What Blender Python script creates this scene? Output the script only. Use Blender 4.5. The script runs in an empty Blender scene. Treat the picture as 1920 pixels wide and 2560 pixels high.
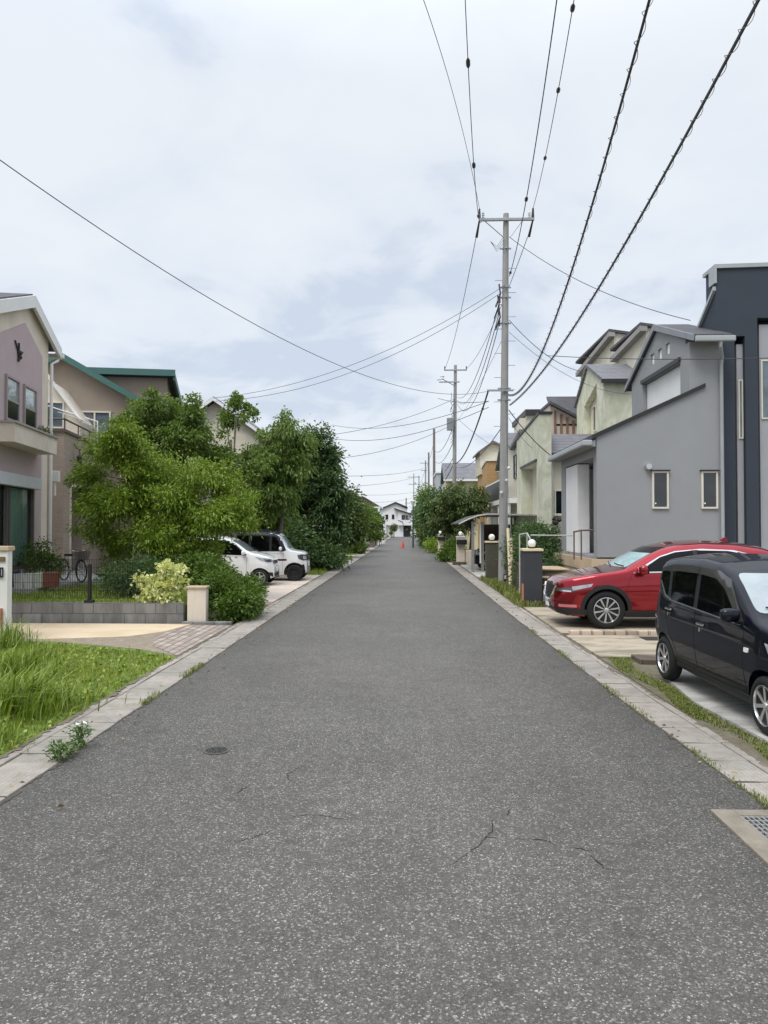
import bpy, bmesh, math, random
import numpy as np
from mathutils import Vector, Matrix
from mathutils.bvhtree import BVHTree

SC = bpy.context.scene
COL = SC.collection
R = math.radians
random.seed(7)
RNG = np.random.default_rng(11)

# ------------------------------------------------------------------ camera
FPX, HC = 1800.0, 2.0
YAW, PIT = R(1.846), R(1.146)
cam_d = bpy.data.cameras.new('camera')
cam = bpy.data.objects.new('camera', cam_d)
COL.objects.link(cam)
cam.location = (0, 0, HC)
cam.rotation_euler = (math.pi / 2 + PIT, 0, YAW)
cam_d.sensor_fit = 'VERTICAL'
cam_d.sensor_height = 32
cam_d.lens = 32 * FPX / 2560
cam_d.clip_start = 0.05
cam_d.clip_end = 3000
SC.camera = cam

# ------------------------------------------------------------------ light
SUN_EL, SUN_AZ = R(58), R(215)          # azimuth clockwise from +Y
wd = bpy.data.worlds.new('World')
SC.world = wd
wd.use_nodes = True
nt = wd.node_tree
nt.nodes.clear()
def wn(t, **k):
    n = nt.nodes.new(t)
    for a, b in k.items(): setattr(n, a, b)
    return n
def wl(a, b): nt.links.new(a, b)
w_out = wn('ShaderNodeOutputWorld')
w_sky = wn('ShaderNodeTexSky', sky_type='NISHITA', sun_disc=False, sun_elevation=SUN_EL, sun_rotation=SUN_AZ)
w_b1 = wn('ShaderNodeBackground'); w_b1.inputs[1].default_value = 0.11
wl(w_sky.outputs[0], w_b1.inputs[0])
w_tc = wn('ShaderNodeTexCoord')
w_sep = wn('ShaderNodeSeparateXYZ'); wl(w_tc.outputs['Generated'], w_sep.inputs[0])
def wmath(op, a, b):
    n = wn('ShaderNodeMath', operation=op)
    for i, v in enumerate((a, b)):
        if isinstance(v, (int, float)): n.inputs[i].default_value = v
        else: wl(v, n.inputs[i])
    return n.outputs[0]
w_z = wmath('ADD', wmath('MAXIMUM', w_sep.outputs[2], 0.0), 0.22)
w_cmb = wn('ShaderNodeCombineXYZ')
wl(wmath('DIVIDE', w_sep.outputs[0], w_z), w_cmb.inputs[0])
wl(wmath('DIVIDE', w_sep.outputs[1], w_z), w_cmb.inputs[1])
w_cmb.inputs[2].default_value = 3.7
def wnoise(scale, detail, rough, dist):
    n = wn('ShaderNodeTexNoise')
    wl(w_cmb.outputs[0], n.inputs['Vector'])
    n.inputs['Scale'].default_value = scale; n.inputs['Detail'].default_value = detail
    n.inputs['Roughness'].default_value = rough; n.inputs['Distortion'].default_value = dist
    return n.outputs[0]
w_n1 = wnoise(1.25, 6, .52, .35)
w_n2 = wnoise(3.2, 5, .55, .5)
w_sum = wmath('ADD', wmath('MULTIPLY', w_n1, .62), wmath('MULTIPLY', w_n2, .38))
w_rmp = wn('ShaderNodeValToRGB'); wl(w_sum, w_rmp.inputs[0])
e = w_rmp.color_ramp.elements
e[0].position = .395; e[0].color = (.66, .735, .86, 1)
e[1].position = .575; e[1].color = (.885, .93, .985, 1)
m_ = e.new(.465); m_.color = (.815, .875, .955, 1)
w_b2 = wn('ShaderNodeBackground')
# an overcast sky is brightest overhead
w_zr = wn('ShaderNodeMapRange', interpolation_type='SMOOTHSTEP'); wl(w_sep.outputs[2], w_zr.inputs[0])
w_zr.inputs[1].default_value = .5; w_zr.inputs[2].default_value = .95
w_zr.inputs[3].default_value = .70; w_zr.inputs[4].default_value = 1.7
wl(w_zr.outputs[0], w_b2.inputs[1])
wl(w_rmp.outputs[0], w_b2.inputs[0])
w_mix = wn('ShaderNodeMixShader'); w_mix.inputs[0].default_value = .93
wl(w_b1.outputs[0], w_mix.inputs[1]); wl(w_b2.outputs[0], w_mix.inputs[2])
wl(w_mix.outputs[0], w_out.inputs[0])

sun_d = bpy.data.lights.new('sun', 'SUN')
sun_d.energy = 1.5; sun_d.angle = R(28); sun_d.color = (1, .96, .9)
sun = bpy.data.objects.new('sun', sun_d); COL.objects.link(sun)
sd = Vector((math.sin(SUN_AZ) * math.cos(SUN_EL), math.cos(SUN_AZ) * math.cos(SUN_EL), math.sin(SUN_EL)))
sun.rotation_euler = sd.to_track_quat('Z', 'Y').to_euler()
sun.location = (0, 0, 60)

SC.view_settings.view_transform = 'Standard'
SC.view_settings.look = 'None'
SC.view_settings.exposure = 0.5
SC.view_settings.gamma = 1
SC.cycles.max_bounces = 6
SC.cycles.transparent_max_bounces = 16
SC.cycles.use_denoising = True

# ------------------------------------------------------------------ camera geometry helpers (photo pixels -> metres)
cF = Vector((-math.sin(YAW) * math.cos(PIT), math.cos(YAW) * math.cos(PIT), math.sin(PIT)))
cR = Vector((math.cos(YAW), math.sin(YAW), 0))
cU = cR.cross(cF)
C0 = Vector((0, 0, HC))
def ray(px, py): return cF + cR * ((px - 960) / FPX) - cU * ((py - 1280) / FPX)
def at(px, py, Y):
    d = ray(px, py); return C0 + d * (Y / d.y)
def onx(px, py, X):
    d = ray(px, py); return C0 + d * (X / d.x)
def gnd(px, py, z=0.0):
    d = ray(px, py); return C0 + d * ((z - HC) / d.z)

# ------------------------------------------------------------------ materials
MATS = {}
def newmat(name):
    m = bpy.data.materials.new(name); m.use_nodes = True
    t = m.node_tree
    for n in list(t.nodes):
        if n.type != 'OUTPUT_MATERIAL': t.nodes.remove(n)
    out = [n for n in t.nodes if n.type == 'OUTPUT_MATERIAL'][0]
    p = t.nodes.new('ShaderNodeBsdfPrincipled')
    t.links.new(p.outputs[0], out.inputs[0])
    return m, t, p, out
def tnoise(t, vec, scale, detail=4, rough=.55, dist=0):
    n = t.nodes.new('ShaderNodeTexNoise')
    t.links.new(vec, n.inputs['Vector'])
    n.inputs['Scale'].default_value = scale; n.inputs['Detail'].default_value = detail
    n.inputs['Roughness'].default_value = rough; n.inputs['Distortion'].default_value = dist
    return n.outputs[0]
def tramp(t, fac, stops):
    r = t.nodes.new('ShaderNodeValToRGB'); t.links.new(fac, r.inputs[0])
    e = r.color_ramp.elements
    e[0].position, e[0].color = stops[0][0], (*stops[0][1], 1)
    e[1].position, e[1].color = stops[-1][0], (*stops[-1][1], 1)
    for p, c in stops[1:-1]:
        x = e.new(p); x.color = (*c, 1)
    return r.outputs[0]
def tmix(t, fac, a, b, mode='MIX'):
    n = t.nodes.new('ShaderNodeMix'); n.data_type = 'RGBA'; n.blend_type = mode
    for i, v in ((0, fac), (6, a), (7, b)):
        if isinstance(v, (int, float)): n.inputs[i].default_value = v
        elif isinstance(v, tuple): n.inputs[i].default_value = (*v, 1)
        else: t.links.new(v, n.inputs[i])
    return n.outputs[2]
def tmath(t, op, a, b=0.0):
    n = t.nodes.new('ShaderNodeMath'); n.operation = op
    for i, v in enumerate((a, b)):
        if isinstance(v, (int, float)): n.inputs[i].default_value = v
        else: t.links.new(v, n.inputs[i])
    return n.outputs[0]
def tbump(t, p, h, strength, dist=.02):
    b = t.nodes.new('ShaderNodeBump'); b.inputs['Strength'].default_value = strength
    b.inputs['Distance'].default_value = dist
    t.links.new(h, b.inputs['Height']); t.links.new(b.outputs[0], p.inputs['Normal'])
def tobj(t): return t.nodes.new('ShaderNodeTexCoord').outputs['Object']
def tpos(t): return t.nodes.new('ShaderNodeNewGeometry').outputs['Position']

def M(name, col=None, rough=.65, var=.12, vs=2.5, bump=0., bs=90., metal=0., coat=0., spec=.5, stain=0., emit=None, grain=None):
    """plain procedural surface: colour with cloudy variation, fine bump, optional vertical streaks of dirt"""
    if name in MATS: return MATS[name]
    m, t, p, out = newmat(name)
    v = tpos(t)
    n = tnoise(t, v, vs, 6, .6)
    lo = tuple(c * (1 - var) for c in col); hi = tuple(min(1, c * (1 + var)) for c in col)
    c = tramp(t, n, [(.3, lo), (.7, hi)])
    n2 = tnoise(t, v, bs * .35, 3)
    c = tmix(t, var * .8 if grain is None else grain, c, tmix(t, n2, tuple(x * .6 for x in col), tuple(min(1, x * 1.35) for x in col)))
    if stain:
        mp = t.nodes.new('ShaderNodeMapping'); t.links.new(v, mp.inputs[0]); mp.inputs['Scale'].default_value = (2.6, 2.6, .35)
        s = tnoise(t, mp.outputs[0], 1.6, 6, .65)
        s = tramp(t, s, [(.5, (0, 0, 0)), (.75, (1, 1, 1))])
        c = tmix(t, tmath(t, 'MULTIPLY', s, stain), c, tuple(x * .42 for x in col))
    t.links.new(c, p.inputs['Base Color'])
    p.inputs['Roughness'].default_value = rough
    p.inputs['Metallic'].default_value = metal
    p.inputs['Coat Weight'].default_value = coat
    p.inputs['Coat Roughness'].default_value = .03
    p.inputs['Specular IOR Level'].default_value = spec
    if bump: tbump(t, p, tnoise(t, v, bs, 3), bump, .01)
    if emit:
        p.inputs['Emission Color'].default_value = (*emit[0], 1); p.inputs['Emission Strength'].default_value = emit[1]
    MATS[name] = m
    return m

def leafmat(name, cols, trans=.35, rough=.45):
    if name in MATS: return MATS[name]
    m, t, p, out = newmat(name)
    g = t.nodes.new('ShaderNodeNewGeometry')
    k = len(cols)
    c = tramp(t, g.outputs['Random Per Island'], [(i / (k - 1), cc) for i, cc in enumerate(cols)])
    big = tnoise(t, g.outputs['Position'], .9, 3)
    c = tmix(t, tmath(t, 'MULTIPLY', big, .5), c, cols[0])
    t.links.new(c, p.inputs['Base Color'])
    p.inputs['Roughness'].default_value = rough
    p.inputs['Specular IOR Level'].default_value = .35
    tr = t.nodes.new('ShaderNodeBsdfTranslucent')
    t.links.new(tmix(t, 1.0, c, (1.0, 1.0, .55), 'MULTIPLY'), tr.inputs[0])
    mx = t.nodes.new('ShaderNodeMixShader'); mx.inputs[0].default_value = trans
    t.links.new(p.outputs[0], mx.inputs[1]); t.links.new(tr.outputs[0], mx.inputs[2])
    t.links.new(mx.outputs[0], out.inputs[0])
    MATS[name] = m
    return m

def coursemat(name, col, mortar, bw, bh, rough=.75, off=.5, var=.18, bump=.35, msize=.012, horiz='auto', stain=0.):
    """bricks, blocks, siding or tiles in real metres; wall faces use (x+y, z), flat faces (x, y)"""
    if name in MATS: return MATS[name]
    m, t, p, out = newmat(name)
    v = tpos(t)
    s = t.nodes.new('ShaderNodeSeparateXYZ'); t.links.new(v, s.inputs[0])
    cb = t.nodes.new('ShaderNodeCombineXYZ')
    if horiz == 'flat':
        t.links.new(s.outputs[1], cb.inputs[0]); t.links.new(s.outputs[0], cb.inputs[1])
    else:
        t.links.new(tmath(t, 'ADD', s.outputs[0], s.outputs[1]), cb.inputs[0]); t.links.new(s.outputs[2], cb.inputs[1])
    b = t.nodes.new('ShaderNodeTexBrick'); t.links.new(cb.outputs[0], b.inputs['Vector'])
    b.offset = off
    b.inputs['Scale'].default_value = 1
    b.inputs['Brick Width'].default_value = bw; b.inputs['Row Height'].default_value = bh
    b.inputs['Mortar Size'].default_value = msize; b.inputs['Mortar Smooth'].default_value = .15
    b.inputs['Bias'].default_value = 0
    b.inputs['Color1'].default_value = (*[c * (1 - var) for c in col], 1)
    b.inputs['Color2'].default_value = (*[min(1, c * (1 + var)) for c in col], 1)
    b.inputs['Mortar'].default_value = (*mortar, 1)
    n = tnoise(t, v, 5, 7, .65)
    c = tmix(t, .35, b.outputs[0], tmix(t, n, tuple(x * .45 for x in col), tuple(min(1, x * 1.5) for x in col)))
    if stain:
        mp = t.nodes.new('ShaderNodeMapping'); t.links.new(v, mp.inputs[0]); mp.inputs['Scale'].default_value = (2.6, 2.6, .5)
        sx = tramp(t, tnoise(t, mp.outputs[0], 1.3, 6, .65), [(.42, (0, 0, 0)), (.7, (1, 1, 1))])
        c = tmix(t, tmath(t, 'MULTIPLY', sx, stain), c, tuple(x * .4 for x in col))
    t.links.new(c, p.inputs['Base Color'])
    p.inputs['Roughness'].default_value = rough
    h = tmath(t, 'ADD', tmath(t, 'MULTIPLY', b.outputs[1], -1.0), tmath(t, 'MULTIPLY', tnoise(t, v, 60, 3), .4))
    tbump(t, p, h, bump, .01)
    MATS[name] = m
    return m

def glassmat(name, col=(.012, .016, .02), rough=.04, spec=.9, curtain=None):
    if name in MATS: return MATS[name]
    m, t, p, out = newmat(name)
    v = tpos(t)
    n = tnoise(t, v, 1.7, 3)
    c = tramp(t, n, [(.35, tuple(x * .6 for x in col)), (.7, tuple(min(1, x * 1.5) for x in col))])
    t.links.new(c, p.inputs['Base Color'])
    p.inputs['Roughness'].default_value = rough
    p.inputs['Specular IOR Level'].default_value = spec
    tbump(t, p, tnoise(t, v, 2.2, 2), .04, .05)
    MATS[name] = m
    return m

def clearglass(name='clear_glass'):
    if name in MATS: return MATS[name]
    m, t, p, out = newmat(name)
    t.nodes.remove(p)
    tr = t.nodes.new('ShaderNodeBsdfTransparent'); tr.inputs[0].default_value = (.94, .97, .97, 1)
    gl = t.nodes.new('ShaderNodeBsdfGlossy'); gl.inputs['Roughness'].default_value = .03
    fr = t.nodes.new('ShaderNodeFresnel'); fr.inputs[0].default_value = 1.5
    mx = t.nodes.new('ShaderNodeMixShader')
    t.links.new(tmath(t, 'MULTIPLY', fr.outputs[0], .9), mx.inputs[0])
    t.links.new(tr.outputs[0], mx.inputs[1]); t.links.new(gl.outputs[0], mx.inputs[2])
    t.links.new(mx.outputs[0], out.inputs[0])
    MATS[name] = m
    return m

# ------------------------------------------------------------------ objects
def tag(o, label=None, cat=None, group=None, kind=None):
    if label: o['label'] = label
    if cat: o['category'] = cat
    if group: o['group'] = group
    if kind: o['kind'] = kind
    return o
def thing(name, label, cat, loc=(0, 0, 0), rz=0., group=None):
    o = bpy.data.objects.new(name, None); COL.objects.link(o)
    o.empty_display_size = .2
    o.location = loc; o.rotation_euler = (0, 0, rz)
    return tag(o, label, cat, group)
def wmat(o):
    m = Matrix.Identity(4)
    while o is not None:
        m = o.matrix_basis @ m; o = o.parent
    return m
def link(name, me, parent=None):
    o = bpy.data.objects.new(name, me); COL.objects.link(o)
    if parent is not None: o.parent = parent
    return o
def kids(o): return [c for c in COL.objects if c.parent == o]
def copy_tree(o, parent=None):
    c = o.copy(); COL.objects.link(c); c.parent = parent
    for k in kids(o): copy_tree(k, c)
    return c

class MB:
    """collects shapes into one bmesh, then links it as ONE mesh object"""
    def __init__(s): s.bm = bmesh.new()
    def quad(s, *p):
        return s.bm.faces.new([s.bm.verts.new(q) for q in p])
    def box(s, x0, x1, y0, y1, z0, z1, mi=0):
        v = [s.bm.verts.new((x, y, z)) for z in (z0, z1) for y in (y0, y1) for x in (x0, x1)]
        for f in ((0, 2, 3, 1), (4, 5, 7, 6), (0, 1, 5, 4), (2, 6, 7, 3), (0, 4, 6, 2), (1, 3, 7, 5)):
            fc = s.bm.faces.new([v[i] for i in f]); fc.material_index = mi
        return s
    def obox(s, c, size, rz=0., ry=0., rx=0.):
        m = Matrix.Translation(c) @ Matrix.Rotation(rz, 4, 'Z') @ Matrix.Rotation(ry, 4, 'Y') @ Matrix.Rotation(rx, 4, 'X')
        h = [x / 2 for x in size]
        v = [s.bm.verts.new(m @ Vector((x, y, z))) for z in (-h[2], h[2]) for y in (-h[1], h[1]) for x in (-h[0], h[0])]
        for f in ((0, 2, 3, 1), (4, 5, 7, 6), (0, 1, 5, 4), (2, 6, 7, 3), (0, 4, 6, 2), (1, 3, 7, 5)):
            s.bm.faces.new([v[i] for i in f])
        return s
    def prism(s, poly, axis, a, b):
        """poly of 2D points; axis 'x': (y,z) swept a..b in x; 'y': (x,z); 'z': (x,y)"""
        def P(p, w):
            return (w, p[0], p[1]) if axis == 'x' else (p[0], w, p[1]) if axis == 'y' else (p[0], p[1], w)
        A = [s.bm.verts.new(P(p, a)) for p in poly]; B = [s.bm.verts.new(P(p, b)) for p in poly]
        s.bm.faces.new(A); s.bm.faces.new(B[::-1])
        k = len(poly)
        for i in range(k): s.bm.faces.new((A[i], B[i], B[(i + 1) % k], A[(i + 1) % k]))
        return s
    def tube(s, pts, r, n=8, cap=True):
        pts = [Vector(p) for p in pts]
        rs = r if isinstance(r, (list, tuple)) else [r] * len(pts)
        rings = []
        up = None
        for i, p in enumerate(pts):
            d = (pts[min(i + 1, len(pts) - 1)] - pts[max(i - 1, 0)])
            if d.length < 1e-9: d = Vector((0, 0, 1))
            d.normalize()
            if up is None:
                up = d.orthogonal().normalized()
            else:
                up = (up - d * up.dot(d))
                up = up.normalized() if up.length > 1e-6 else d.orthogonal().normalized()
            w = d.cross(up)
            rings.append([s.bm.verts.new(p + (up * math.cos(2 * math.pi * k / n) + w * math.sin(2 * math.pi * k / n)) * rs[i]) for k in range(n)])
        for a, b in zip(rings, rings[1:]):
            for k in range(n): s.bm.faces.new((a[k], a[(k + 1) % n], b[(k + 1) % n], b[k]))
        if cap and n > 2:
            s.bm.faces.new(rings[0][::-1]); s.bm.faces.new(rings[-1])
        return s
    def lathe(s, prof, c=(0, 0, 0), axis='z', n=24):
        """prof: (radius, along) pairs revolved round axis through c"""
        c = Vector(c); rings = []
        for r, h in prof:
            ring = []
            for k in range(n):
                a = 2 * math.pi * k / n
                u, w = r * math.cos(a), r * math.sin(a)
                p = (u, w, h) if axis == 'z' else (u, h, w) if axis == 'y' else (h, u, w)
                ring.append(s.bm.verts.new(c + Vector(p)))
            rings.append(ring)
        for a, b in zip(rings, rings[1:]):
            for k in range(n): s.bm.faces.new((a[k], a[(k + 1) % n], b[(k + 1) % n], b[k]))
        s.bm.faces.new(rings[0][::-1]); s.bm.faces.new(rings[-1])
        return s
    def ball(s, c, r, n=16, sz=1.):
        prof = [(r * math.sin(math.pi * i / (n // 2)) + 1e-4, -r * sz * math.cos(math.pi * i / (n // 2))) for i in range(n // 2 + 1)]
        return s.lathe(prof, c, 'z', n)
    def build(s, name, mat, parent=None, smooth=False, bevel=0., local=False, seg=2):
        bm = s.bm
        bmesh.ops.recalc_face_normals(bm, faces=bm.faces)
        if bevel:
            bmesh.ops.bevel(bm, geom=[e for e in bm.edges if len(e.link_faces) == 2 and e.calc_face_angle(0) > .5], offset=bevel, segments=seg, affect='EDGES', profile=.6)
        if parent is not None and not local:
            bm.transform(wmat(parent).inverted())
        me = bpy.data.meshes.new(name); bm.to_mesh(me); bm.free()
        for m in (mat if isinstance(mat, (list, tuple)) else [mat]): me.materials.append(m)
        if smooth:
            for p in me.polygons: p.use_smooth = True
            if smooth != 'all': me.set_sharp_from_angle(angle=R(38))
        return link(name, me, parent)

def carve(o, mbs):
    """boolean pockets cut out of a built mesh"""
    for mb in mbs:
        bmesh.ops.recalc_face_normals(mb.bm, faces=mb.bm.faces)
        me = bpy.data.meshes.new('cutter'); mb.bm.to_mesh(me); mb.bm.free()
        c = bpy.data.objects.new('cutter', me); COL.objects.link(c)
        c.matrix_world = wmat(o)
        md = o.modifiers.new('cut', 'BOOLEAN'); md.operation = 'DIFFERENCE'; md.solver = 'EXACT'; md.object = c
        bpy.context.view_layer.update()
        dg = bpy.context.evaluated_depsgraph_get()
        new = bpy.data.meshes.new_from_object(o.evaluated_get(dg))
        o.modifiers.remove(md)
        old = o.data; o.data = new; new.name = old.name
        bpy.data.objects.remove(c); bpy.data.meshes.remove(me); bpy.data.meshes.remove(old)
    return o

def np_mesh(name, V, F, mat, parent=None):
    """V (n,3) array in world space, F (m,k) index array"""
    V = np.asarray(V, dtype=np.float64); F = np.asarray(F, dtype=np.int32)
    if parent is not None:
        mi = np.array(wmat(parent).inverted()); V = V @ mi[:3, :3].T + mi[:3, 3]
    me = bpy.data.meshes.new(name)
    k = F.shape[1]
    me.vertices.add(len(V)); me.vertices.foreach_set('co', V.astype(np.float32).ravel())
    me.loops.add(F.size); me.loops.foreach_set('vertex_index', F.ravel())
    me.polygons.add(len(F)); me.polygons.foreach_set('loop_start', np.arange(0, F.size, k, dtype=np.int32))
    me.update(calc_edges=True); me.validate()
    me.materials.append(mat)
    return link(name, me, parent)

# ------------------------------------------------------------------ foliage
def nrm(v): return v / np.maximum(np.linalg.norm(v, axis=1, keepdims=True), 1e-9)
def leaves(P, D, L, W, rng, droop=.25, fold=.25):
    """one folded kite-shaped leaf per point; returns verts and quads"""
    n = len(P)
    D = nrm(D); rv = nrm(rng.normal(size=(n, 3)))
    S = nrm(np.cross(D, rv)); N = np.cross(S, D)
    L = L * rng.uniform(.7, 1.25, (n, 1)); W = W * rng.uniform(.75, 1.2, (n, 1))
    b = P; mid = P + D * L * .45
    tip = P + D * L + np.array([0, 0, -1.]) * L * droop
    l = mid + S * W * .5 + N * W * fold; r = mid - S * W * .5 + N * W * fold
    V = np.stack([b, r, tip, l], 1).reshape(-1, 3)
    return V, np.arange(n * 4).reshape(n, 4)
def cluster_points(blobs, ncl, rng, shell=.45):
    vol = np.array([b[3] * b[4] * b[5] for b in blobs]) ** .75; vol /= vol.sum()
    k = rng.choice(len(blobs), ncl, p=vol)
    B = np.array(blobs)[k]
    d = nrm(rng.normal(size=(ncl, 3))); rad = rng.uniform(0, 1, (ncl, 1)) ** shell
    return B[:, :3] + d * rad * B[:, 3:6], d
def sprays(name, blobs, nspray, per, ln, wd, L, W, mat, parent, rng, shell=.3, droop=.25, up=.25):
    """crown of separate leafy branch ends: each spray is a tapering cone of leaves pointing out of its blob"""
    C, d = cluster_points(blobs, nspray, rng, shell)
    ax = nrm(d + rng.normal(size=C.shape) * .45 + np.array([0, 0, up]))
    sl = ln * rng.lognormal(0, .3, (nspray, 1)); sw = wd * rng.lognormal(0, .3, (nspray, 1))
    n = np.maximum(20, (per * (sl[:, 0] / ln) * rng.uniform(.6, 1.4, nspray)).astype(int))
    k = np.repeat(np.arange(nspray), n)
    u = rng.uniform(-.55, .75, (len(k), 1))
    off = rng.normal(size=(len(k), 3)) * sw[k] * (1.05 - .75 * np.abs(u)) * np.array([1, 1, .8])
    P = C[k] + ax[k] * u * sl[k] + off - np.array([0, 0, 1.]) * np.clip(u, 0, 1) ** 2 * sl[k] * droop
    D = ax[k] * .6 + nrm(off) * .8 + rng.normal(size=P.shape) * .45 - np.array([0, 0, droop * .4])
    V, F = leaves(P, D, L, W, rng, droop)
    return np_mesh(name, V, F, mat, parent), C
def crown(name, blobs, ncl, per, cr, L, W, mat, parent, rng, shell=.4, droop=.25, up=0.0, zmin=None):
    C, d = cluster_points(blobs, ncl, rng, shell)
    P = np.repeat(C, per, 0); dd = np.repeat(d, per, 0)
    off = rng.normal(size=P.shape) * cr * np.array([1, 1, .62])
    P = P + off
    D = dd * .55 + nrm(off) * .7 + rng.normal(size=P.shape) * .45 + np.array([0, 0, up])
    if zmin is not None:
        k = P[:, 2] > zmin; P, D = P[k], D[k]
    V, F = leaves(P, D, L, W, rng, droop)
    return np_mesh(name, V, F, mat, parent), C
def tree(name, label, loc, blobs, ncl, per, cr, L, W, leaf, bark, h_trunk, r_trunk, group=None, seed=1, shell=.4, droop=.25, limbs=14, cat='tree', nstem=1, spray=None):
    """blobs are world-space ellipsoids (cx,cy,cz,rx,ry,rz); real trunk with limbs reaching into leaf clusters"""
    rng = np.random.default_rng(seed)
    t = thing(name, label, cat, loc, 0, group)
    if spray: _, C = sprays('crown', blobs, ncl, per, spray[0], spray[1], L, W, leaf, t, rng, shell, droop)
    else: _, C = crown('crown', blobs, ncl, per, cr, L, W, leaf, t, rng, shell, droop)
    mb = MB()
    lo = Vector(loc)
    for sI in range(nstem):
        o = Vector((rng.normal() * .12 * (nstem > 1), rng.normal() * .12 * (nstem > 1), 0))
        top = lo + o * 4 + Vector((rng.normal() * .15, rng.normal() * .15, h_trunk))
        mid = (lo + o + top) / 2 + Vector((rng.normal() * .08, rng.normal() * .08, 0))
        rr = r_trunk / math.sqrt(nstem)
        mb.tube([lo + o - Vector((0, 0, .1)), lo + o + Vector((0, 0, .15)), mid, top], [rr * 1.35, rr, rr * .8, rr * .55], 8)
        for i in rng.choice(len(C), min(limbs // nstem + 1, len(C)), replace=False):
            e = Vector(C[i]); s0 = mid.lerp(top, rng.uniform(.1, 1.))
            m = s0.lerp(e, .5) + Vector((0, 0, .12 * (e - s0).length))
            mb.tube([s0, m, e], [rr * .42, rr * .26, rr * .09], 5)
    mb.build('trunk', bark, t, smooth=True)
    return t
def bush(name, label, loc, blobs, ncl, per, cr, L, W, leaf, seed=1, group=None, cat='shrub', stems=True, shell=.35, droop=.15):
    rng = np.random.default_rng(seed)
    t = thing(name, label, cat, loc, 0, group)
    _, C = crown('foliage', blobs, ncl, per, cr, L, W, leaf, t, rng, shell, droop, zmin=loc[2] + .02)
    if stems:
        mb = MB(); lo = Vector(loc)
        for i in rng.choice(len(C), min(9, len(C)), replace=False):
            e = Vector(C[i]); b0 = Vector((lo.x + (e.x - lo.x) * .35, lo.y + (e.y - lo.y) * .35, lo.z - .05))
            mb.tube([b0, b0.lerp(e, .5) + Vector((0, 0, .05)), e], [.02, .014, .006], 5)
        mb.build('stem', M('bark_dark', (.09, .065, .045), .9, .3), t)
    return t
def blades(name, P, H, W, mat, rng, parent=None, bend=.35, lean=None):
    """curved tapering grass blades, two quads each"""
    n = len(P)
    a = rng.uniform(0, 2 * math.pi, n); d = np.stack([np.cos(a), np.sin(a), np.zeros(n)], 1)
    if lean is not None: d = nrm(d * .8 + lean)
    s = np.stack([-d[:, 1], d[:, 0], np.zeros(n)], 1)
    s2 = nrm(s + rng.normal(size=(n, 3)) * .3); s2[:, 2] = 0
    H = np.broadcast_to(np.asarray(H, float).reshape(-1, 1), (n, 1)) * rng.uniform(.6, 1.25, (n, 1)); B = bend * rng.uniform(.3, 1.5, (n, 1))
    z = np.array([0, 0, 1.])
    p0 = P; p1 = P + z * H * .55 + d * H * B * .3; p2 = P + z * H * (.95 - .35 * B) + d * H * B * 1.15
    w = W * rng.uniform(.7, 1.3, (n, 1))
    V = np.stack([p0 - s2 * w * .5, p0 + s2 * w * .5, p1 + s2 * w * .45, p1 - s2 * w * .45, p2 + s2 * w * .06, p2 - s2 * w * .06], 1).reshape(-1, 3)
    i = np.arange(n)[:, None] * 6
    F = np.concatenate([i + np.array([[0, 1, 2, 3]]), i + np.array([[3, 2, 4, 5]])], 0)
    return np_mesh(name, V, F, mat, parent)
# ------------------------------------------------------------------ ground and road
def xr(Y): return float(np.interp(Y, [-8, 5, 8, 15, 27, 57, 150], [2.58, 2.58, 2.48, 2.36, 2.25, 2.1, 2.35]))
XL = -2.95
def strip(name, fl, fr, ys, z, mat, kind='structure'):
    V = []; F = []
    for i, y in enumerate(ys):
        V += [(fl(y), y, z), (fr(y), y, z)]
        if i: F.append((2 * i - 2, 2 * i - 1, 2 * i + 1, 2 * i))
    me = bpy.data.meshes.new(name); me.from_pydata(V, [], F); me.materials.append(mat)
    o = link(name, me)
    if kind: o['kind'] = kind
    return o
def slab(name, poly, z0, z1, mat, kind='structure'):
    o = MB().prism(poly, 'z', z0, z1).build(name, mat)
    if kind: o['kind'] = kind
    return o

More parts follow.
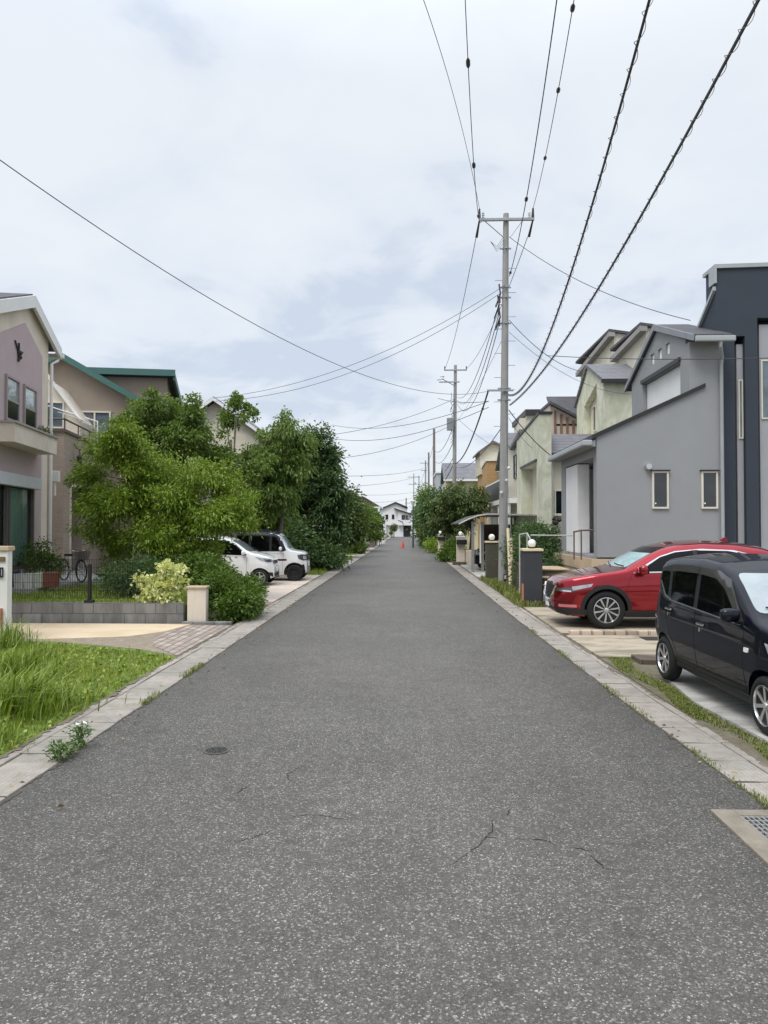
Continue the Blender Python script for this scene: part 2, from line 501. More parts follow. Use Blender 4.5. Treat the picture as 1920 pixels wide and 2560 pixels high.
def asphalt():
    m, t, p, out = newmat('asphalt')
    v = tpos(t)
    warp = t.nodes.new('ShaderNodeVectorMath'); warp.operation = 'MULTIPLY_ADD'
    nz = t.nodes.new('ShaderNodeTexNoise'); nz.inputs['Scale'].default_value = 40; t.links.new(v, nz.inputs['Vector'])
    t.links.new(nz.outputs[1], warp.inputs[0]); warp.inputs[1].default_value = (.012,) * 3; t.links.new(v, warp.inputs[2])
    def vor(scale):
        n = t.nodes.new('ShaderNodeTexVoronoi'); n.inputs['Scale'].default_value = scale
        t.links.new(warp.outputs[0], n.inputs['Vector'])
        s = t.nodes.new('ShaderNodeSeparateColor'); t.links.new(n.outputs['Color'], s.inputs[0])
        return n.outputs['Distance'], s.outputs[0], s.outputs[1]
    d1, r1, g1 = vor(105)
    d2, r2, g2 = vor(210)
    d3, r3, g3 = vor(98)
    c2 = tramp(t, r2, [(.0, (.034, .033, .0315)), (.6, (.056, .0545, .052)), (.88, (.088, .085, .081)), (1.0, (.15, .146, .14))])
    c1 = tramp(t, r1, [(.0, (.030, .029, .028)), (.6, (.055, .0535, .051)), (.86, (.10, .097, .092)), (.95, (.21, .206, .197)), (1.0, (.36, .352, .332))])
    c = tmix(t, .55, c2, c1)
    chip = tmath(t, 'MULTIPLY', tramp(t, r3, [(.950, (0, 0, 0)), (.955, (1, 1, 1))]), tramp(t, d3, [(.28, (1, 1, 1)), (.42, (0, 0, 0))]))
    c = tmix(t, tmath(t, 'MULTIPLY', chip, .7), c, (.42, .41, .38))
    big = tnoise(t, v, .35, 6, .6)
    c = tmix(t, .7, c, tramp(t, big, [(.3, (.68, .665, .65)), (.5, (.9, .89, .885)), (.7, (1.05, 1.04, 1.02))]), 'MULTIPLY')
    c = tmix(t, .8, c, tramp(t, tnoise(t, v, 9, 5, .7), [(.32, (.78, .775, .77)), (.68, (1.2, 1.2, 1.19))]), 'MULTIPLY')
    c = tmix(t, .7, c, tramp(t, tnoise(t, v, 1.3, 6, .7, .6), [(.34, (.80, .79, .775)), (.6, (1.06, 1.055, 1.05))]), 'MULTIPLY')
    # worn lighter wheel paths, darker margins
    s = t.nodes.new('ShaderNodeSeparateXYZ'); t.links.new(v, s.inputs[0])
    ax = tmath(t, 'ABSOLUTE', tmath(t, 'ADD', s.outputs[0], tmath(t, 'ADD', .15, tmath(t, 'MULTIPLY', tnoise(t, v, 1.2, 5), .5))))
    c = tmix(t, 1.0, c, tramp(t, tmath(t, 'DIVIDE', ax, 3.2), [(.15, (1.70, 1.64, 1.55)), (.6, (1.54, 1.49, 1.41)), (.98, (1.04, 1.0, .945))]), 'MULTIPLY')
    # fine branching cracks in a few places
    vc = t.nodes.new('ShaderNodeTexVoronoi'); vc.feature = 'DISTANCE_TO_EDGE'; vc.inputs['Scale'].default_value = .85
    w2 = t.nodes.new('ShaderNodeVectorMath'); w2.operation = 'MULTIPLY_ADD'
    n3 = t.nodes.new('ShaderNodeTexNoise'); n3.inputs['Scale'].default_value = 5; n3.inputs['Detail'].default_value = 6; t.links.new(v, n3.inputs['Vector'])
    t.links.new(n3.outputs[1], w2.inputs[0]); w2.inputs[1].default_value = (.22,) * 3; t.links.new(v, w2.inputs[2])
    t.links.new(w2.outputs[0], vc.inputs['Vector'])
    ck = tramp(t, vc.outputs['Distance'], [(.003, (1, 1, 1)), (.009, (0, 0, 0))])
    mask = tramp(t, tnoise(t, v, .55, 3), [(.54, (0, 0, 0)), (.62, (1, 1, 1))])
    c = tmix(t, tmath(t, 'MULTIPLY', tmath(t, 'MULTIPLY', ck, mask), .45), c, (.03, .029, .028))
    t.links.new(c, p.inputs['Base Color'])
    p.inputs['Roughness'].default_value = .62; p.inputs['Specular IOR Level'].default_value = .5
    tbump(t, p, tmath(t, 'ADD', d1, tmath(t, 'MULTIPLY', d2, .5)), .55, .006)
    return m

def gutter_mat(name, lines):
    """pale concrete gutter lids, half a metre long, with fine grooves across their tops"""
    m, t, p, out = newmat(name)
    v = tpos(t)
    s = t.nodes.new('ShaderNodeSeparateXYZ'); t.links.new(v, s.inputs[0])
    fr = tmath(t, 'FRACT', tmath(t, 'DIVIDE', s.outputs[1], .5))
    j = tmath(t, 'LESS_THAN', tmath(t, 'ABSOLUTE', tmath(t, 'SUBTRACT', fr, .5)), .014)
    idx = tmath(t, 'FLOOR', tmath(t, 'DIVIDE', s.outputs[1], .5))
    wn_ = t.nodes.new('ShaderNodeTexWhiteNoise'); wn_.noise_dimensions = '1D'; t.links.new(tmath(t, 'ADD', idx, .5 if lines else 7.5), wn_.inputs['W'])
    n = tnoise(t, v, 6, 7, .65)
    c = tramp(t, n, [(.28, (.20, .172, .142)), (.5, (.325, .288, .245)), (.75, (.43, .388, .34))])
    c = tmix(t, .8, c, tramp(t, wn_.outputs[0], [(0, (.66, .65, .64)), (1, (1.05, 1.04, 1.02))]), 'MULTIPLY')
    gr = tmath(t, 'LESS_THAN', tmath(t, 'FRACT', tmath(t, 'DIVIDE', s.outputs[0], .042)), .16)
    c = tmix(t, tmath(t, 'MULTIPLY', gr, .8 if lines else 0.), c, (.2, .19, .175))
    fn = tnoise(t, v, 120, 3)
    c = tmix(t, .3, c, tramp(t, fn, [(.35, (.17, .155, .14)), (.65, (.45, .43, .40))]))
    moss = tramp(t, tnoise(t, v, 2.2, 6, .7), [(.56, (0, 0, 0)), (.72, (1, 1, 1))])
    c = tmix(t, tmath(t, 'MULTIPLY', moss, .5), c, (.13, .125, .09))
    c = tmix(t, tmath(t, 'MULTIPLY', j, .85), c, (.06, .055, .05))
    t.links.new(c, p.inputs['Base Color']); p.inputs['Roughness'].default_value = .85
    tbump(t, p, tmath(t, 'SUBTRACT', fn, tmath(t, 'ADD', tmath(t, 'MULTIPLY', j, 2.), tmath(t, 'MULTIPLY', gr, .6))), .35, .006)
    return m

def soilgrass(name, cols, scale=3.):
    m, t, p, out = newmat(name)
    v = tpos(t)
    n = tnoise(t, v, scale, 8, .7); n2 = tnoise(t, v, scale * 14, 4, .6)
    c = tmix(t, .45, tramp(t, n, [(.3, cols[0]), (.5, cols[1]), (.72, cols[2])]), tramp(t, n2, [(.3, cols[0]), (.7, cols[2])]))
    t.links.new(c, p.inputs['Base Color']); p.inputs['Roughness'].default_value = .95
    tbump(t, p, n2, .7, .03)
    return m
def paving(name, col, stain, amt=.6, sc=.9, lo=.47, hi=.60):
    m, t, p, out = newmat(name)
    v = tpos(t)
    mp = t.nodes.new('ShaderNodeMapping'); t.links.new(v, mp.inputs[0]); mp.inputs['Scale'].default_value = (.55, 1.5, 1)
    n = tnoise(t, mp.outputs[0], sc, 8, .68, .4); n2 = tnoise(t, v, 55, 4)
    c = tmix(t, tmath(t, 'MULTIPLY', tramp(t, n, [(lo, (0, 0, 0)), (hi, (1, 1, 1))]), amt), col, stain)
    c = tmix(t, .3, c, tramp(t, n2, [(.3, tuple(x * .6 for x in col)), (.7, tuple(min(1, x * 1.25) for x in col))]))
    t.links.new(c, p.inputs['Base Color']); p.inputs['Roughness'].default_value = .88
    tbump(t, p, n2, .25, .006)
    return m

M_soil = soilgrass('soil', [(.05, .06, .02), (.09, .10, .035), (.15, .13, .07)])
M_lawn = soilgrass('lawn', [(.06, .10, .015), (.11, .17, .026), (.18, .24, .045)])
M_gravel = soilgrass('gravel', [(.16, .13, .09), (.30, .25, .18), (.44, .38, .3)], 9)
M_asph = asphalt()
M_gut = gutter_mat('gutter_lid', True)
M_kerb = gutter_mat('gutter_edge', False)
M_conc = paving('pad_concrete', (.44, .43, .40), (.17, .16, .145), .85, 2.4, .44, .62)
M_beige = paving('pad_beige', (.40, .34, .255), (.12, .10, .075), .9, 1.6)
M_tan = paving('drive_tan', (.62, .50, .345), (.42, .32, .20), .7)
M_pinkpave = paving('drive_pink', (.55, .47, .40), (.33, .28, .24), .5)
M_brickpave = coursemat('brick_paving', (.36, .30, .255), (.06, .05, .04), .30, .15, .85, var=.35, horiz='flat', bump=.6, msize=.018, stain=.5)
M_wallconc = M('wall_concrete', (.36, .35, .33), .85, .2, 2, .2, 70, stain=.5)
M_dark_edge = coursemat('dark_edge_block', (.11, .085, .065), (.04, .035, .03), .25, .2, .9, var=.4, bump=.8)

gd = MB(); gd.quad((-700, -60, -.06), (700, -60, -.06), (700, 1400, -.06), (-700, 1400, -.06))
gd.build('ground', M_soil)['kind'] = 'structure'
YS = [-8, 0, 3, 5, 8, 11, 15, 20, 27, 35, 45, 57, 75, 100, 130, 152]
road = strip('road', lambda y: XL, xr, YS, 0, M_asph)
def cracks(lines):
    r_ = np.random.default_rng(2); mb = MB()
    for sc_, ox, oy, pl in lines:
        P = [gnd(ox + x / sc_, oy + y / sc_, .003) for x, y in pl]
        Q = []
        for p, q in zip(P, P[1:]):
            k = max(2, int((q - p).length / .02))
            for i in range(k): Q.append(p.lerp(q, i / k) + Vector((r_.normal() * .006, r_.normal() * .006, 0)))
        Q.append(P[-1]); n = len(Q)
        L = []
        for i, p in enumerate(Q):
            d = (Q[min(i + 1, n - 1)] - Q[max(i - 1, 0)]).normalized(); w = (.001 + .0026 * math.sin(math.pi * i / max(1, n - 1))) * r_.uniform(.5, 1.4)
            o = Vector((-d.y, d.x, 0)) * w; L.append((p + o, p - o))
        for (a0, b0), (a1, b1) in zip(L, L[1:]): mb.quad(a0, b0, b1, a1)
    return mb
cracks([(2.765, 1000, 2000, [(635, 130), (637, 215), (592, 255), (560, 300), (540, 325), (490, 355), (440, 385), (400, 410), (365, 435)]), (2.765, 1000, 2000, [(592, 255), (675, 262)]),
        (2.765, 1000, 2000, [(770, 60), (735, 105)]), (2.765, 1000, 2000, [(805, 268), (890, 265), (990, 275), (1040, 290), (1095, 318)]), (2.765, 1000, 2000, [(1180, 325), (1250, 335), (1310, 350), (1325, 338)]),
        (2.765, 1000, 2000, [(1300, 372), (1340, 405), (1390, 450), (1440, 478), (1530, 485)]), (1.3825, 300, 1500, [(585, 632), (580, 600), (640, 570)]), (1.3825, 300, 1500, [(385, 675), (450, 640)]),
        (1.3825, 300, 1500, [(590, 750), (640, 742), (700, 744), (790, 760)]), (1.3825, 300, 1500, [(395, 838), (460, 820), (530, 795)])]).build('crack', M('crack_dark', (.018, .017, .016), .95), road)
def lids(name, f0, f1, y0, y1, z, L, mat, seed, jx=.004, jz=.003):
    """separate concrete lids laid end to end, each a little out of line"""
    r_ = np.random.default_rng(seed); mb = MB()
    y = y0
    while y < y1 - .01:
        ye = min(y + L, y1); ym = (y + ye) / 2
        w = f1(ym) - f0(ym); dx, dz = r_.normal() * jx, r_.normal() * jz
        sl = math.atan2(f0(ye) - f0(y), ye - y)
        mb.obox(((f0(ym) + f1(ym)) / 2 + dx, ym, z + dz - .04), (w - .006, ye - y - .007 - abs(r_.normal()) * .004, .08), -sl + r_.normal() * .004, r_.normal() * .004, r_.normal() * .003)
        y = ye
    o = mb.build(name, mat, bevel=.006, seg=1); o['kind'] = 'structure'
YF = [22.25] + [q for q in YS if q > 22.5]
lids('gutter', lambda y: XL - .43, lambda y: XL, 1.25, 22.25, .012, .5, M_gut, 1)
lids('kerb', lambda y: XL - .55, lambda y: XL - .43, 1.25, 22.25, .017, 1.0, M_kerb, 2)
lids('gutter', lambda y: xr(y), lambda y: xr(y) + .36, 5.25, 22.25, .012, .5, M_gut, 3)
lids('kerb', lambda y: xr(y) + .36, lambda y: xr(y) + .45, 5.25, 22.25, .017, 1.0, M_kerb, 4)
lids('gutter', lambda y: xr(y), lambda y: xr(y) + .36, -5.75, 3.94, .012, .5, M_gut, 5)
lids('kerb', lambda y: xr(y) + .36, lambda y: xr(y) + .45, -5.75, 3.94, .017, 1.0, M_kerb, 6)
lids('gutter', lambda y: XL - .43, lambda y: XL, -5.75, 1.25, .012, .5, M_gut, 7)
lids('kerb', lambda y: XL - .55, lambda y: XL - .43, -5.75, 1.25, .017, 1.0, M_kerb, 8)
strip('gutter', lambda y: XL - .43, lambda y: XL - .003, YF, .012, M_gut)
strip('kerb', lambda y: XL - .55, lambda y: XL - .43, YF, .016, M_kerb)
strip('gutter', lambda y: xr(y) + .004, lambda y: xr(y) + .36, YF, .012, M_gut)
strip('kerb', lambda y: xr(y) + .36, lambda y: xr(y) + .45, YF, .016, M_kerb)
# lots left
slab('verge', [(-12.5, -6), (XL - .55, -6), (XL - .55, 10.9), (-4.3, 11.5), (-6, 12.2), (-12.5, 12.4)], -.055, .02, M_lawn)
slab('gravel_path', [(-12.5, 12.4), (-6, 12.2), (-4.3, 11.5), (XL - .55, 10.9), (XL - .55, 14.3), (-12.5, 14.5)], -.055, .026, M_gravel)
slab('driveway', [(-12.5, 13.2), (-8.5, 12.9), (-7.4, 12.5), (-6.3, 12.45), (-5.0, 12.8), (-4.55, 13.4), (-4.35, 14.45), (-12.5, 14.5)], -.05, .031, M_tan)
slab('paving', [(-4.2, 11.8), (XL - .555, 10.9), (XL - .555, 14.2), (-4.3, 14.3), (-4.55, 12.9)], -.05, .036, M_brickpave)
slab('garden_lawn', [(-18, 14.78), (-4.62, 14.78), (-4.62, 21.5), (-18, 21.5)], -.05, .36, M_lawn)
slab('patio', [(-18, 17.3), (-9.2, 17.3), (-8.95, 21), (-11, 24.5), (-18, 24.5)], .3, .47, M('patio_stone', (.33, .32, .30), .85, .2, 3, .2))
slab('driveway', [(-9, 18.8), (XL - .56, 18.8), (XL - .56, 29.2), (-9, 29.2)], -.05, .03, M_pinkpave)
slab('verge', [(-14, 29.3), (XL - .56, 29.3), (XL - .56, 47), (-14, 47)], -.05, .02, M_lawn)
slab('driveway', [(-9, 47.1), (XL - .56, 47.1), (XL - .56, 49.5), (-9, 49.5)], -.05, .03, M_conc)
slab('verge', [(-14, 49.6), (XL - .56, 49.6), (XL - .56, 56.5), (-14, 56.5)], -.05, .02, M_lawn)
slab('driveway', [(-9, 56.6), (XL - .56, 56.6), (XL - .56, 66), (-9, 66)], -.05, .03, M_conc)
# lots right
slab('verge', [(3.06, -6), (9, -6), (9, 12.9), (2.88, 12.9), (2.95, 8)], -.055, .014, soilgrass('verge_soil', [(.07, .062, .038), (.15, .13, .085), (.26, .23, .165)], 6))
slab('driveway', [(3.28, 3), (9, 3), (9, 10.45), (3.62, 10.45), (3.36, 9.6), (3.2, 8.2), (3.3, 6.5), (3.22, 5)], -.05, .045, M_conc)
slab('driveway', [(2.9, 11.0), (9.5, 11.0), (9.5, 13.15), (2.86, 13.15)], -.05, .04, M_beige)
slab('driveway', [(2.84, 13.36), (9.5, 13.36), (9.5, 17.6), (2.82, 17.6)], -.05, .04, M_beige)
slab('verge', [(2.72, 17.7), (5, 17.7), (5, 27.5), (2.72, 27.5)], -.05, .03, M_soil)
slab('driveway', [(2.75, 28.3), (8, 28.3), (8, 37.4), (2.72, 37.4)], -.05, .03, M_conc)
# low dividers between the right-hand lots
def low_edge(label, x0, x1, y0, y1, h, mat):
    o = MB().box(x0, x1, y0, y1, -.03, h).build('edging', mat, bevel=.012)
    return tag(o, label, 'edging')
low_edge('low dark brown block edging between the pale concrete pad and the stained pad', 3.35, 9, 10.5, 10.95, .085, M_dark_edge)
mbk = MB()
for i in range(30):
    x = 2.95 + i * .205
    mbk.obox((x + .1, 13.26 + random.uniform(-.006, .006), .05), (.195, .17, .13 + random.uniform(-.01, .01)), random.uniform(-.03, .03))
tag(mbk.build('edging', coursemat('edging_brick', (.42, .34, .26), (.1, .08, .06), .205, .4, .85, var=.4, bump=.5), bevel=.014),
    'row of worn tan bricks edging the pad in front of the red car', 'edging')
# steel cover plate on the stained pad
pl = MB(); pl.box(4.1, 4.75, 12.55, 12.95, .03, .048); tag(pl.build('cover_plate', M('iron', (.045, .042, .04), .55, .2, 20, .4, 60, metal=.4), bevel=.004), 'dark iron cover plate set in the stained beige pad', 'cover')

# ------------------------------------------------------------------ grass as uncountable ground cover
G_lawn = leafmat('grass_leaf', [(.13, .18, .018), (.25, .32, .035), (.37, .42, .065), (.48, .49, .13)], .3, .5)
G_dry = leafmat('grass_dry', [(.11, .15, .025), (.19, .23, .045), (.33, .31, .13)], .25, .6)
def inside(px, py, poly):
    c = np.zeros(len(px), bool); j = len(poly) - 1
    for i in range(len(poly)):
        xi, yi = poly[i]; xj, yj = poly[j]
        k = ((yi > py) != (yj > py)) & (px < (xj - xi) * (py - yi) / (yj - yi + 1e-12) + xi)
        c ^= k; j = i
    return c
def scatter(poly, n, z, rng):
    a = np.array(poly); lo, hi = a.min(0), a.max(0)
    q = rng.uniform(lo, hi, (n * 3, 2)); q = q[inside(q[:, 0], q[:, 1], poly)][:n]
    return np.column_stack([q, np.full(len(q), z)])
rg = np.random.default_rng(3)
def stuff(o, label, cat='grass'): tag(o, label, cat, kind='stuff'); return o
lawnpoly = [(-11, 4.0), (XL - .52, 4.0), (XL - .56, 10.7), (-4.35, 11.3), (-6, 12.0), (-11, 12.2)]
P = scatter(lawnpoly, 60000, .015, rg)
pn = np.sin(P[:, 0] * 2.1 + 1) * np.cos(P[:, 1] * 1.7) + rg.normal(size=len(P)) * .5
stuff(blades('grass', P, np.where(pn > .4, .075, .045), .009, G_lawn, rg), 'mown green grass on the vacant plot beside the left gutter')
P = scatter(lawnpoly, 3500, .015, rg); P = P[np.sin(P[:, 0] * 3 + 2) + np.cos(P[:, 1] * 2.3) > -.2]
stuff(blades('dry_grass', P, .10, .010, G_dry, rg), 'dry straw coloured blades mixed into the left grass plot')
# clover-like low leaves
P = scatter(lawnpoly, 8500, .015, rg); P[:, 2] += rg.uniform(0, .05, len(P))
V, F = leaves(P, rg.normal(size=P.shape) * np.array([1, 1, .4]) + np.array([0, 0, .35]), .05, .045, rg, .1)
stuff(np_mesh('ground_cover', V, F, leafmat('clover_leaf', [(.08, .16, .02), (.19, .30, .04), (.34, .43, .08), (.55, .58, .16)], .25, .5)), 'clover and small weeds among the grass of the vacant plot', 'weeds')
P = scatter([(-18, 14.85), (-4.7, 14.85), (-4.7, 19.5), (-18, 19.5)], 16000, .35, rg)
stuff(blades('grass', P, .09, .014, G_lawn, rg), 'green garden lawn behind the mesh fence')
for poly, n, lab in (([(-10, 29.4), (XL - .6, 29.4), (XL - .6, 46.8), (-10, 46.8)], 9000, 'rough grass under the dark trees on the left verge'),
                     ([(-9, 49.7), (XL - .6, 49.7), (XL - .6, 56.4), (-9, 56.4)], 4000, 'small lawn by the clipped box hedge'),
                     ([(2.74, 17.75), (4.2, 17.75), (4.0, 27.4), (2.74, 27.4)], 7000, 'rough grass round the foot of the nearest utility pole')):
    P = scatter(poly, n, .02, rg)
    stuff(blades('grass', P, .16 if n != 4000 else .1, .022, G_dry if n == 7000 else G_lawn, rg), lab)
# weedy strip between right gutter and concrete
ys = rg.uniform(4.9, 11.2, 14000)
wid = .06 + .16 * (0.5 + .5 * np.sin(ys * 1.9 + .6)) * (0.6 + .4 * np.sin(ys * 4.7))
xs = np.array([xr(y) for y in ys]) + .47 + np.clip(.06 * np.sin(ys * 3) + .05, 0, .2) + rg.beta(1.6, 2.2, len(ys)) * (wid + .2)
k = rg.uniform(0, 1, len(ys)) < (.35 + .65 * (np.sin(ys * 2.3 + 1) > -.5))
P = np.column_stack([xs, ys, np.full(len(xs), .014)])[k]
stuff(blades('grass', P, .03, .009, G_dry, rg, bend=.6), 'low grass strip between the right gutter and the concrete pad')
ys = rg.uniform(5.2, 14, 2200)
k = np.sin(ys * 5.1) + np.sin(ys * 2.3 + 1.) + rg.normal(size=len(ys)) * .7 > .5; ys = ys[k]
P = np.column_stack([np.array([xr(y) for y in ys]) + rg.normal(size=len(ys)) * .028, ys, np.full(len(ys), .004)])
stuff(blades('grass', P, .04, .007, G_dry, rg), 'weeds in the joint between asphalt and right gutter', 'weeds')
ys = rg.uniform(4.5, 11.5, 1500)
k = np.sin(ys * 3.3) + np.sin(ys * 1.3 + 2.) > .7; ys = ys[k]
P = np.column_stack([XL + rg.normal(size=len(ys)) * .03, ys, np.full(len(ys), .004)])
stuff(blades('grass', P, .06, .008, G_dry, rg), 'weeds in the joint between asphalt and left gutter', 'weeds')

# tall grass clump near left, a plant of its own
def clump(name, label, c, n, rad, h, w, seed, lean=None, bend=.6):
    r = np.random.default_rng(seed)
    t = thing(name, label, 'grass clump', c)
    q = r.normal(size=(n, 2)) * rad
    P = np.column_stack([q[:, 0] + c[0], q[:, 1] + c[1], np.full(n, c[2])])
    blades('blade', P, np.maximum(.15, h * (1 - .45 * np.linalg.norm(q, axis=1) / (rad * 2.2))), w, leafmat('tall_grass', [(.07, .13, .012), (.19, .29, .03), (.33, .42, .075), (.46, .51, .15)], .35, .45), r, t, bend, lean)
    tag(kids(t)[0], kind='stuff')
    return t
g1 = gnd(70, 1790)
clump('tall_grass', 'largest clump of long arching green grass by the left gutter', (-4.15, 7.6, .02), 700, .30, .56, .014, 4, np.array([.5, -.05, 0]))
clump('tall_grass', 'long grass clump behind the largest one, at the left edge of the view', (-5.15, 9.2, .02), 420, .30, .55, .014, 5, np.array([.5, 0, 0]))
clump('tall_grass', 'tall thin grass tuft beside the white gatepost', (-6.55, 11.6, .02), 260, .2, .62, .012, 6)
clump('tall_grass', 'shorter grass clump close to the camera at the left gutter edge', (-3.95, 6.4, .02), 420, .2, .34, .012, 8, np.array([.4, 0, 0]))
clump('tall_grass', 'thin grass tuft with upright blades on the mown plot', (-5.5, 10.6, .02), 160, .14, .4, .010, 9)

def weed(label, c, h, seed, flower=False):
    r = np.random.default_rng(seed)
    t = thing('weed', label, 'weed', c)
    n = int(380 * h / .3)
    q = r.normal(size=(n, 3)) * np.array([.055, .055, 0]); q[:, 2] = r.uniform(.0, h, n)
    q[:, :2] *= (.35 + .55 * q[:, 2:3] / h)
    V, F = leaves(q + np.array(c), np.column_stack([q[:, 0] * 9, q[:, 1] * 9, r.uniform(.1, .8, n)]) + r.normal(size=(n, 3)) * .3, .05, .013, r, .25)
    np_mesh('foliage', V, F, leafmat('weed_leaf', [(.04, .10, .018), (.09, .18, .03), (.17, .27, .06)], .25, .5), t)
    mb = MB()
    for i in range(6):
        a = r.uniform(0, 6.28); mb.tube([c, (c[0] + math.cos(a) * .05, c[1] + math.sin(a) * .05, c[2] + h * .9)], .004, 5)
    mb.build('stem', M('weed_stem', (.10, .16, .04), .8), t)
    if flower:
        for i in range(7): MB().ball((c[0] + r.normal() * .03, c[1] + r.normal() * .03, c[2] + h + .01), .010, 8).build('flower', M('petal_white', (.8, .8, .78), .7), t)
weed('bushy green weed with tiny white flowers growing from the left gutter joint', tuple(gnd(200, 1868, .01)), .20, 21, True)
weed('smaller feathery weed nearer the camera in the left gutter joint', tuple(gnd(143, 1902, .01)), .16, 22)
weed('tiny weed sprouting beside the smaller feathery weed', tuple(gnd(172, 1890, .01)), .09, 23)

r_ = np.random.default_rng(17)
ys_ = r_.uniform(2.6, 30, 260); sd_ = r_.uniform(size=260) < .5
xs_l = np.where(sd_, XL + np.abs(r_.normal(size=260)) * .28 - .15, np.array([xr(y) for y in ys_]) - np.abs(r_.normal(size=260)) * .28 + .15)
V, F = leaves(np.column_stack([xs_l, ys_, np.full(260, .018)]), np.column_stack([r_.normal(size=(260, 2)), r_.uniform(0, .15, 260)]), .05, .028, r_, .05)
stuff(np_mesh('leaf_litter', V, F, leafmat('dry_leaf', [(.16, .10, .04), (.30, .22, .09), (.45, .40, .22), (.20, .22, .07)], .1, .8)), 'fallen dry leaves scattered along both road edges', 'leaf litter')
# grime gathered along the gutter joints
def grime(label, fx, y0, y1, wmax, z, mat, seed, sides=(1, 1)):
    r_ = np.random.default_rng(seed); V = []; F = []
    ys_ = np.arange(y0, y1, .02); m = len(ys_)
    def nz(k): 
        q = np.convolve(r_.normal(size=m + 60), np.ones(k) / math.sqrt(k), 'same')[:m]
        return np.clip(.35 + .45 * q, 0, 1.6)
    a_, b_ = nz(3) * .5 + nz(15) * .5, nz(3) * .5 + nz(25) * .5
    for i, y in enumerate(ys_):
        V += [(fx(y) - sides[0] * a_[i] * wmax, y, z), (fx(y) + sides[1] * b_[i] * wmax, y, z)]
        if i: F.append((2 * i - 2, 2 * i - 1, 2 * i + 1, 2 * i))
    me = bpy.data.meshes.new('dirt'); me.from_pydata(V, [], F); me.materials.append(mat)
    stuff(link('dirt', me), label, 'dirt')
M_grime = M('grime', (.075, .065, .05), .95, .35, 9, .4, 60)
M_grime2 = M('grime_pale', (.15, .125, .09), .95, .35, 9, .4, 60)
grime('dark grime along the joint of asphalt and right gutter', lambda y: xr(y) + .004, 5.2, 60, .05, .004, M_grime, 1, (1, 0))
grime('dark grime along the joint of asphalt and left gutter', lambda y: XL - .003, 2, 60, .05, .004, M_grime, 2, (0, 1))
grime('brown soil washed over the outer edge of the right gutter', lambda y: xr(y) + .448, 5.2, 40, .07, .0185, M_grime2, 3, (1, 0))
grime('brown soil washed over the outer edge of the left gutter', lambda y: XL - .548, 2, 40, .08, .0245, M_grime2, 4, (0, 1))
# ------------------------------------------------------------------ manhole, drain
mc = gnd(541, 1877)
mh = thing('manhole_cover', 'round dark iron manhole cover set in the asphalt', 'manhole cover', (mc.x, mc.y, 0))
Miron = M('cast_iron', (.055, .052, .05), .6, .25, 14, .3, 60, metal=.5)
MB().lathe([(.115, .003), (.115, .007), (.098, .007), (.098, .003)], mc.xy.to_3d(), 'z', 40).build('rim', M('iron_rim', (.12, .11, .105), .6, .2, 10, .2, metal=.4), mh)
lid = MB().lathe([(.0965, .002), (.0965, .006), (.001, .0062)], mc.xy.to_3d(), 'z', 40)
for k_ in range(8):
    a_ = k_ * math.pi / 4
    for rr_ in (.035, .06, .082): lid.obox((mc.x + rr_ * math.cos(a_), mc.y + rr_ * math.sin(a_), .0075), (.014, .009, .005), a_)
lid.build('lid', Miron, mh)

dr = thing('drain', 'concrete framed steel drain grating at the right road edge', 'drain', (2.55, 4.65, 0))
fb = MB()
X0, X1, Y0, Y1 = 2.28, 2.86, 4.18, 5.06
fb.box(2.12, X0, 3.95, 5.16, -.1, .02).box(X1, 3.05, 3.95, 5.16, -.1, .02).box(X0, X1, Y1, 5.16, -.1, .02).box(X0, X1, 3.95, Y0, -.1, .02)
fb.build('frame', M('drain_concrete', (.22, .19, .15), .88, .28, 7, .5, 70, stain=.3), dr, bevel=.006)
gb = MB()
for i in range(17):
    x = X0 + .008 + i * (X1 - X0 - .016) / 16; gb.box(x - .003, x + .003, Y0, Y1, .004, .014)
for i in range(15):
    y = Y0 + .006 + i * (Y1 - Y0 - .012) / 14; gb.box(X0, X1, y - .003, y + .003, .003, .011)
gb.build('grating', M('galvanised', (.34, .34, .33), .6, .2, 20, metal=.2), dr)
MB().box(X0, X1, Y0, Y1, -.3, -.055).build('pit', M('pit_shade', (.012, .012, .012), .9), dr)  # black block just under the bars, deep-pit shade put into its colour
# ------------------------------------------------------------------ house helpers (root-local coordinates)
M_glass = glassmat('window_glass')
M_glass_b = glassmat('window_glass_pale', (.10, .13, .15), .06)
M_wframe = M('frame_cream', (.68, .64, .55), .45, .05)
M_wwhite = M('frame_white', (.78, .78, .77), .4, .05)
M_wdark = M('frame_dark', (.03, .03, .034), .4, .1)
M_gutt = M('rain_gutter', (.36, .38, .40), .4, .08)
M_gwhite = M('pipe_white', (.72, .71, .68), .4, .06)
M_slate = coursemat('roof_slate', (.075, .075, .085), (.03, .03, .035), .45, .16, .7, var=.25, bump=.6)
M_slate2 = coursemat('roof_slate_pale', (.17, .17, .185), (.07, .07, .08), .45, .14, .7, var=.2, bump=.6)

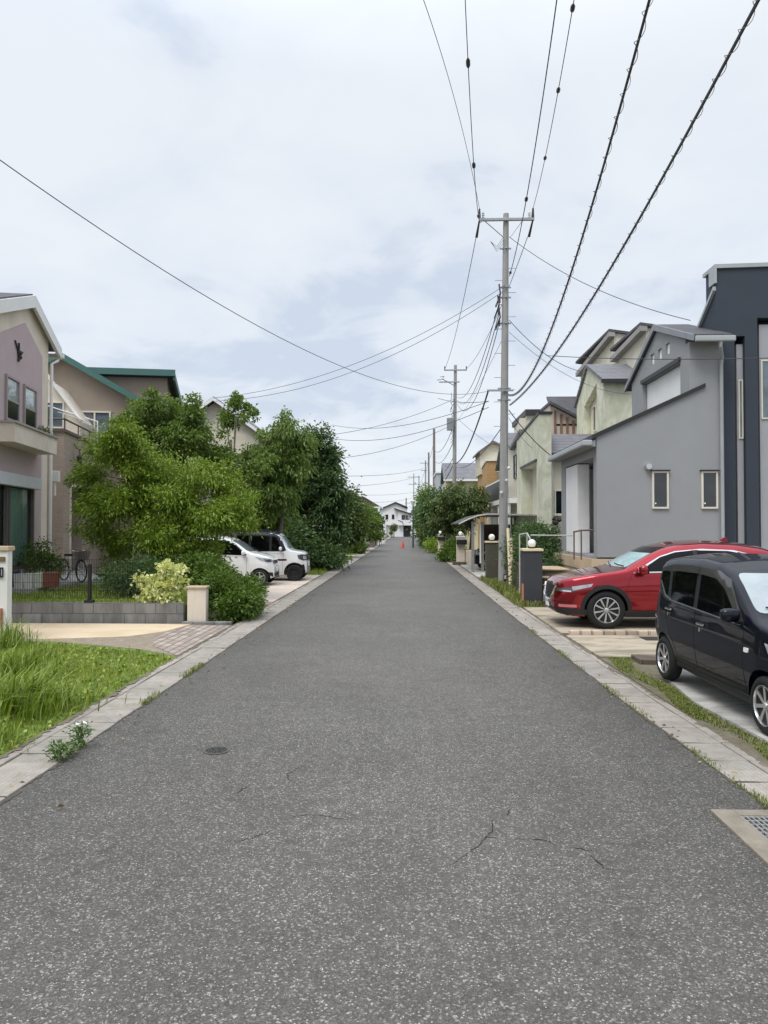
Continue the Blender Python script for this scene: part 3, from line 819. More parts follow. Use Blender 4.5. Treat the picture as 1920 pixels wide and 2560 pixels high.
def LB(): return MB()
def part(mb, name, mat, root, **k):
    """mb holds root-local coordinates"""
    return mb.build(name, mat, root, local=True, **k)
def window(root, face, c, a0, a1, z0, z1, fm=None, gm=None, fw=.05, depth=.06, mull=0, rail=None, sill=False, knob=False):
    """framed pane standing in a wall; face 'x-','x+','y-' gives the outward normal, c the wall plane"""
    fm = fm or M_wframe; gm = gm or M_glass
    ax, sg = face[0], (1 if face[1] == '+' else -1)
    def bx(mb, u0, u1, w0, w1, d0, d1):
        lo, hi = sorted((c + sg * d0, c + sg * d1))
        if ax == 'x': mb.box(lo, hi, u0, u1, w0, w1)
        else: mb.box(u0, u1, lo, hi, w0, w1)
    f = MB()
    bx(f, a0, a0 + fw, z0, z1, -.02, depth); bx(f, a1 - fw, a1, z0, z1, -.02, depth)
    bx(f, a0 + fw, a1 - fw, z0, z0 + fw, -.02, depth); bx(f, a0 + fw, a1 - fw, z1 - fw, z1, -.02, depth)
    for i in range(mull):
        u = a0 + (a1 - a0) * (i + 1) / (mull + 1); bx(f, u - fw * .5, u + fw * .5, z0 + fw, z1 - fw, -.01, depth * .85)
    if rail: bx(f, a0 + fw, a1 - fw, rail - fw * .4, rail + fw * .4, -.01, depth * .8)
    if sill: bx(f, a0 - .04, a1 + .04, z0 - .05, z0 - .003, -.02, depth + .05)
    fo = part(f, 'window', fm, root, bevel=.006)
    g = MB(); bx(g, a0 + fw * .9, a1 - fw * .9, z0 + fw * .9, z1 - fw * .9, -.015, .018)
    part(g, 'pane', gm, fo)
    return fo
def pipe(root, pts, r=.035, name='downspout', mat=None):
    return part(MB().tube(pts, r, 10), name, mat or M_gwhite, root, smooth=True)

# ================================================================== RIGHT: grey house with porch
M_grey = M('render_grey', (.295, .305, .315), .8, .05, 1.2, .6, 130, grain=.22)
M_grey_lit = M('render_grey_lit', (.34, .35, .37), .8, .05, 2, .4, 130)  # lit look of the window reveals put into the grey
M_white_r = M('render_white', (.80, .80, .80), .8, .05, 2, .4, 130)
M_navy = M('render_navy', (.034, .044, .062), .75, .06, 2, .5, 130)
M_fdn = M('foundation', (.36, .36, .35), .9, .12, 3, .3, 60, stain=.35)
M_flash = M('flashing_black', (.018, .019, .021), .5, .1)
M_tile = coursemat('porch_tile', (.52, .40, .28), (.26, .2, .15), .6, .3, .7, off=0, var=.1, bump=.2, msize=.006)
h = thing('house', 'grey rendered house with white recessed panel, porch and two narrow cream windows', 'house', (6.0, 18, 0))
X1 = -1.3           # road face of the low wing (world 4.7)
XU = 1.0            # road face of the upper block (world 7.0)
# low wing: camera-facing wall with sloping top
part(MB().prism([(X1, 1.2), (XU + .78, 1.2), (XU + .78, 6.58), (XU, 6.58), (XU, 5.28), (X1, 4.22)], 'y', 0, .26), 'front_wall', M_grey, h)
w = MB().prism([(X1, 1.2), (XU - .002, 1.2), (XU - .002, 5.28), (X1, 4.22)], 'y', .2605, 4.1)
low = part(w, 'low_wing', M_grey, h)
carve(low, [MB().box(X1 - .2, X1 + 1.05, .32, 3.55, 1.26, 3.75)])
part(MB().prism([(X1 - .12, 4.16), (XU + .36, 5.44), (XU + .36, 5.54), (X1 - .12, 4.27)], 'y', -.06, 4.25), 'lean_to_roof', M_flash, h)
# porch eave gutter along the road side
part(MB().box(X1 - .36, X1 - .122, -.1, 4.4, 4.0, 4.14), 'eave', M_gutt, h, bevel=.03)
part(MB().prism([(X1 - .30, 4.0), (X1 - .03, 3.98), (X1 - .03, 4.16), (X1 - .3, 4.0)][:3], 'y', -.02, 4.3), 'soffit', M_grey, h)
# white panels inside the porch
part(MB().box(X1 + .9, X1 + 1.04, .34, 3.5, 1.27, 3.7), 'porch_wall', M_white_r, h)
part(MB().box(X1 + .35, X1 + .89, 3.42, 3.53, 1.27, 3.7), 'porch_wall', M_white_r, h)
part(MB().box(X1 + .02, X1 + .34, 2.1, 3.54, 1.27, 3.72), 'porch_wall', M_white_r, h)
dd = part(MB().box(X1 + .86, X1 + .898, .75, 1.65, 1.28, 3.4), 'door', M('door_brown', (.075, .05, .035), .5, .2, 6), h)
part(MB().tube([(X1 + .82, .86, 2.0), (X1 + .82, .86, 2.5)], .016, 8), 'handle', M('steel', (.6, .6, .6), .3, .05, metal=1), dd)
part(MB().box(X1 - .22, X1 + 4.2, -.28, 4.3, .9, 1.195), 'porch_floor', M_tile, h)
part(MB().box(X1 + .55, XU + 7, -.26, 5.1, -.05, .897), 'foundation', M_fdn, h)
part(MB().box(X1 - .2, X1 + .545, -.22, 4.28, -.05, .897), 'foundation', M_tile, h)
part(MB().box(X1 - .015, XU + .9, -.02, -.001, 1.196, 1.235), 'base_trim', M_flash, h)
# upper block, road-facing gable
up = part(MB().prism([(.2605, 4.2), (4.6, 4.2), (4.6, 6.42), (2.3, 7.5), (.2605, 6.7)], 'x', XU, XU + .78), 'upper_wall', M_grey, h)
carve(up, [MB().box(XU - .1, XU + .22, .62, 3.55, 4.2, 6.22)] + [MB().box(XU - .1, XU + .12, y, y + .3, 6.62, 6.92) for y in (1.35, 1.95, 2.55)])
part(MB().box(XU + .12, XU + .21, .64, 3.53, 4.3, 6.2), 'bay_panel', M_white_r, h)
part(MB().box(XU - .06, XU + .118, .58, 3.6, 6.221, 6.33), 'bay_head', M_flash, h)
for y in (1.35, 1.95, 2.55):
    part(MB().box(XU + .05, XU + .115, y + .01, y + .29, 6.63, 6.91), 'vent_block', M('vent_white', (.85, .85, .84), .6, .04), h)
# roof: two shallow slopes with fascias
part(MB().prism([(-.42, 6.52), (2.3, 7.5), (5.0, 6.28), (5.0, 6.42), (2.3, 7.66), (-.42, 6.66)], 'x', XU - .06, XU + .86), 'roof', M_slate, h)
part(MB().prism([(-.44, 6.5), (2.3, 7.49), (5.03, 6.26), (5.03, 6.40), (2.3, 7.665), (-.44, 6.65)], 'x', XU - .11, XU - .061), 'verge', M('verge_grey', (.22, .235, .25), .5, .08), h)
part(MB().box(XU - .05, XU + .90, -.54, -.43, 6.46, 6.6), 'rain_gutter', M_gutt, h, bevel=.03)
pipe(h, [(XU + .56, -.48, 6.46), (XU + .56, -.46, 6.36), (XU + .74, -.12, 6.16), (XU + .74, -.07, 6.0), (XU + .74, -.07, 1.25)], .045, mat=M_gutt)
for a in (-.62, .53):
    pass
p1 = at(1629, 1225, 18); p2 = at(1669, 1225, 18)
for (xa, xb) in ((1629, 1671), (1752, 1794)):
    a, b = at(xa, 1178, 18), at(xb, 1272, 18)
    window(h, 'y-', 0, a.x - 6, b.x - 6, b.z, a.z, fw=.045, depth=.05)
    part(MB().box(a.x - 6.03, b.x - 5.97, -.09, -.001, a.z + .004, a.z + .03), 'window_hood', M_flash, h)
    kb = at(xa + 9, 1259, 18); part(MB().ball((kb.x - 6, -.03, kb.z), .022, 10), 'latch', M_wwhite, h)
vc = at(1619, 1167, 18)
part(MB().lathe([(.085, 0), (.085, -.1), (.07, -.13), (.0, -.13)], (vc.x - 6, 0, vc.z), 'y', 20), 'vent_hood', M('steel_brushed', (.62, .62, .62), .35, .1, metal=.9), h, smooth=True)
# handrail on the porch
hr = thing('handrail', 'dark brown steel handrail on the tiled porch of the grey house', 'handrail', (5.0, 17.8, 1.2))
Mrail = M('rail_brown', (.10, .065, .055), .45, .1)
a, b, c_ = at(1435, 1328, 17.75), at(1453, 1326, 17.75), at(1486, 1325, 17.75)
mb = MB().tube([a + Vector((-.02, 0, -.02)), b, c_], .02, 8); mb.build('rail', Mrail, hr, smooth=True)
for q in (a, b): MB().tube([(q.x, q.y, 1.19), (q.x, q.y, q.z)], .018, 8).build('post', Mrail, hr, smooth=True)
h2 = thing('handrail', 'pale steel handrail along the front steps behind the round lamp', 'handrail', (3.9, 19.2, .6))
a, b, c_, d_ = at(1299, 1336, 20.5), at(1318, 1333, 20.5), at(1326, 1348, 19.8), at(1436, 1339, 19.6)
Mrail2 = M('rail_pale', (.46, .46, .43), .4, .1)
MB().tube([a, b, c_], .02, 8).build('rail', Mrail2, h2, smooth=True)
MB().tube([at(1326, 1338, 19.7), d_], .018, 8).build('rail', Mrail2, h2, smooth=True)
for q in (a, b): MB().tube([(q.x, q.y, .1), (q.x, q.y, q.z)], .02, 8).build('post', Mrail2, h2, smooth=True)
# front steps
st = thing('front_steps', 'dark stone front steps with tan treads beside the black gatepost', 'steps', (4.3, 19, 0))
Mriser = coursemat('step_riser', (.07, .058, .045), (.03, .025, .02), .3, .16, .9, var=.35, bump=.7)
Mtread = M('step_tread', (.48, .38, .25), .85, .15, 5, .3)
for i, (zt, y0) in enumerate(((.34, 17.75), (.53, 18.1), (.72, 18.45), (.9, 18.8))):
    xe = 4.42 - .08 * i
    part_ = MB().box(3.45, xe, y0, 20.2, (.0 if i == 0 else zt - .19), zt - .035); part_.build('riser', Mriser, st)
    MB().box(3.43, xe + .02, y0 - .03, y0 + .36 if i < 3 else 20.2, zt - .034, zt).build('tread', Mtread, st, bevel=.008)

# navy block
h = thing('house', 'tall dark navy house with grey window reveals at the right edge of the view', 'house', (8, 18.3, 0))
def zpx(py, Y): return HC + (1316 - py) * Y / 1800
top = 8.5
w = MB().prism([(-.215, 0), (7, 0), (7, top + .16), (-.215, top)], 'y', 0, .6)
part(MB().prism([(.601, 0), (7, 0), (7, 3.0), (.601, 7.5)], 'x', -.215, 7), 'side_wall', M_navy, h)
nv = part(w, 'wall', M_navy, h)
s1 = at(1836, 850, 18.3); s2 = at(1862, 850, 18.3)
sA = (s1.x - 8, s2.x - 8); s3 = at(1893, 800, 18.3); sB = (s3.x - 8, s3.x - 8 + .75)
carve(nv, [MB().box(sA[0], sA[1], -.2, .42, -.1, zpx(845, 18.3)), MB().box(sB[0], sB[1], -.2, .42, -.1, zpx(800, 18.3))])
for (x0, x1), zt in ((sA, zpx(870, 18.6)), (sB, zpx(822, 18.6))):
    part(MB().box(x0 + .10, x1 - .004, .12, .41, 0, zt), 'reveal_panel', M_grey_lit, h)
    wz = zt - .9
    window(h, 'y-', .12, x0 + .13, x1 - .03 if x1 - x0 > .5 else x1 - .01, wz - 1.5, wz, M_wframe, M_glass_b, fw=.035, depth=.03)
part(MB().prism([(-.26, top + .001), (7, top + .161), (7, top + .26), (-.26, top + .10)], 'y', -.05, .7), 'coping', M_gutt, h)
part(MB().prism([(.0, 7.95), (7, 3.02), (7, 3.12), (.0, 8.05)], 'x', -.29, -.216), 'verge', M_gutt, h)
part(MB().prism([(.605, 7.51), (7, 3.01), (7, 3.2), (.605, 7.65)], 'x', -.21, 7), 'roof', M_slate, h)
part(MB().box(-.27, -.216, -.06, .3, 8.12, top), 'parapet_end', M_gutt, h)

# ================================================================== pale green house with portal
def stucco_green():
    m, t, p, out = newmat('stucco_green')
    v = tpos(t)
    mp = t.nodes.new('ShaderNodeMapping'); t.links.new(v, mp.inputs[0]); mp.inputs['Scale'].default_value = (1.3, 1.3, .75)
    n = tnoise(t, mp.outputs[0], 1.5, 5, .6, .8)
    c = tramp(t, n, [(.3, (.44, .455, .34)), (.48, (.55, .555, .42)), (.6, (.66, .66, .55)), (.75, (.47, .48, .36))])
    t.links.new(c, p.inputs['Base Color']); p.inputs['Roughness'].default_value = .85
    tbump(t, p, tnoise(t, v, 100, 3), .4, .01)
    return m
M_green = stucco_green()
M_greenp = M('render_green', (.49, .49, .345), .85, .06, 2, .4, 120)
M_creamw = M('render_cream', (.64, .60, .49), .85, .10, 2, .3, 120)
h = thing('house', 'pale green marbled house with tall rectangular entrance portal', 'house', (6.5, 29, 0))
po = part(MB().prism([(-.5, .3), (5.3, .3), (5.3, 6.05), (-.45, 6.42), (-.5, 6.42)], 'x', -1.3, -.82), 'portal', [M_green], h)
carve(po, [MB().box(-1.6, -.5, .1, 3.9, .2, 4.6)])
part(MB().prism([(-.55, 6.43), (5.4, 6.06), (5.4, 6.16), (-.55, 6.53)], 'x', -1.34, -.78), 'coping', M_flash, h)
part(MB().box(-1.36, -1.301, .0, 4.0, 4.602, 4.7), 'portal_head', M_flash, h)
part(MB().box(-.818, 1.33, .0, 5, .1, 4.75), 'wing_wall', M_creamw, h)
part(MB().prism([(-.35, 4.82), (1.2, 5.75), (1.2, 5.85), (-.35, 4.93)], 'x', -.8, 1.34), 'porch_roof', M_slate2, h)
part(MB().box(-.78, 1.33, -.42, -.36, 4.72, 4.86), 'rain_gutter', M_flash, h)
a, b = at(1386, 1225, 29), at(1404, 1287, 29)
window(h, 'y-', 0, a.x - 6.5, a.x - 6.5 + .62, b.z, a.z, M_wframe, M_glass, sill=True)
mn = part(MB().prism([(0, .1), (4.5, .1), (4.5, 7.6), (2.4, 8.9), (0, 7.86)], 'x', 1.35, 7), 'main_wall', [M_green], h)
carve(mn, [MB().prism([(1.0, 5.9), (3.1, 5.9), (3.1, 7.3), (1.0, 7.95)], 'x', 1.2, 1.75)])
part(MB().prism([(1.02, 5.92), (3.08, 5.92), (3.08, 7.28), (1.02, 7.92)], 'x', 1.62, 1.74), 'bay_panel', M_creamw, h)
window(h, 'x-', 1.62, 2.0, 2.5, 6.1, 7.2, M_wframe, M_glass, fw=.04)
part(MB().box(1.351, 1.36, 0, .0, 0, .01), 'sill', M_flash, h) if False else None
part(MB().prism([(-.3, 7.72), (2.4, 8.9), (4.7, 7.5), (4.7, 7.62), (2.4, 9.04), (-.3, 7.86)], 'x', 1.25, 7), 'roof', M_slate2, h)
part(MB().prism([(-.33, 7.7), (-.25, 7.7), (-.25, 7.84), (-.33, 7.84)], 'x', 1.2, 7), 'rain_gutter', M_flash, h)
# two stepped cream storeys behind
Mfas = M('fascia_greybrown', (.30, .28, .27), .6, .1)
for (x0, y0, y1, z0, z1) in ((3.0, -.2, 3.9, 9.62, 9.9), (3.0, 4.2, 10.6, 10.35, 10.85)):
    part(MB().prism([(y0, 3), (y1, 3), (y1, z0), (y0, z1)], 'x', x0, x0 + 4), 'upper_storey', M_creamw, h)
    part(MB().prism([(y0 - .15, z1 - .16), (y1, z0 - .16), (y1, z0 + .06), (y0 - .15, z1 + .06)], 'x', x0 - .28, x0 - .0), 'fascia', Mfas, h)
    part(MB().prism([(x0 - .28, z1 + .065), (x0 + 4, z1 - .55), (x0 + 4, z1 - .45), (x0 - .28, z1 + .18)], 'y', y0 - .16, y1), 'roof', M_slate, h)
part(MB().box(-.9, 3, -.05, 6, -.05, .095), 'foundation', M_fdn, h)
pipe(h, [(-.70, -.07, 4.7), (-.70, -.07, .2)], .035)

# ================================================================== mid-distance right-hand houses
h = thing('house', 'pinkish house with brown vertical wall strips behind the pale green portal', 'house', (7.8, 36, 0))
Mpk = M('render_pinkgrey', (.50, .43, .385), .85, .06)
part(MB().prism([(-.7, 0), (1.0, 0), (1.0, 7.15), (-.7, 8.05)], 'y', 0, 5), 'wall', Mpk, h)
part(MB().prism([(-.75, 8.06), (1.2, 7.03), (1.2, 7.16), (-.75, 8.2)], 'y', -.35, 2.4), 'roof', M_slate, h)
part(MB().prism([(0, 7.0), (0, 7.1), (2.4, 8.9), (2.4, 8.8)], 'x', -.4, 3), 'roof', M_slate, h)
Mst = M('strip_brown', (.20, .12, .085), .6, .15)
for i in range(4):
    x = -.5 + i * .3; part(MB().box(x, x + .12, -.05, -.002, 5.9, 7.75 - i * .17), 'wall_strip', Mst, h)
window(h, 'y-', 0, .62, .92, 5.9, 6.9, M_wwhite, M_glass_b, fw=.04)

h = thing('house', 'cream house with flat dark capped top behind the green portal', 'house', (7.5, 42, 0))
part(MB().prism([(-.55, 0), (1.2, 0), (1.2, 8.45), (-.55, 8.45)], 'y', 0, 5), 'wall', M_creamw, h)
part(MB().box(-.65, 1.3, -.2, 5.2, 8.451, 8.78), 'fascia', M('fascia_dark', (.035, .03, .035), .5, .1), h)
part(MB().box(-.5, 1.1, -.06, -.002, 7.75, 7.9), 'trim', M('trim_brown', (.3, .23, .18), .6), h)
part(MB().prism([(0, 6.2), (4, 6.2), (4, 7.2), (0, 8.3)], 'x', -.95, -.56), 'side_wing', M_creamw, h)
window(h, 'x-', -.95, .6, 1.5, 6.5, 7.5, M_wdark, M_glass)

h = thing('house', 'cream and grey gabled house with dark balcony half hidden by the near pole', 'house', (5.9, 38, 0))
Mg5 = M('render_warmgrey', (.42, .40, .38), .85, .06)
part(MB().prism([(-1.2, 0), (8.2, 0), (8.2, 5.6), (5.2, 7.4), (1.8, 6.2), (-1.2, 6.7)], 'x', 0, 4.5), 'wall', M_creamw, h)
part(MB().prism([(-1.5, 6.72), (1.8, 6.2), (5.2, 7.42), (8.4, 5.55), (8.4, 5.7), (5.2, 7.6), (1.8, 6.4), (-1.5, 6.9)], 'x', -.25, 4.7), 'roof', M_slate2, h)
part(MB().box(-.9, -.002, -.9, 8.0, 3.2, 3.45), 'balcony_floor', M_wwhite, h)
part(MB().box(-.9, -.84, -.9, 8.0, 3.5, 4.45), 'balcony_panel', M('balcony_dark', (.05, .045, .045), .5, .2), h)
part(MB().box(-.9, -.82, -.95, 8.05, 4.47, 4.55), 'balcony_rail', M_wwhite, h)
for y in (-.7, 2.2, 5.0, 7.7):
    part(MB().box(-.85, -.6, y - .13, y + .13, .2, 3.18), 'porch_column', M_wwhite, h)
for y0, y1, z0, z1 in ((-.4, 1.6, .4, 2.6), (2.8, 4.6, .4, 2.6), (5.4, 7.4, .4, 2.6), (.2, 1.8, 4.6, 5.9), (4.3, 6.2, 4.6, 6.2)):
    window(h, 'x-', 0, y0, y1, z0, z1, M_wdark, M_glass, mull=1)

Mtan = coursemat('render_tan', (.46, .29, .13), (.36, .22, .1), .3, .1, .85, var=.12, bump=.3)
h = thing('house', 'orange tan rendered house portal left of the near utility pole', 'house', (5.4, 48, 0))
tn = part(MB().prism([(-1.1, 0), (5.2, 0), (5.2, 5.75), (-.4, 6.25), (-1.1, 6.25)], 'x', -.2, .4), 'portal', Mtan, h)
carve(tn, [MB().box(-.5, .1, .5, 3.4, -.5, 3.6)])
part(MB().box(.401, 4, -.6, 5.5, 0, 5.6), 'wall', M_creamw, h)
part(MB().prism([(-1.2, 6.251), (-.4, 6.251), (5.3, 5.76), (5.3, 5.86), (-.4, 6.36), (-1.2, 6.36)], 'x', -.26, .46), 'coping', M_wwhite, h)
part(MB().prism([(-.35, 5.61), (1.7, 5.61), (1.7, 7.2), (.55, 7.75), (-.35, 7.15)], 'y', 2, 5.4), 'gable_wall', M_creamw, h)
part(MB().prism([(-.55, 7.0), (.55, 7.76), (1.9, 7.1), (1.9, 7.22), (.55, 7.92), (-.55, 7.14)], 'y', 1.7, 5.5), 'roof', M('roof_rust', (.16, .12, .11), .7, .2), h)
window(h, 'x-', .12, 1.2, 2.4, .8, 2.6, M_wwhite, M_glass_b)
window(h, 'y-', -.6, .9, 2.0, 3.6, 4.9, M_wdark, M_glass)

h = thing('house', 'pale yellow house with grey slate roof behind the second utility pole', 'house', (5, 62, 0))
Myel = M('render_yellow', (.70, .64, .42), .85, .06)
part(MB().box(-1.6, 1.6, 0, 5, 0, 6.0), 'wall', Myel, h)
part(MB().prism([(-.5, 5.95), (2.6, 7.5), (5.4, 5.95), (5.4, 6.1), (2.6, 7.68), (-.5, 6.1)], 'x', -1.9, 1.8), 'roof', M_slate2, h)
part(MB().box(-1.9, 1.8, -.62, -.5, 5.86, 6.05), 'rain_gutter', M_wwhite, h)
window(h, 'y-', 0, .75, 1.4, 3.7, 5.1, M_wdark, M_glass); window(h, 'y-', 0, -.9, .1, 3.9, 5.0, M_wwhite, M_glass_b)
part(MB().box(-1.4, 1.5, -.8, -.002, 3.1, 3.3), 'porch_roof', M_slate2, h)
h = thing('house', 'plain grey block house beyond the pale yellow house', 'house', (3.95, 76, 0))
part(MB().box(-.85, 2, 0, 6, 0, 7.6), 'wall', M('render_bluegrey', (.42, .45, .50), .85, .05), h)
part(MB().box(-.95, 2.1, -.12, 6.1, 7.601, 7.78), 'coping', M_wwhite, h)
window(h, 'y-', 0, -.3, .5, 4.2, 5.4, M_wwhite, M_glass_b)

# ================================================================== LEFT: pink gabled house
M_pink = M('render_pink', (.47, .375, .385), .85, .06, 2, .6, 110, grain=.22)
M_cream = M('render_beige', (.67, .595, .50), .85, .12, 2, .35, 110)
h = thing('house', 'dusky pink gabled house with cream border and window box on the left', 'house', (-10.42, 20.5, 0), R(10))
def zt(y): return 8.05 - abs(y + 1.75) * .36
wl_ = part(MB().prism([(-9, .3), (0, .3), (0, zt(0)), (-1.75, 8.05), (-9, zt(-9))], 'x', -7, 0), 'wall', M_cream, h)
carve(wl_, [MB().box(-.9, .3, -5.0, -1.2, .9, 3.0)])
def zp(y): return 7.35 - abs(y + 2.0) * .42
pk = part(MB().prism([(-8.5, .3), (-.62, .3), (-.62, zp(-.62)), (-2.0, 7.35), (-8.5, zp(-8.5))], 'x', -.2, .035), 'pink_panel', M_pink, h)
carve(pk, [MB().box(-.3, .2, -4.98, -1.22, .9, 3.0)])
rf = [(-9.5, zt(-9.5)), (-1.75, 8.05), (.62, zt(.62))]
part(MB().prism([(y, z + .02) for y, z in rf] + [(y, z + .16) for y, z in rf[::-1]], 'x', -7, .12), 'roof', M_slate, h)
part(MB().prism([(y, z - .2) for y, z in rf] + [(y, z + .12) for y, z in rf[::-1]], 'x', .125, .2), 'bargeboard', M_gwhite, h)
part(MB().prism([(y, z - .0) for y, z in rf] + [(y, z + .018) for y, z in rf[::-1]], 'x', .0, .12), 'soffit', M_gwhite, h)
part(MB().box(-7, .24, .62, .76, zt(.62) - .16, zt(.62) - .02), 'rain_gutter', M_gwhite, h, bevel=.03)
pipe(h, [(.1, .68, zt(.62) - .15), (.1, .5, zt(.62) - .28), (.07, .09, zt(.62) - .45), (.07, .09, .5)], .045)
for y0, y1 in ((-3.4, -2.5), (-2.15, -1.2)):
    window(h, 'x+', .035, y0, y1, 4.6, 5.72, M('frame_taupe', (.30, .25, .235), .5, .05), glassmat('window_glass_sky_reflection', (.36, .41, .44), .05), fw=.06, rail=5.12)  # pale pane colour paints in the sky mirrored by the upper sash
    f_ = kids(h)[-1]
    part(MB().box(.05, .066, y0 + .06, y1 - .06, 4.66, 5.1), 'shade', M('dark_pane', (.02, .02, .022), .15), f_)  # lower sash painted dark, without the sky reflection
bx = part(MB().box(.036, .55, -4.2, -1.0, 3.98, 4.42), 'window_box', M_cream, h)
part(MB().box(.0361, .60, -4.25, -.95, 4.421, 4.47), 'coping', M('coping_grey', (.33, .31, .30), .6), bx)
# wrought ornament on the gable
orn = MB()
orn.tube([(.06, -2.53, 6.42), (.06, -2.53, 6.98)], .028, 6)
orn.tube([(.06, -2.85, 6.98), (.06, -2.6, 6.72), (.06, -2.55, 6.5)], .022, 6); orn.tube([(.06, -2.2, 6.78), (.06, -2.5, 6.62), (.06, -2.6, 6.45)], .022, 6)
orn.ball((.07, -2.53, 6.68), .085, 8); orn.ball((.07, -2.5, 6.55), .07, 8)
for v_ in orn.bm.verts: v_.co.z = 6.45 + (v_.co.z - 6.7) * .85; v_.co.y = -2.53 + (v_.co.y + 2.53) * .85
part(orn, 'ornament', M('wrought_iron', (.03, .024, .024), .6), h)
# tall garden door with curtain
part(MB().box(.036, .22, -8, -1.15, 3.0, 3.3), 'shutter_box', M('shutter_silver', (.55, .56, .58), .4, .05), h, bevel=.012)
df = MB()
for y in (-1.3, -3.05, -3.2, -4.9): df.box(-.02, .05, y, y + .09, .95, 2.98)
df.box(-.02, .05, -4.9, -1.2, .9, .98)
dfo = part(df, 'garden_door', M('frame_bronze', (.10, .085, .08), .4), h)
gp_ = MB(); gp_.quad((-.035, -4.85, .98), (-.035, -1.25, .98), (-.035, -1.25, 2.98), (-.035, -4.85, 2.98)); part(gp_, 'pane', clearglass(), dfo)
cu = MB(); pts = [(-.09 + .03 * math.sin(i * 1.25), -3.05 + i * .05) for i in range(36)]
for (x0, y0), (x1, y1) in zip(pts, pts[1:]): cu.quad((x0, y0, .98), (x1, y1, .98), (x1, y1, 2.98), (x0, y0, 2.98))
part(cu, 'curtain', M('curtain_teal', (.36, .52, .48), .8, .12), h, smooth='all')
cu = MB(); pts = [(-.12 + .03 * math.sin(i * 1.4 + 1), -4.9 + i * .05) for i in range(36)]
for (x0, y0), (x1, y1) in zip(pts, pts[1:]): cu.quad((x0, y0, .98), (x1, y1, .98), (x1, y1, 2.98), (x0, y0, 2.98))
part(cu, 'curtain', M('curtain_grey', (.34, .35, .40), .8, .12), h, smooth='all')
# meter / vent pipe low on the corner
pipe(h, [(.16, .2, 2.9), (.16, .2, 3.35)], .03); part(MB().box(.08, .28, .12, .3, 3.3, 3.62), 'meter_box', M_gwhite, h, bevel=.02)
# plants in the window box
wb = wmat(h) @ Vector((.3, -1.5, 4.47))
bush('window_box_plant', 'low green plants growing in the window box of the pink house', tuple(wb), [(wb.x + .1, wb.y - .35, wb.z + .06, .2, .5, .12), (wb.x - .05, wb.y + .3, wb.z + .05, .15, .35, .1)], 26, 24, .06, .07, .022,
     leafmat('box_leaf', [(.06, .09, .02), (.12, .15, .035), (.17, .13, .06)], .25), 31, cat='plant')

# ================================================================== LEFT: brown house with teal fascias
M_brick = coursemat('siding_taupe', (.40, .325, .27), (.28, .225, .185), .4, .075, .85, var=.07, bump=.5, msize=.006)
M_taupe = M('render_taupe', (.345, .285, .232), .88, .06, 2, .6, 110, grain=.2)
M_teal = M('fascia_teal', (.048, .135, .12), .5, .06)
h = thing('house', 'taupe house with teal green roof fascias and walled balcony on the left', 'house', (-10.9, 22.5, 0), R(10))
en = part(MB().box(-4.5, 0, 0, 6.3, .2, 5.0), 'entry_block', M_brick, h)
carve(en, [MB().box(-2.2, .3, .8, 5.2, .15, 3.3)])
part(MB().box(-.9, -.02, 2.3, 5.19, .2, 3.2), 'inner_wall', M_brick, h)
part(MB().box(-.16, .03, .62, .8, .2, 3.3), 'jamb', M_cream, h); part(MB().box(-.16, .035, .62, 5.4, 3.301, 3.45), 'lintel', M_cream, h)
part(MB().box(-2.19, -2.12, .9, 2.0, .3, 2.6), 'door', M('door_dark', (.03, .022, .02), .5), h)
part(MB().box(-4.56, .06, -.06, 6.36, 5.001, 5.09), 'coping', M('coping_brown', (.12, .09, .08), .5), h)
rl = MB().tube([(.0, .0, 5.42), (.0, 6.2, 5.42)], .03, 8).tube([(-4, .0, 5.42), (0, .0, 5.42)], .03, 8)
for y in (0.05, 1.6, 3.1, 4.6, 6.1): rl.tube([(0, y, 5.05), (0, y, 5.42)], .02, 6)
part(rl, 'balcony_rail', M('rail_dark', (.05, .04, .04), .4), h, smooth=True)
for i in range(3):
    aw_ = MB(); y_ = 1.5 + i * 1.05; aw_.quad((-.95, y_, 6.05 - i * .03), (-.1, y_, 5.78 - i * .03), (-.1, y_ + 1.0, 5.75 - i * .03), (-.95, y_ + 1.0, 6.02 - i * .03)); part(aw_, 'awning_panel', clearglass(), h)
    part(MB().tube([(-.95, y_, 6.06 - i * .03), (-.1, y_, 5.79 - i * .03)], .018, 6), 'awning_rib', M_wwhite, h)
part(MB().tube([(-.1, 4.6, 5.05), (-.1, 4.6, 6.0), (-.6, 4.6, 6.15)], .03, 6), 'awning_post', M_wwhite, h)
lw = MB(); c_ = (.12, 1.0, 4.3)
lw.tube([(.03, 1.0, 4.75), (.1, 1.0, 4.6), (.2, 1.0, 4.55), (.22, 1.0, 4.35)], .018, 6); lw.lathe([(.02, .18), (.09, .1), (.08, -.08), (.03, -.14)], (.2, 1.0, 4.2), 'z', 10)
lw.tube([(.03, 1.0, 3.95), (.1, 1.0, 3.9), (.14, 1.0, 4.02)], .014, 6)
part(lw, 'wall_lamp', M('wrought_iron', (.03, .024, .024), .6), h, smooth=True)
# cream dormer wing with white verge
part(MB().prism([(-4, 5.1), (-.3, 5.1), (-.3, 5.78), (-1.3, 7.2), (-4, 7.2)], 'y', 3.0, 5.0), 'wing_wall', M_cream, h)
part(MB().prism([(-1.46, 7.36), (-.26, 5.75), (-.20, 5.8), (-1.4, 7.45)], 'y', 2.8, 2.95), 'wing_verge', M_gwhite, h)
window(h, 'y-', 3.0, -1.5, -.85, 5.5, 6.45, M_wframe, M_glass_b)
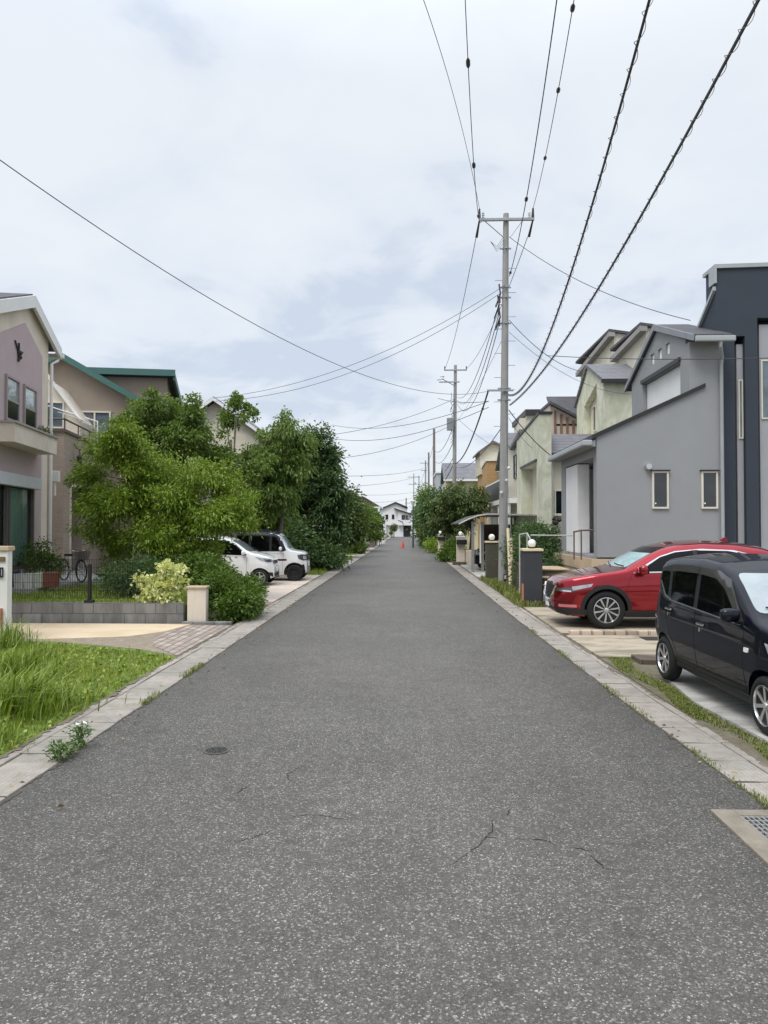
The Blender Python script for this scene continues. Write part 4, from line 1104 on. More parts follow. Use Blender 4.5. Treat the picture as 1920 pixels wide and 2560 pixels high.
# upper block A with gable seen from the camera side
ax = -1.5
part(MB().prism([(-4.5, .2), (1.3, .2), (1.3, 6.9), (ax, 8.5), (-4.5, 6.8)], 'y', 5.0, 9.0), 'upper_wall', M_taupe, h)
ra = [(-4.8, 6.62), (ax, 8.5), (1.65, 6.7)]
part(MB().prism([(x, z + .02) for x, z in ra] + [(x, z + .14) for x, z in ra[::-1]], 'y', 4.62, 9.0), 'roof', M_slate, h)
part(MB().prism([(x, z - .12) for x, z in ra] + [(x, z + .12) for x, z in ra[::-1]], 'y', 4.52, 4.619), 'fascia', M_teal, h)
window(h, 'y-', 5.0, -.9, .3, 5.1, 6.45, M_wframe, M_glass_b, fw=.06, mull=1)
# block B behind: level fascia, roof falling away to the back
part(MB().prism([(9.0, .2), (13, .2), (13, 7.2), (9.0, 8.72)], 'x', -4, 1.8), 'rear_wall', M_taupe, h)
part(MB().prism([(8.6, 8.76), (13.2, 7.05), (13.2, 7.2), (8.6, 8.92)], 'x', -4.2, 2.15), 'rear_roof', M_slate, h)
part(MB().box(-4.2, 2.2, 8.5, 8.599, 8.62, 8.9), 'rear_fascia', M_teal, h)
part(MB().prism([(8.6, 8.45), (13.2, 6.75), (13.2, 7.04), (8.6, 8.75)], 'x', 2.1, 2.2), 'rear_bargeboard', M_teal, h)
part(MB().box(.75, .95, 4.86, 4.999, 5.55, 5.8), 'meter_box', M_wwhite, h); part(MB().box(1.0, 1.12, 4.9, 4.999, 5.3, 5.5), 'meter_box', M_wwhite, h)
pipe(h, [(1.6, 4.9, 6.3), (1.22, 4.9, 6.25), (1.18, 4.9, 5.9), (1.18, 4.9, .4)], .05)

# ================================================================== far-left and end-of-street houses
h = thing('house', 'cream house with white gable trim showing between the tall left trees', 'house', (-9.5, 36, 0))
part(MB().box(-2.5, 2, 0, 7, 0, 6.6), 'wall', M_creamw, h)
part(MB().prism([(-2.6, 6.601), (2.1, 6.601), (-.2, 8.3)], 'y', .05, 7), 'gable_wall', M_creamw, h)
part(MB().prism([(-3, 6.4), (-.2, 8.35), (2.5, 6.4), (2.5, 6.55), (-.2, 8.52), (-3, 6.55)], 'y', -.35, 7.2), 'roof', M_slate2, h)
part(MB().prism([(-3.02, 6.32), (-.2, 8.3), (2.52, 6.32), (2.52, 6.5), (-.2, 8.48), (-3.02, 6.5)], 'y', -.42, -.355), 'bargeboard', M_wwhite, h)
window(h, 'y-', 0, .5, 1.5, 4.4, 5.6, M_wwhite, M_glass_b)
h = thing('house', 'house with low dark brown hipped roof beyond the left trees', 'house', (-7.3, 106, 0))
part(MB().box(-3, 2.6, 0, 8, 0, 4.9), 'wall', M('render_sand', (.45, .41, .34), .85), h)
part(MB().prism([(-3.8, 4.9), (3.4, 4.9), (1.0, 6.35), (-1.5, 6.6)], 'y', -.7, 8), 'roof', M('roof_brown', (.07, .05, .045), .7, .2), h)
part(MB().box(-3.8, 3.45, -.78, -.705, 4.7, 4.9), 'rain_gutter', M_wwhite, h)
part(MB().box(3.405, 3.48, -.78, 8, 4.68, 4.9), 'rain_gutter', M_wwhite, h)
window(h, 'y-', 0, .8, 2.0, 3.2, 4.4, M_wdark, M_glass); window(h, 'x+', 2.6, .8, 2.4, 3.0, 4.4, M_wdark, M_glass)
h = thing('house', 'white two storey house closing the far end of the street', 'house', (-2.2, 140, 0))
Mw = M('render_brightwhite', (.84, .84, .85), .8, .04)
Mrb = M('roof_darkbrown', (.045, .03, .032), .6, .1)
part(MB().prism([(-3.2, 2.2), (2.2, 2.2), (2.2, 5.4), (-.05, 6.5), (-3.2, 5.3)], 'y', 0, 7), 'wall', Mw, h)
part(MB().prism([(-3.1, 5.2), (-.05, 6.5), (2.3, 5.55), (2.3, 5.78), (-.05, 6.78), (-3.1, 5.45)], 'y', -.4, 7), 'roof', Mrb, h)
part(MB().box(.4, 1.45, -.4, 6, 0, 2.199), 'lower_wall', Mw, h); part(MB().box(-2.4, -1.9, -.3, 6, 0, 2.199), 'lower_wall', Mw, h)
part(MB().box(-3.3, -2.41, .2, 5, 0, 2.15), 'garage_recess', M('recess_dark', (.03, .03, .033), .8), h)
part(MB().box(-1.899, .399, .6, 5, 0, 2.199), 'porch_back', Mw, h)
wg = part(MB().prism([(.4, 2.2), (3.0, 2.2), (3.0, 4.3), (.4, 5.1)], 'y', -1.2, -.001), 'balcony_wing', Mw, h)
carve(wg, [MB().box(1.1, 2.8, -1.5, -.3, 3.25, 4.2)])
part(MB().prism([(-.3, 5.3), (3.4, 4.12), (3.4, 4.36), (-.3, 5.55)], 'y', -1.6, -.0), 'wing_roof', Mrb, h)
part(MB().box(1.46, 3.0, -.3, 5, 0, 2.199), 'carport_recess', M('recess_dark', (.03, .03, .033), .8), h)
for a, b in ((-1.98, -1.5), (-.78, -.32)): window(h, 'y-', 0, a, b, 3.4, 4.3, M_wdark, M_glass, fw=.06)
window(h, 'y-', -.3, 1.15, 1.75, 3.3, 4.2, M_wdark, M_glass, fw=.06); window(h, 'y-', -.3, 1.9, 2.3, 3.3, 4.1, M_wdark, M_glass_b, fw=.06)
pipe(h, [(.45, -1.25, 3.2), (1.3, -1.25, 2.9), (1.45, -1.25, 2.2)], .05, mat=M_wdark)
# horizon filler beyond the end of the street: further roofs and a treeline
for i, (x, y, w_, hh, lab) in enumerate(((-14, 150, 6, 5.6, 'beige house with grey roof left of the white house at the street end'), (9, 158, 6, 6.2, 'grey house behind the trees right of the street end'), (-24, 120, 7, 6.4, 'pale house far left behind the garden trees'), (20, 110, 8, 6.8, 'pale house far right behind the row of houses'))):
    h = thing('house', lab, 'house', (x, y, 0))
    part(MB().box(-w_ / 2, w_ / 2, 0, 7, 0, hh - 1.3), 'wall', M_creamw if i % 2 == 0 else Mg5, h)
    part(MB().prism([(-.5, hh - 1.35), (3.5, hh), (7.5, hh - 1.35)], 'x', -w_ / 2 - .4, w_ / 2 + .4), 'roof', M_slate2, h)
    window(h, 'y-', 0, -1.4, -.2, 3.0, 4.2, M_wwhite, M_glass)
# ------------------------------------------------------------------ vehicles
def smooth_fn(pts, sig=.035, mono=False):
    pts = sorted(pts); xs = np.array([p[0] for p in pts]); ys = np.array([p[1] for p in pts])
    g = np.arange(xs[0] - .5, xs[-1] + .5, .005)
    v = np.interp(g, xs, ys)
    k = np.exp(-.5 * (np.arange(-40, 41) * .005 / sig) ** 2); k /= k.sum()
    v = np.convolve(np.pad(v, 40, 'edge'), k, 'valid')
    return lambda x: float(np.interp(x, g, v))
def fillet_ring(c, rads, ns=5):
    """open half section: list of 2D corners, each inner corner rounded"""
    out = [c[0]]
    for i in range(1, len(c) - 1):
        P, A, B = np.array(c[i]), np.array(c[i - 1]), np.array(c[i + 1])
        la, lb = np.linalg.norm(A - P), np.linalg.norm(B - P)
        ta, tb = min(rads[i], .45 * la), min(rads[i], .45 * lb)
        a = P + (A - P) / max(la, 1e-6) * ta; b = P + (B - P) / max(lb, 1e-6) * tb
        for k in range(ns):
            t = k / (ns - 1); out.append(tuple((1 - t) ** 2 * a + 2 * t * (1 - t) * P + t * t * b))
    P, Q = np.array(out[-1]), np.array(c[-1])
    crownz = Q[1]
    for k in range(1, 5):
        t = k / 4; out.append((P[0] * (1 - t), P[1] + (crownz - P[1]) * (1 - (1 - t) ** 2)))
    return out

PAINT = {}
def carpaint(name, col, metal=.0, rough=.35, flake=0., spec=.5, coat=1.):
    m, t, p, out = newmat(name)
    if flake:
        n = tnoise(t, tobj(t), 900, 2)
        c = tramp(t, n, [(.3, tuple(x * (1 - flake) for x in col)), (.7, tuple(min(1, x * (1 + flake)) for x in col))])
        t.links.new(c, p.inputs['Base Color'])
    else: p.inputs['Base Color'].default_value = (*col, 1)
    p.inputs['Metallic'].default_value = metal; p.inputs['Roughness'].default_value = rough
    p.inputs['Specular IOR Level'].default_value = spec
    p.inputs['Coat Weight'].default_value = coat; p.inputs['Coat Roughness'].default_value = .03
    return m
M_tyre = M('tyre_rubber', (.0075, .0075, .008), .85, .2, 20)
M_black = M('plastic_black', (.010, .010, .011), .6, .15, 20)
M_seam = M('seam_black', (.006, .006, .006), .9)
M_chrome = M('chrome', (.75, .76, .78), .12, .03, metal=1)
M_rimsil = M('alloy_silver', (.62, .63, .64), .28, .05, metal=.9)
M_rimblk = M('alloy_dark', (.03, .03, .032), .35, .1, metal=.5)
M_cglass = M('car_glass', (.003, .0035, .004), .03, .1, spec=.28)
M_lamp = M('lamp_lens', (.32, .34, .36), .08, .5, 14, coat=1)
M_lampd = M('lamp_dark', (.05, .055, .06), .06, .3, 14, coat=1)
M_plate = M('plate_white', (.78, .78, .76), .5, .03)

class Car:
    """lofted body plus panels laid on it; local frame: +x forwards, z up, origin on the ground mid-wheelbase"""
    def __init__(s, name, label, loc, rz, top, belt, w, zsill, wb, rw, paint, rounding=.22, tumble=.16, corner=(.10, .3), wexp=None, group=None, roofr=.16, wmid=.55):
        s.root = thing(name, label, 'car', loc, rz, group)
        s.zt = smooth_fn(top, .03); s.zb = smooth_fn(belt, .06)
        x0, x1 = top[-1][0], top[0][0]
        x0, x1 = min(x0, x1), max(x0, x1)
        s.x0, s.x1, s.w, s.paint = x0, x1, w, paint
        cr = corner
        plan = smooth_fn([(x0, w - cr[0] * 1.5), (x0 + .06, w - cr[0] * .8), (x0 + .3, w - cr[0] * .15), (x0 + .7, w), (x1 - cr[1] * 2.2, w), (x1 - cr[1], w - cr[0] * .6), (x1 - .12, w - cr[0] * 1.7), (x1, w - cr[0] * 3.2)], .04)
        zs = smooth_fn([(x0, zsill + .12), (x0 + .3, zsill + .02), (x1 - .4, zsill), (x1 - .12, zsill + .03), (x1, zsill + .1)], .05)
        N = 96
        xs = x0 + (x1 - x0) * (0.5 - 0.5 * np.cos(np.linspace(0, math.pi, N)) ) * .45 + (x1 - x0) * .55 * np.linspace(0, 1, N)
        bm = bmesh.new(); rings = []
        for x in xs:
            zr, zb, W, z0 = s.zt(x), s.zb(x), plan(x), zs(x)
            zb = min(zb, zr - .045)
            d = zr - zb
            w3 = W - .035 - tumble * max(0, d - .05)
            zm = z0 + (zb - z0) * wmid
            c = [(0, z0), (W - .07, z0), (W, zm), (W - .035, zb), (w3 - .02, zr - .02 * min(1, d / .2)), (0, zr + .012 + .03 * min(1., d / .4))]
            half = fillet_ring(c, [0, .07, rounding, .09, min(roofr, .05 + d * .4), 0])
            ring = [bm.verts.new((x, y, z)) for y, z in half] + [bm.verts.new((x, -y, z)) for y, z in half[-2:0:-1]]
            rings.append(ring)
        n = len(rings[0])
        for a, b in zip(rings, rings[1:]):
            for k in range(n): bm.faces.new((a[k], a[(k + 1) % n], b[(k + 1) % n], b[k]))
        bm.faces.new(rings[0][::-1]); bm.faces.new(rings[-1])
        bmesh.ops.recalc_face_normals(bm, faces=bm.faces)
        s.bvh = BVHTree.FromBMesh(bm)
        s.wb, s.rw = wb, rw
        mb = MB(); mb.bm.free(); mb.bm = bm
        s.body = mb.build('body', [paint, M_black], s.root, smooth='all', local=True)
        cuts = []
        for ax in (wb / 2, -wb / 2):
            for sg in (1, -1):
                c = MB().lathe([(rw + .055, w - .30), (rw + .055, w + .3)] if sg > 0 else [(rw + .055, -w - .3), (rw + .055, -w + .30)], (ax, 0, rw), 'y', 40)
                cuts.append(c)
        carve(s.body, cuts)
        me = s.body.data
        if len(me.materials) < 2: me.materials.append(M_black)
        for p in me.polygons:
            c = p.center
            p.use_smooth = True
            inside_ = any((c.x - ax) ** 2 + (c.z - rw) ** 2 < (rw + .0535) ** 2 for ax in (wb / 2, -wb / 2)) and abs(c.y) < w - .008
            p.material_index = 1 if (inside_ or c.z < zsill + .012) else 0
        me.set_sharp_from_angle(angle=R(50))
    def hit(s, u, z, yaw, far=4.):
        d = Vector((math.cos(yaw), math.sin(yaw), 0)); pr = Vector((-math.sin(yaw), math.cos(yaw), 0))
        o = d * far + pr * u + Vector((0, 0, z))
        h = s.bvh.ray_cast(o, -d, far * 2)
        if h[0] is None: h = s.bvh.find_nearest(pr * u + Vector((0, 0, z)) + d * .5)
        return h[0], h[1]
    def panel(s, name, poly, yaw, mat, off=.004, thick=.0, parent=None, step=.07, smooth=True, rnd=0.):
        """lay polygon (u,z) on the body as seen from direction yaw (degrees); u = y at yaw 0, -x at yaw 90, +x at yaw -90"""
        ya = R(yaw)
        if rnd: poly = roundpoly(poly, rnd)
        bm = bmesh.new()
        bm.faces.new([bm.verts.new((u, 0, z)) for u, z in poly])
        us = [p[0] for p in poly]; zs = [p[1] for p in poly]
        for lo, hi, nrm_ in ((min(us), max(us), (1, 0, 0)), (min(zs), max(zs), (0, 0, 1))):
            k = int((hi - lo) / step)
            for i in range(1, k + 1):
                c = lo + (hi - lo) * i / (k + 1)
                bmesh.ops.bisect_plane(bm, geom=bm.verts[:] + bm.edges[:] + bm.faces[:], plane_co=(c if nrm_[0] else 0, 0, c if nrm_[2] else 0), plane_no=nrm_)
        bmesh.ops.triangulate(bm, faces=[f for f in bm.faces if len(f.verts) > 4])
        d = Vector((math.cos(ya), math.sin(ya), 0))
        pos = []
        for v in bm.verts:
            p, n = s.hit(v.co.x, v.co.z, ya)
            if n.dot(d) < 0: n = -n
            pos.append((p, n))
        for v, (p, n) in zip(bm.verts[:], pos): v.co = p + n * off
        bmesh.ops.recalc_face_normals(bm, faces=bm.faces)
        if bm.faces and sum((f.normal.dot(d) for f in bm.faces)) < 0: bmesh.ops.reverse_faces(bm, faces=bm.faces)
        if off > .0015:
            # skirt back to the body so the panel has an edge
            be = [e for e in bm.edges if len(e.link_faces) == 1]
            r = bmesh.ops.extrude_edge_only(bm, edges=be)
            vm = [v for v in r['geom'] if isinstance(v, bmesh.types.BMVert)]
            for v in vm:
                q = s.bvh.find_nearest(v.co)
                v.co = q[0] - q[1] * .002
        me = bpy.data.meshes.new(name); bm.to_mesh(me); bm.free(); me.materials.append(mat)
        for p in me.polygons: p.use_smooth = smooth
        if smooth: me.set_sharp_from_angle(angle=R(50))
        return link(name, me, parent or s.root)
    def sides(s, name, poly_xz, mat, off=.004, which=(1, -1), **k):
        out = []
        for sg in which:
            pl = [(-x, z) for x, z in poly_xz] if sg > 0 else [(x, z) for x, z in poly_xz]
            out.append(s.panel(name, pl, 90 * sg, mat, off, **k))
        return out
    def seam(s, poly_xz, wd=.007, which=(1, -1), parent=None):
        """dark door gap: closed thin line"""
        for sg in which:
            mb = MB()
            pts = []
            P = poly_xz + [poly_xz[0]]
            for (xa, za), (xb, zb) in zip(P, P[1:]):
                k = max(1, int(math.hypot(xb - xa, zb - za) / .06))
                for i in range(k):
                    t = i / k; x, z = xa + (xb - xa) * t, za + (zb - za) * t
                    p, n = s.hit(-x if sg > 0 else x, z, R(90 * sg)); pts.append(p)
            pts.append(pts[0])
            mb.tube(pts, wd * .5, 5, cap=False)
            mb.build('door_gap', M_seam, parent or s.root, local=True)
    def arch(s, mat, t=.055, which=(1, -1), off=.008):
        r0 = s.rw + .05
        for ax in (s.wb / 2, -s.wb / 2):
            a = [math.pi * (-.06 + 1.12 * i / 26) for i in range(27)]
            P = [(ax + math.cos(q) * (r0 + t), s.rw + math.sin(q) * (r0 + t)) for q in a] + [(ax + math.cos(q) * r0, s.rw + math.sin(q) * r0) for q in a[::-1]]
            s.sides('wheel_arch', P, mat, off, which, step=.05)
    def wheels(s, rim_r, tw, spokes, style, mat, mat2=None):
        proto = None
        for ax in (s.wb / 2, -s.wb / 2):
            for sg in (1, -1):
                loc = (ax, sg * (s.w - .025), s.rw)
                if proto is None:
                    wh = MB().lathe([(.02, -tw), (rim_r * .93, -tw * .8), (rim_r * .93, -.075), (rim_r * .3, -.07), (.02, -.07)], (0, 0, 0), 'y', 32).build('wheel', M_seam, s.root, local=True, smooth=True)
                    r = s.rw
                    MB().lathe([(rim_r, -tw + .01), (r * .86, -tw), (r * .97, -tw + .02), (r, -tw + .05), (r, -.045), (r * .975, -.018), (r * .88, .002), (rim_r * 1.03, -.002), (rim_r * .985, -.02)], (0, 0, 0), 'y', 48).build('tyre', M_tyre, wh, local=True, smooth='all')
                    rb = MB()
                    prof = [(rim_r * 1.0, -.03), (rim_r * 1.0, .0), (rim_r * .955, .003), (rim_r * .92, -.02), (rim_r * .9, -.075)]
                    n = 48; rings = []
                    for rr, h in prof: rings.append([rb.bm.verts.new((rr * math.cos(2 * math.pi * k / n), h, rr * math.sin(2 * math.pi * k / n))) for k in range(n)])
                    for a, b in zip(rings, rings[1:]):
                        for k in range(n): rb.bm.faces.new((a[k], a[(k + 1) % n], b[(k + 1) % n], b[k]))
                    def spoke(b_, ang, w0, w1, r0, r1, da=0.):
                        c0, s0 = math.cos(ang), math.sin(ang); c1, s1 = math.cos(ang + da), math.sin(ang + da)
                        A = Vector((c0 * r0, 0, s0 * r0)); B = Vector((c1 * r1, 0, s1 * r1))
                        dirn = (B - A).normalized(); sd_ = Vector((-dirn.z, 0, dirn.x))
                        y0, y1 = -.018, -.006
                        f = [A + sd_ * w0 + Vector((0, y0, 0)), B + sd_ * w1 + Vector((0, y1, 0)), B - sd_ * w1 + Vector((0, y1, 0)), A - sd_ * w0 + Vector((0, y0, 0))]
                        bk = [p + Vector((0, -.035, 0)) for p in f]
                        vf = [b_.bm.verts.new(p) for p in f]; vb = [b_.bm.verts.new(p) for p in bk]
                        b_.bm.faces.new(vf); b_.bm.faces.new(vb[::-1])
                        for k in range(4): b_.bm.faces.new((vf[k], vb[k], vb[(k + 1) % 4], vf[(k + 1) % 4]))
                    rb.lathe([(rim_r * .17, -.05), (rim_r * .17, -.012), (rim_r * .13, -.006), (.004, -.006)], (0, 0, 0), 'y', 24)
                    rb2 = MB() if mat2 else rb
                    for k in range(spokes):
                        a = 2 * math.pi * k / spokes + math.pi / 2
                        if style == 'v':
                            spoke(rb, a, rim_r * .04, rim_r * .075, rim_r * .12, rim_r * .95, .13)
                            spoke(rb2, a, rim_r * .05, rim_r * .05, rim_r * .12, rim_r * .95, -.2)
                        else:
                            spoke(rb, a, rim_r * .085, rim_r * .10, rim_r * .12, rim_r * .95)
                    rb.build('rim', mat, wh, local=True, smooth=True)
                    if mat2: rb2.build('rim_inlay', mat2, wh, local=True)
                    proto = wh
                    o = wh
                else:
                    o = copy_tree(proto, s.root)
                o.location = loc; o.rotation_euler = (0, 0, 0 if sg > 0 else math.pi)
    def mirror(s, x, z, mat, y=None, size=(.11, .19, .14)):
        for sg in (1, -1):
            p, n = s.hit(-x if sg > 0 else x, z, R(90 * sg))
            c = Vector((x + .03, sg * (abs(p.y) + .13), z + .05))
            mb = MB().ball((0, 0, 0), .5, 14)
            for v in mb.bm.verts:
                q = v.co
                q.x = max(-.22, q.x) if False else q.x
                v.co = Vector((math.copysign(abs(q.x * 2) ** .7 / 2, q.x) * size[0], math.copysign(abs(q.y * 2) ** .6 / 2, q.y) * size[1], math.copysign(abs(q.z * 2) ** .65 / 2, q.z) * size[2])) + c
            o = mb.build('mirror', mat, s.root, local=True, smooth='all')
            MB().obox((c.x - size[0] * .46, c.y, c.z), (.012, size[1] * .78, size[2] * .74)).build('mirror_glass', M_cglass, o, local=True, bevel=.004)
            MB().tube([(x + .02, sg * (abs(p.y) - .01), z - .02), (c.x, c.y - sg * size[1] * .3, c.z - size[2] * .38)], .03, 8).build('mirror_arm', M_black, o, local=True, smooth=True)
    def handles(s, spots, mat, L=.15):
        for x, z in spots:
            for sg in (1, -1):
                p, n = s.hit(-x if sg > 0 else x, z, R(90 * sg))
                MB().obox((x, p.y + sg * .018, z), (L, .022, .026), 0).build('door_handle', mat, s.root, local=True, bevel=.009)
    def plate(s, x_front=True, z=.5, w=.33, h=.165):
        u, _ = s.hit(0, z, 0 if x_front else math.pi)
        dx = .02 if x_front else -.02
        MB().box(u.x + dx - .006, u.x + dx + .006, -w / 2, w / 2, z - h / 2, z + h / 2).build('number_plate', M_plate, s.root, local=True, bevel=.004)
    def wipers(s, pts_list):
        for pts in pts_list:
            P = []
            for y, z in pts:
                p, n = s.hit(y, z, 0); P.append(p + n * .022)
            MB().tube(P, .008, 6).build('wiper', M_black, s.root, local=True)
def roundpoly(poly, r, n=4):
    out = []
    k = len(poly)
    for i in range(k):
        P, A, B = np.array(poly[i], float), np.array(poly[i - 1], float), np.array(poly[(i + 1) % k], float)
        la, lb = np.linalg.norm(A - P), np.linalg.norm(B - P)
        a = P + (A - P) / la * min(r, .45 * la); b = P + (B - P) / lb * min(r, .45 * lb)
        for j in range(n):
            t = j / (n - 1); out.append(tuple((1 - t) ** 2 * a + 2 * t * (1 - t) * P + t * t * b))
    return out

# ---------------------------------------------------------------- red SUV
red = carpaint('paint_red', (.30, .001, .010), .85, .22, .12)
car = Car('parked_car', 'bright red SUV parked nose to the road beside the grey house', (5.15, 14.78, .04), math.pi,
          top=[(2.28, .52), (2.265, .72), (2.2, .90), (2.05, .965), (1.6, 1.05), (1.15, 1.115), (.98, 1.15), (.75, 1.29), (.45, 1.45), (.2, 1.555), (-.1, 1.62), (-.6, 1.655), (-1.2, 1.63), (-1.7, 1.56), (-1.93, 1.48), (-2.08, 1.28), (-2.2, 1.06), (-2.26, .9), (-2.28, .55)],
          belt=[(2.28, .5), (2.2, .74), (2.0, .86), (1.4, .97), (.9, 1.03), (0, 1.07), (-1.4, 1.13), (-2.0, 1.13), (-2.28, .7)],
          w=.92, zsill=.22, wb=2.70, rw=.36, paint=red, tumble=.36, corner=(.11, .34), rounding=.16, wmid=.72)
clad = M('cladding', (.012, .012, .013), .6, .12, 20)
car.arch(clad, .075)
car.sides('sill_cladding', [(1.0, .235), (1.0, .345), (-1.0, .345), (-1.0, .235)], clad, .012)
car.sides('bumper_lip', [(2.24, .20), (1.70, .20), (1.70, .36), (2.22, .40)], clad, .008)
car.panel('bumper_lip', [(-.70, .24), (.70, .24), (.70, .39), (-.70, .39)], 0, clad, .008)
# glasshouse
gl = [(.82, 1.075), (.62, 1.2), (.3, 1.375), (.0, 1.47), (-.5, 1.515), (-1.1, 1.49), (-1.62, 1.37), (-1.72, 1.2), (-1.2, 1.145), (-.2, 1.105)]
car.sides('window_surround', [(.85, 1.062), (.62, 1.208), (.3, 1.387), (.0, 1.482), (-.5, 1.528), (-1.1, 1.503), (-1.64, 1.38), (-1.75, 1.18), (-1.2, 1.13), (-.2, 1.09)], M_chrome, .003, rnd=.03)
for wd_ in ([(.74, 1.09), (.3, 1.365), (.0, 1.46), (-.33, 1.495), (-.36, 1.12)], [(-.44, 1.122), (-.41, 1.497), (-1.0, 1.485), (-1.2, 1.45), (-1.15, 1.155)], [(-1.22, 1.16), (-1.28, 1.435), (-1.58, 1.355), (-1.68, 1.2)]):
    car.sides('window', wd_, M_cglass, .009, rnd=.03)
car.sides('window_post', [(-.335, 1.12), (-.31, 1.50), (-.435, 1.505), (-.46, 1.12)], M_black, .007)
car.sides('window_post', [(-1.13, 1.15), (-1.18, 1.47), (-1.30, 1.44), (-1.24, 1.16)], M_black, .0075)
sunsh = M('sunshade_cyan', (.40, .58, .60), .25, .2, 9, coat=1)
car.panel('windscreen', [(-.70, 1.165), (.70, 1.165), (.60, 1.52), (-.60, 1.52)], 0, sunsh, .005, rnd=.05)
car.panel('windscreen_band', [(-.625, 1.44), (.625, 1.44), (.60, 1.55), (-.60, 1.55)], 0, M_cglass, .008)
car.wipers([[(.62, 1.175), (.3, 1.185), (.0, 1.2)], [(.0, 1.165), (-.3, 1.175), (-.58, 1.2)]])
car.panel('rear_glass', [(-.55, 1.2), (.55, 1.2), (.5, 1.45), (-.5, 1.45)], 180, M_cglass, .005, rnd=.05)
# front face
car.panel('grille', [(-.42, .80), (.42, .80), (.44, .72), (.33, .58), (.18, .50), (-.18, .50), (-.33, .58), (-.44, .72)], 0, M('grille_black', (.012, .012, .013), .4), .004)
for i in range(6):
    z = .54 + i * .045; hw = .20 + i * .042
    if i < 6: car.panel('grille_bar', [(-hw, z), (hw, z), (hw, z + .016), (-hw, z + .016)], 0, clad, .014)
car.panel('grille_trim', [(-.52, .80), (-.46, .76), (-.36, .60), (-.2, .505), (.2, .505), (.36, .60), (.46, .76), (.52, .80), (.47, .68), (.37, .53), (.22, .445), (-.22, .445), (-.37, .53), (-.47, .68)], 0, M_chrome, .026)
for yw in (50, -50):
    sg = 1 if yw > 0 else -1
    def q(x, y): return -math.sin(R(yw)) * x + math.cos(R(yw)) * y
    # lamps wrap the corner; u measured across the 50 degree view
    L1 = [(q(2.16, sg * .50), .765), (q(2.02, sg * .74), .775), (q(1.62, sg * .885), .855), (q(1.66, sg * .88), .80), (q(1.98, sg * .80), .70), (q(2.15, sg * .52), .715)]
    hl = car.panel('headlight', L1, yw, M_lampd, .007, step=.04)
    L2 = [(q(1.98, sg * .80), .80), (q(1.60, sg * .888), .865), (q(1.64, sg * .886), .805), (q(1.96, sg * .81), .725)]
    car.panel('lens', L2, yw, M_lamp, .014, step=.04, parent=hl)
    L3 = [(q(2.18, sg * .46), .735), (q(1.98, sg * .79), .725), (q(1.98, sg * .79), .70), (q(2.18, sg * .46), .705)]
    car.panel('chrome_wing', L3, yw, M_chrome, .02, step=.05)
    car.panel('fog_trim', [(q(2.16, sg * .58), .455), (q(1.92, sg * .84), .455), (q(1.92, sg * .84), .405), (q(2.16, sg * .58), .40)], yw, M('reflector_pink', (.55, .16, .17), .15, .1, coat=1), .006)
    car.panel('bumper_slot', [(q(2.18, sg * .5), .52), (q(1.96, sg * .80), .50), (q(1.96, sg * .80), .485), (q(2.18, sg * .5), .495)], yw, M_seam, .003)
car.seam([(.92, .36), (.98, .75), (.86, 1.05), (-.38, 1.09), (-.44, .8), (-.40, .36)])
car.seam([(-.40, .36), (-.44, .8), (-.38, 1.09), (-1.3, 1.12), (-1.38, .95), (-1.0, .6), (-.95, .36)])
car.handles([(-.22, .93), (-1.1, .98)], red)
car.mirror(.66, 1.09, red, size=(.17, .25, .19))
car.wheels(.245, .22, 10, 'v', M_rimsil, M_rimblk)
car.plate(True, .44)
MB().prism([(-1.1, 1.64), (-1.32, 1.63), (-1.3, 1.735), (-1.24, 1.74)], 'y', -.025, .025).build('antenna', red, car.root, local=True, bevel=.012)

# ---------------------------------------------------------------- near-black kei wagon
dark = carpaint('paint_midnight', (.002, .003, .009), .0, .5, .3, spec=.1, coat=.6)
def kei(name, label, loc, rz, paint, top, belt, sidewins, screen, glass=M_cglass, scr=None, w=.735, rw=.275, wb=2.455, rim=.19, spokes=7, rimmat=M_rimsil, style='s', hand=M_chrome, mz=1.02, mx=.78, visor=False, tumble=.12, wmid=.6, group=None):
    c = Car(name, label, loc, rz, top, belt, w, .20, wb, rw, paint, tumble=tumble, corner=(.08, .26), rounding=.14, wmid=wmid, roofr=.12, group=group)
    for wd_ in sidewins[0]: c.sides('window', wd_, glass, .009, rnd=.035)
    c.sides('window_surround', sidewins[1], M_black, .004, rnd=.05)
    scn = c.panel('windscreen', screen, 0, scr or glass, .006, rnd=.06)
    c.panel('rear_glass', [(-.5, 1.02), (.5, 1.02), (.46, 1.42), (-.46, 1.42)], 180, glass, .006, rnd=.06)
    c.wheels(rim, .16, spokes, style, rimmat)
    c.mirror(mx, mz, paint)
    return c
top_k = [(1.70, .48), (1.69, .70), (1.63, .86), (1.5, .94), (1.2, 1.01), (1.02, 1.05), (.9, 1.13), (.55, 1.38), (.35, 1.49), (.1, 1.56), (-.4, 1.595), (-1.0, 1.585), (-1.4, 1.545), (-1.56, 1.48), (-1.63, 1.3), (-1.67, 1.0), (-1.69, .7), (-1.69, .5)]
belt_k = [(1.70, .45), (1.6, .78), (1.3, .90), (.9, .955), (0, .99), (-1.0, 1.02), (-1.5, 1.05), (-1.69, .8)]
sw_k = ([[(.78, .985), (.66, 1.13), (.42, 1.34), (.2, 1.435), (-.22, 1.455), (-.22, 1.01)], [(-.33, 1.015), (-.33, 1.455), (-.9, 1.445), (-1.03, 1.40), (-.98, 1.05)], [(-1.1, 1.08), (-1.12, 1.39), (-1.36, 1.38), (-1.45, 1.28), (-1.32, 1.16)]],
        [(.86, .965), (.68, 1.16), (.44, 1.375), (.2, 1.47), (-.5, 1.495), (-1.1, 1.475), (-1.42, 1.42), (-1.52, 1.28), (-1.4, 1.12), (-1.15, 1.025), (-.4, .99)])
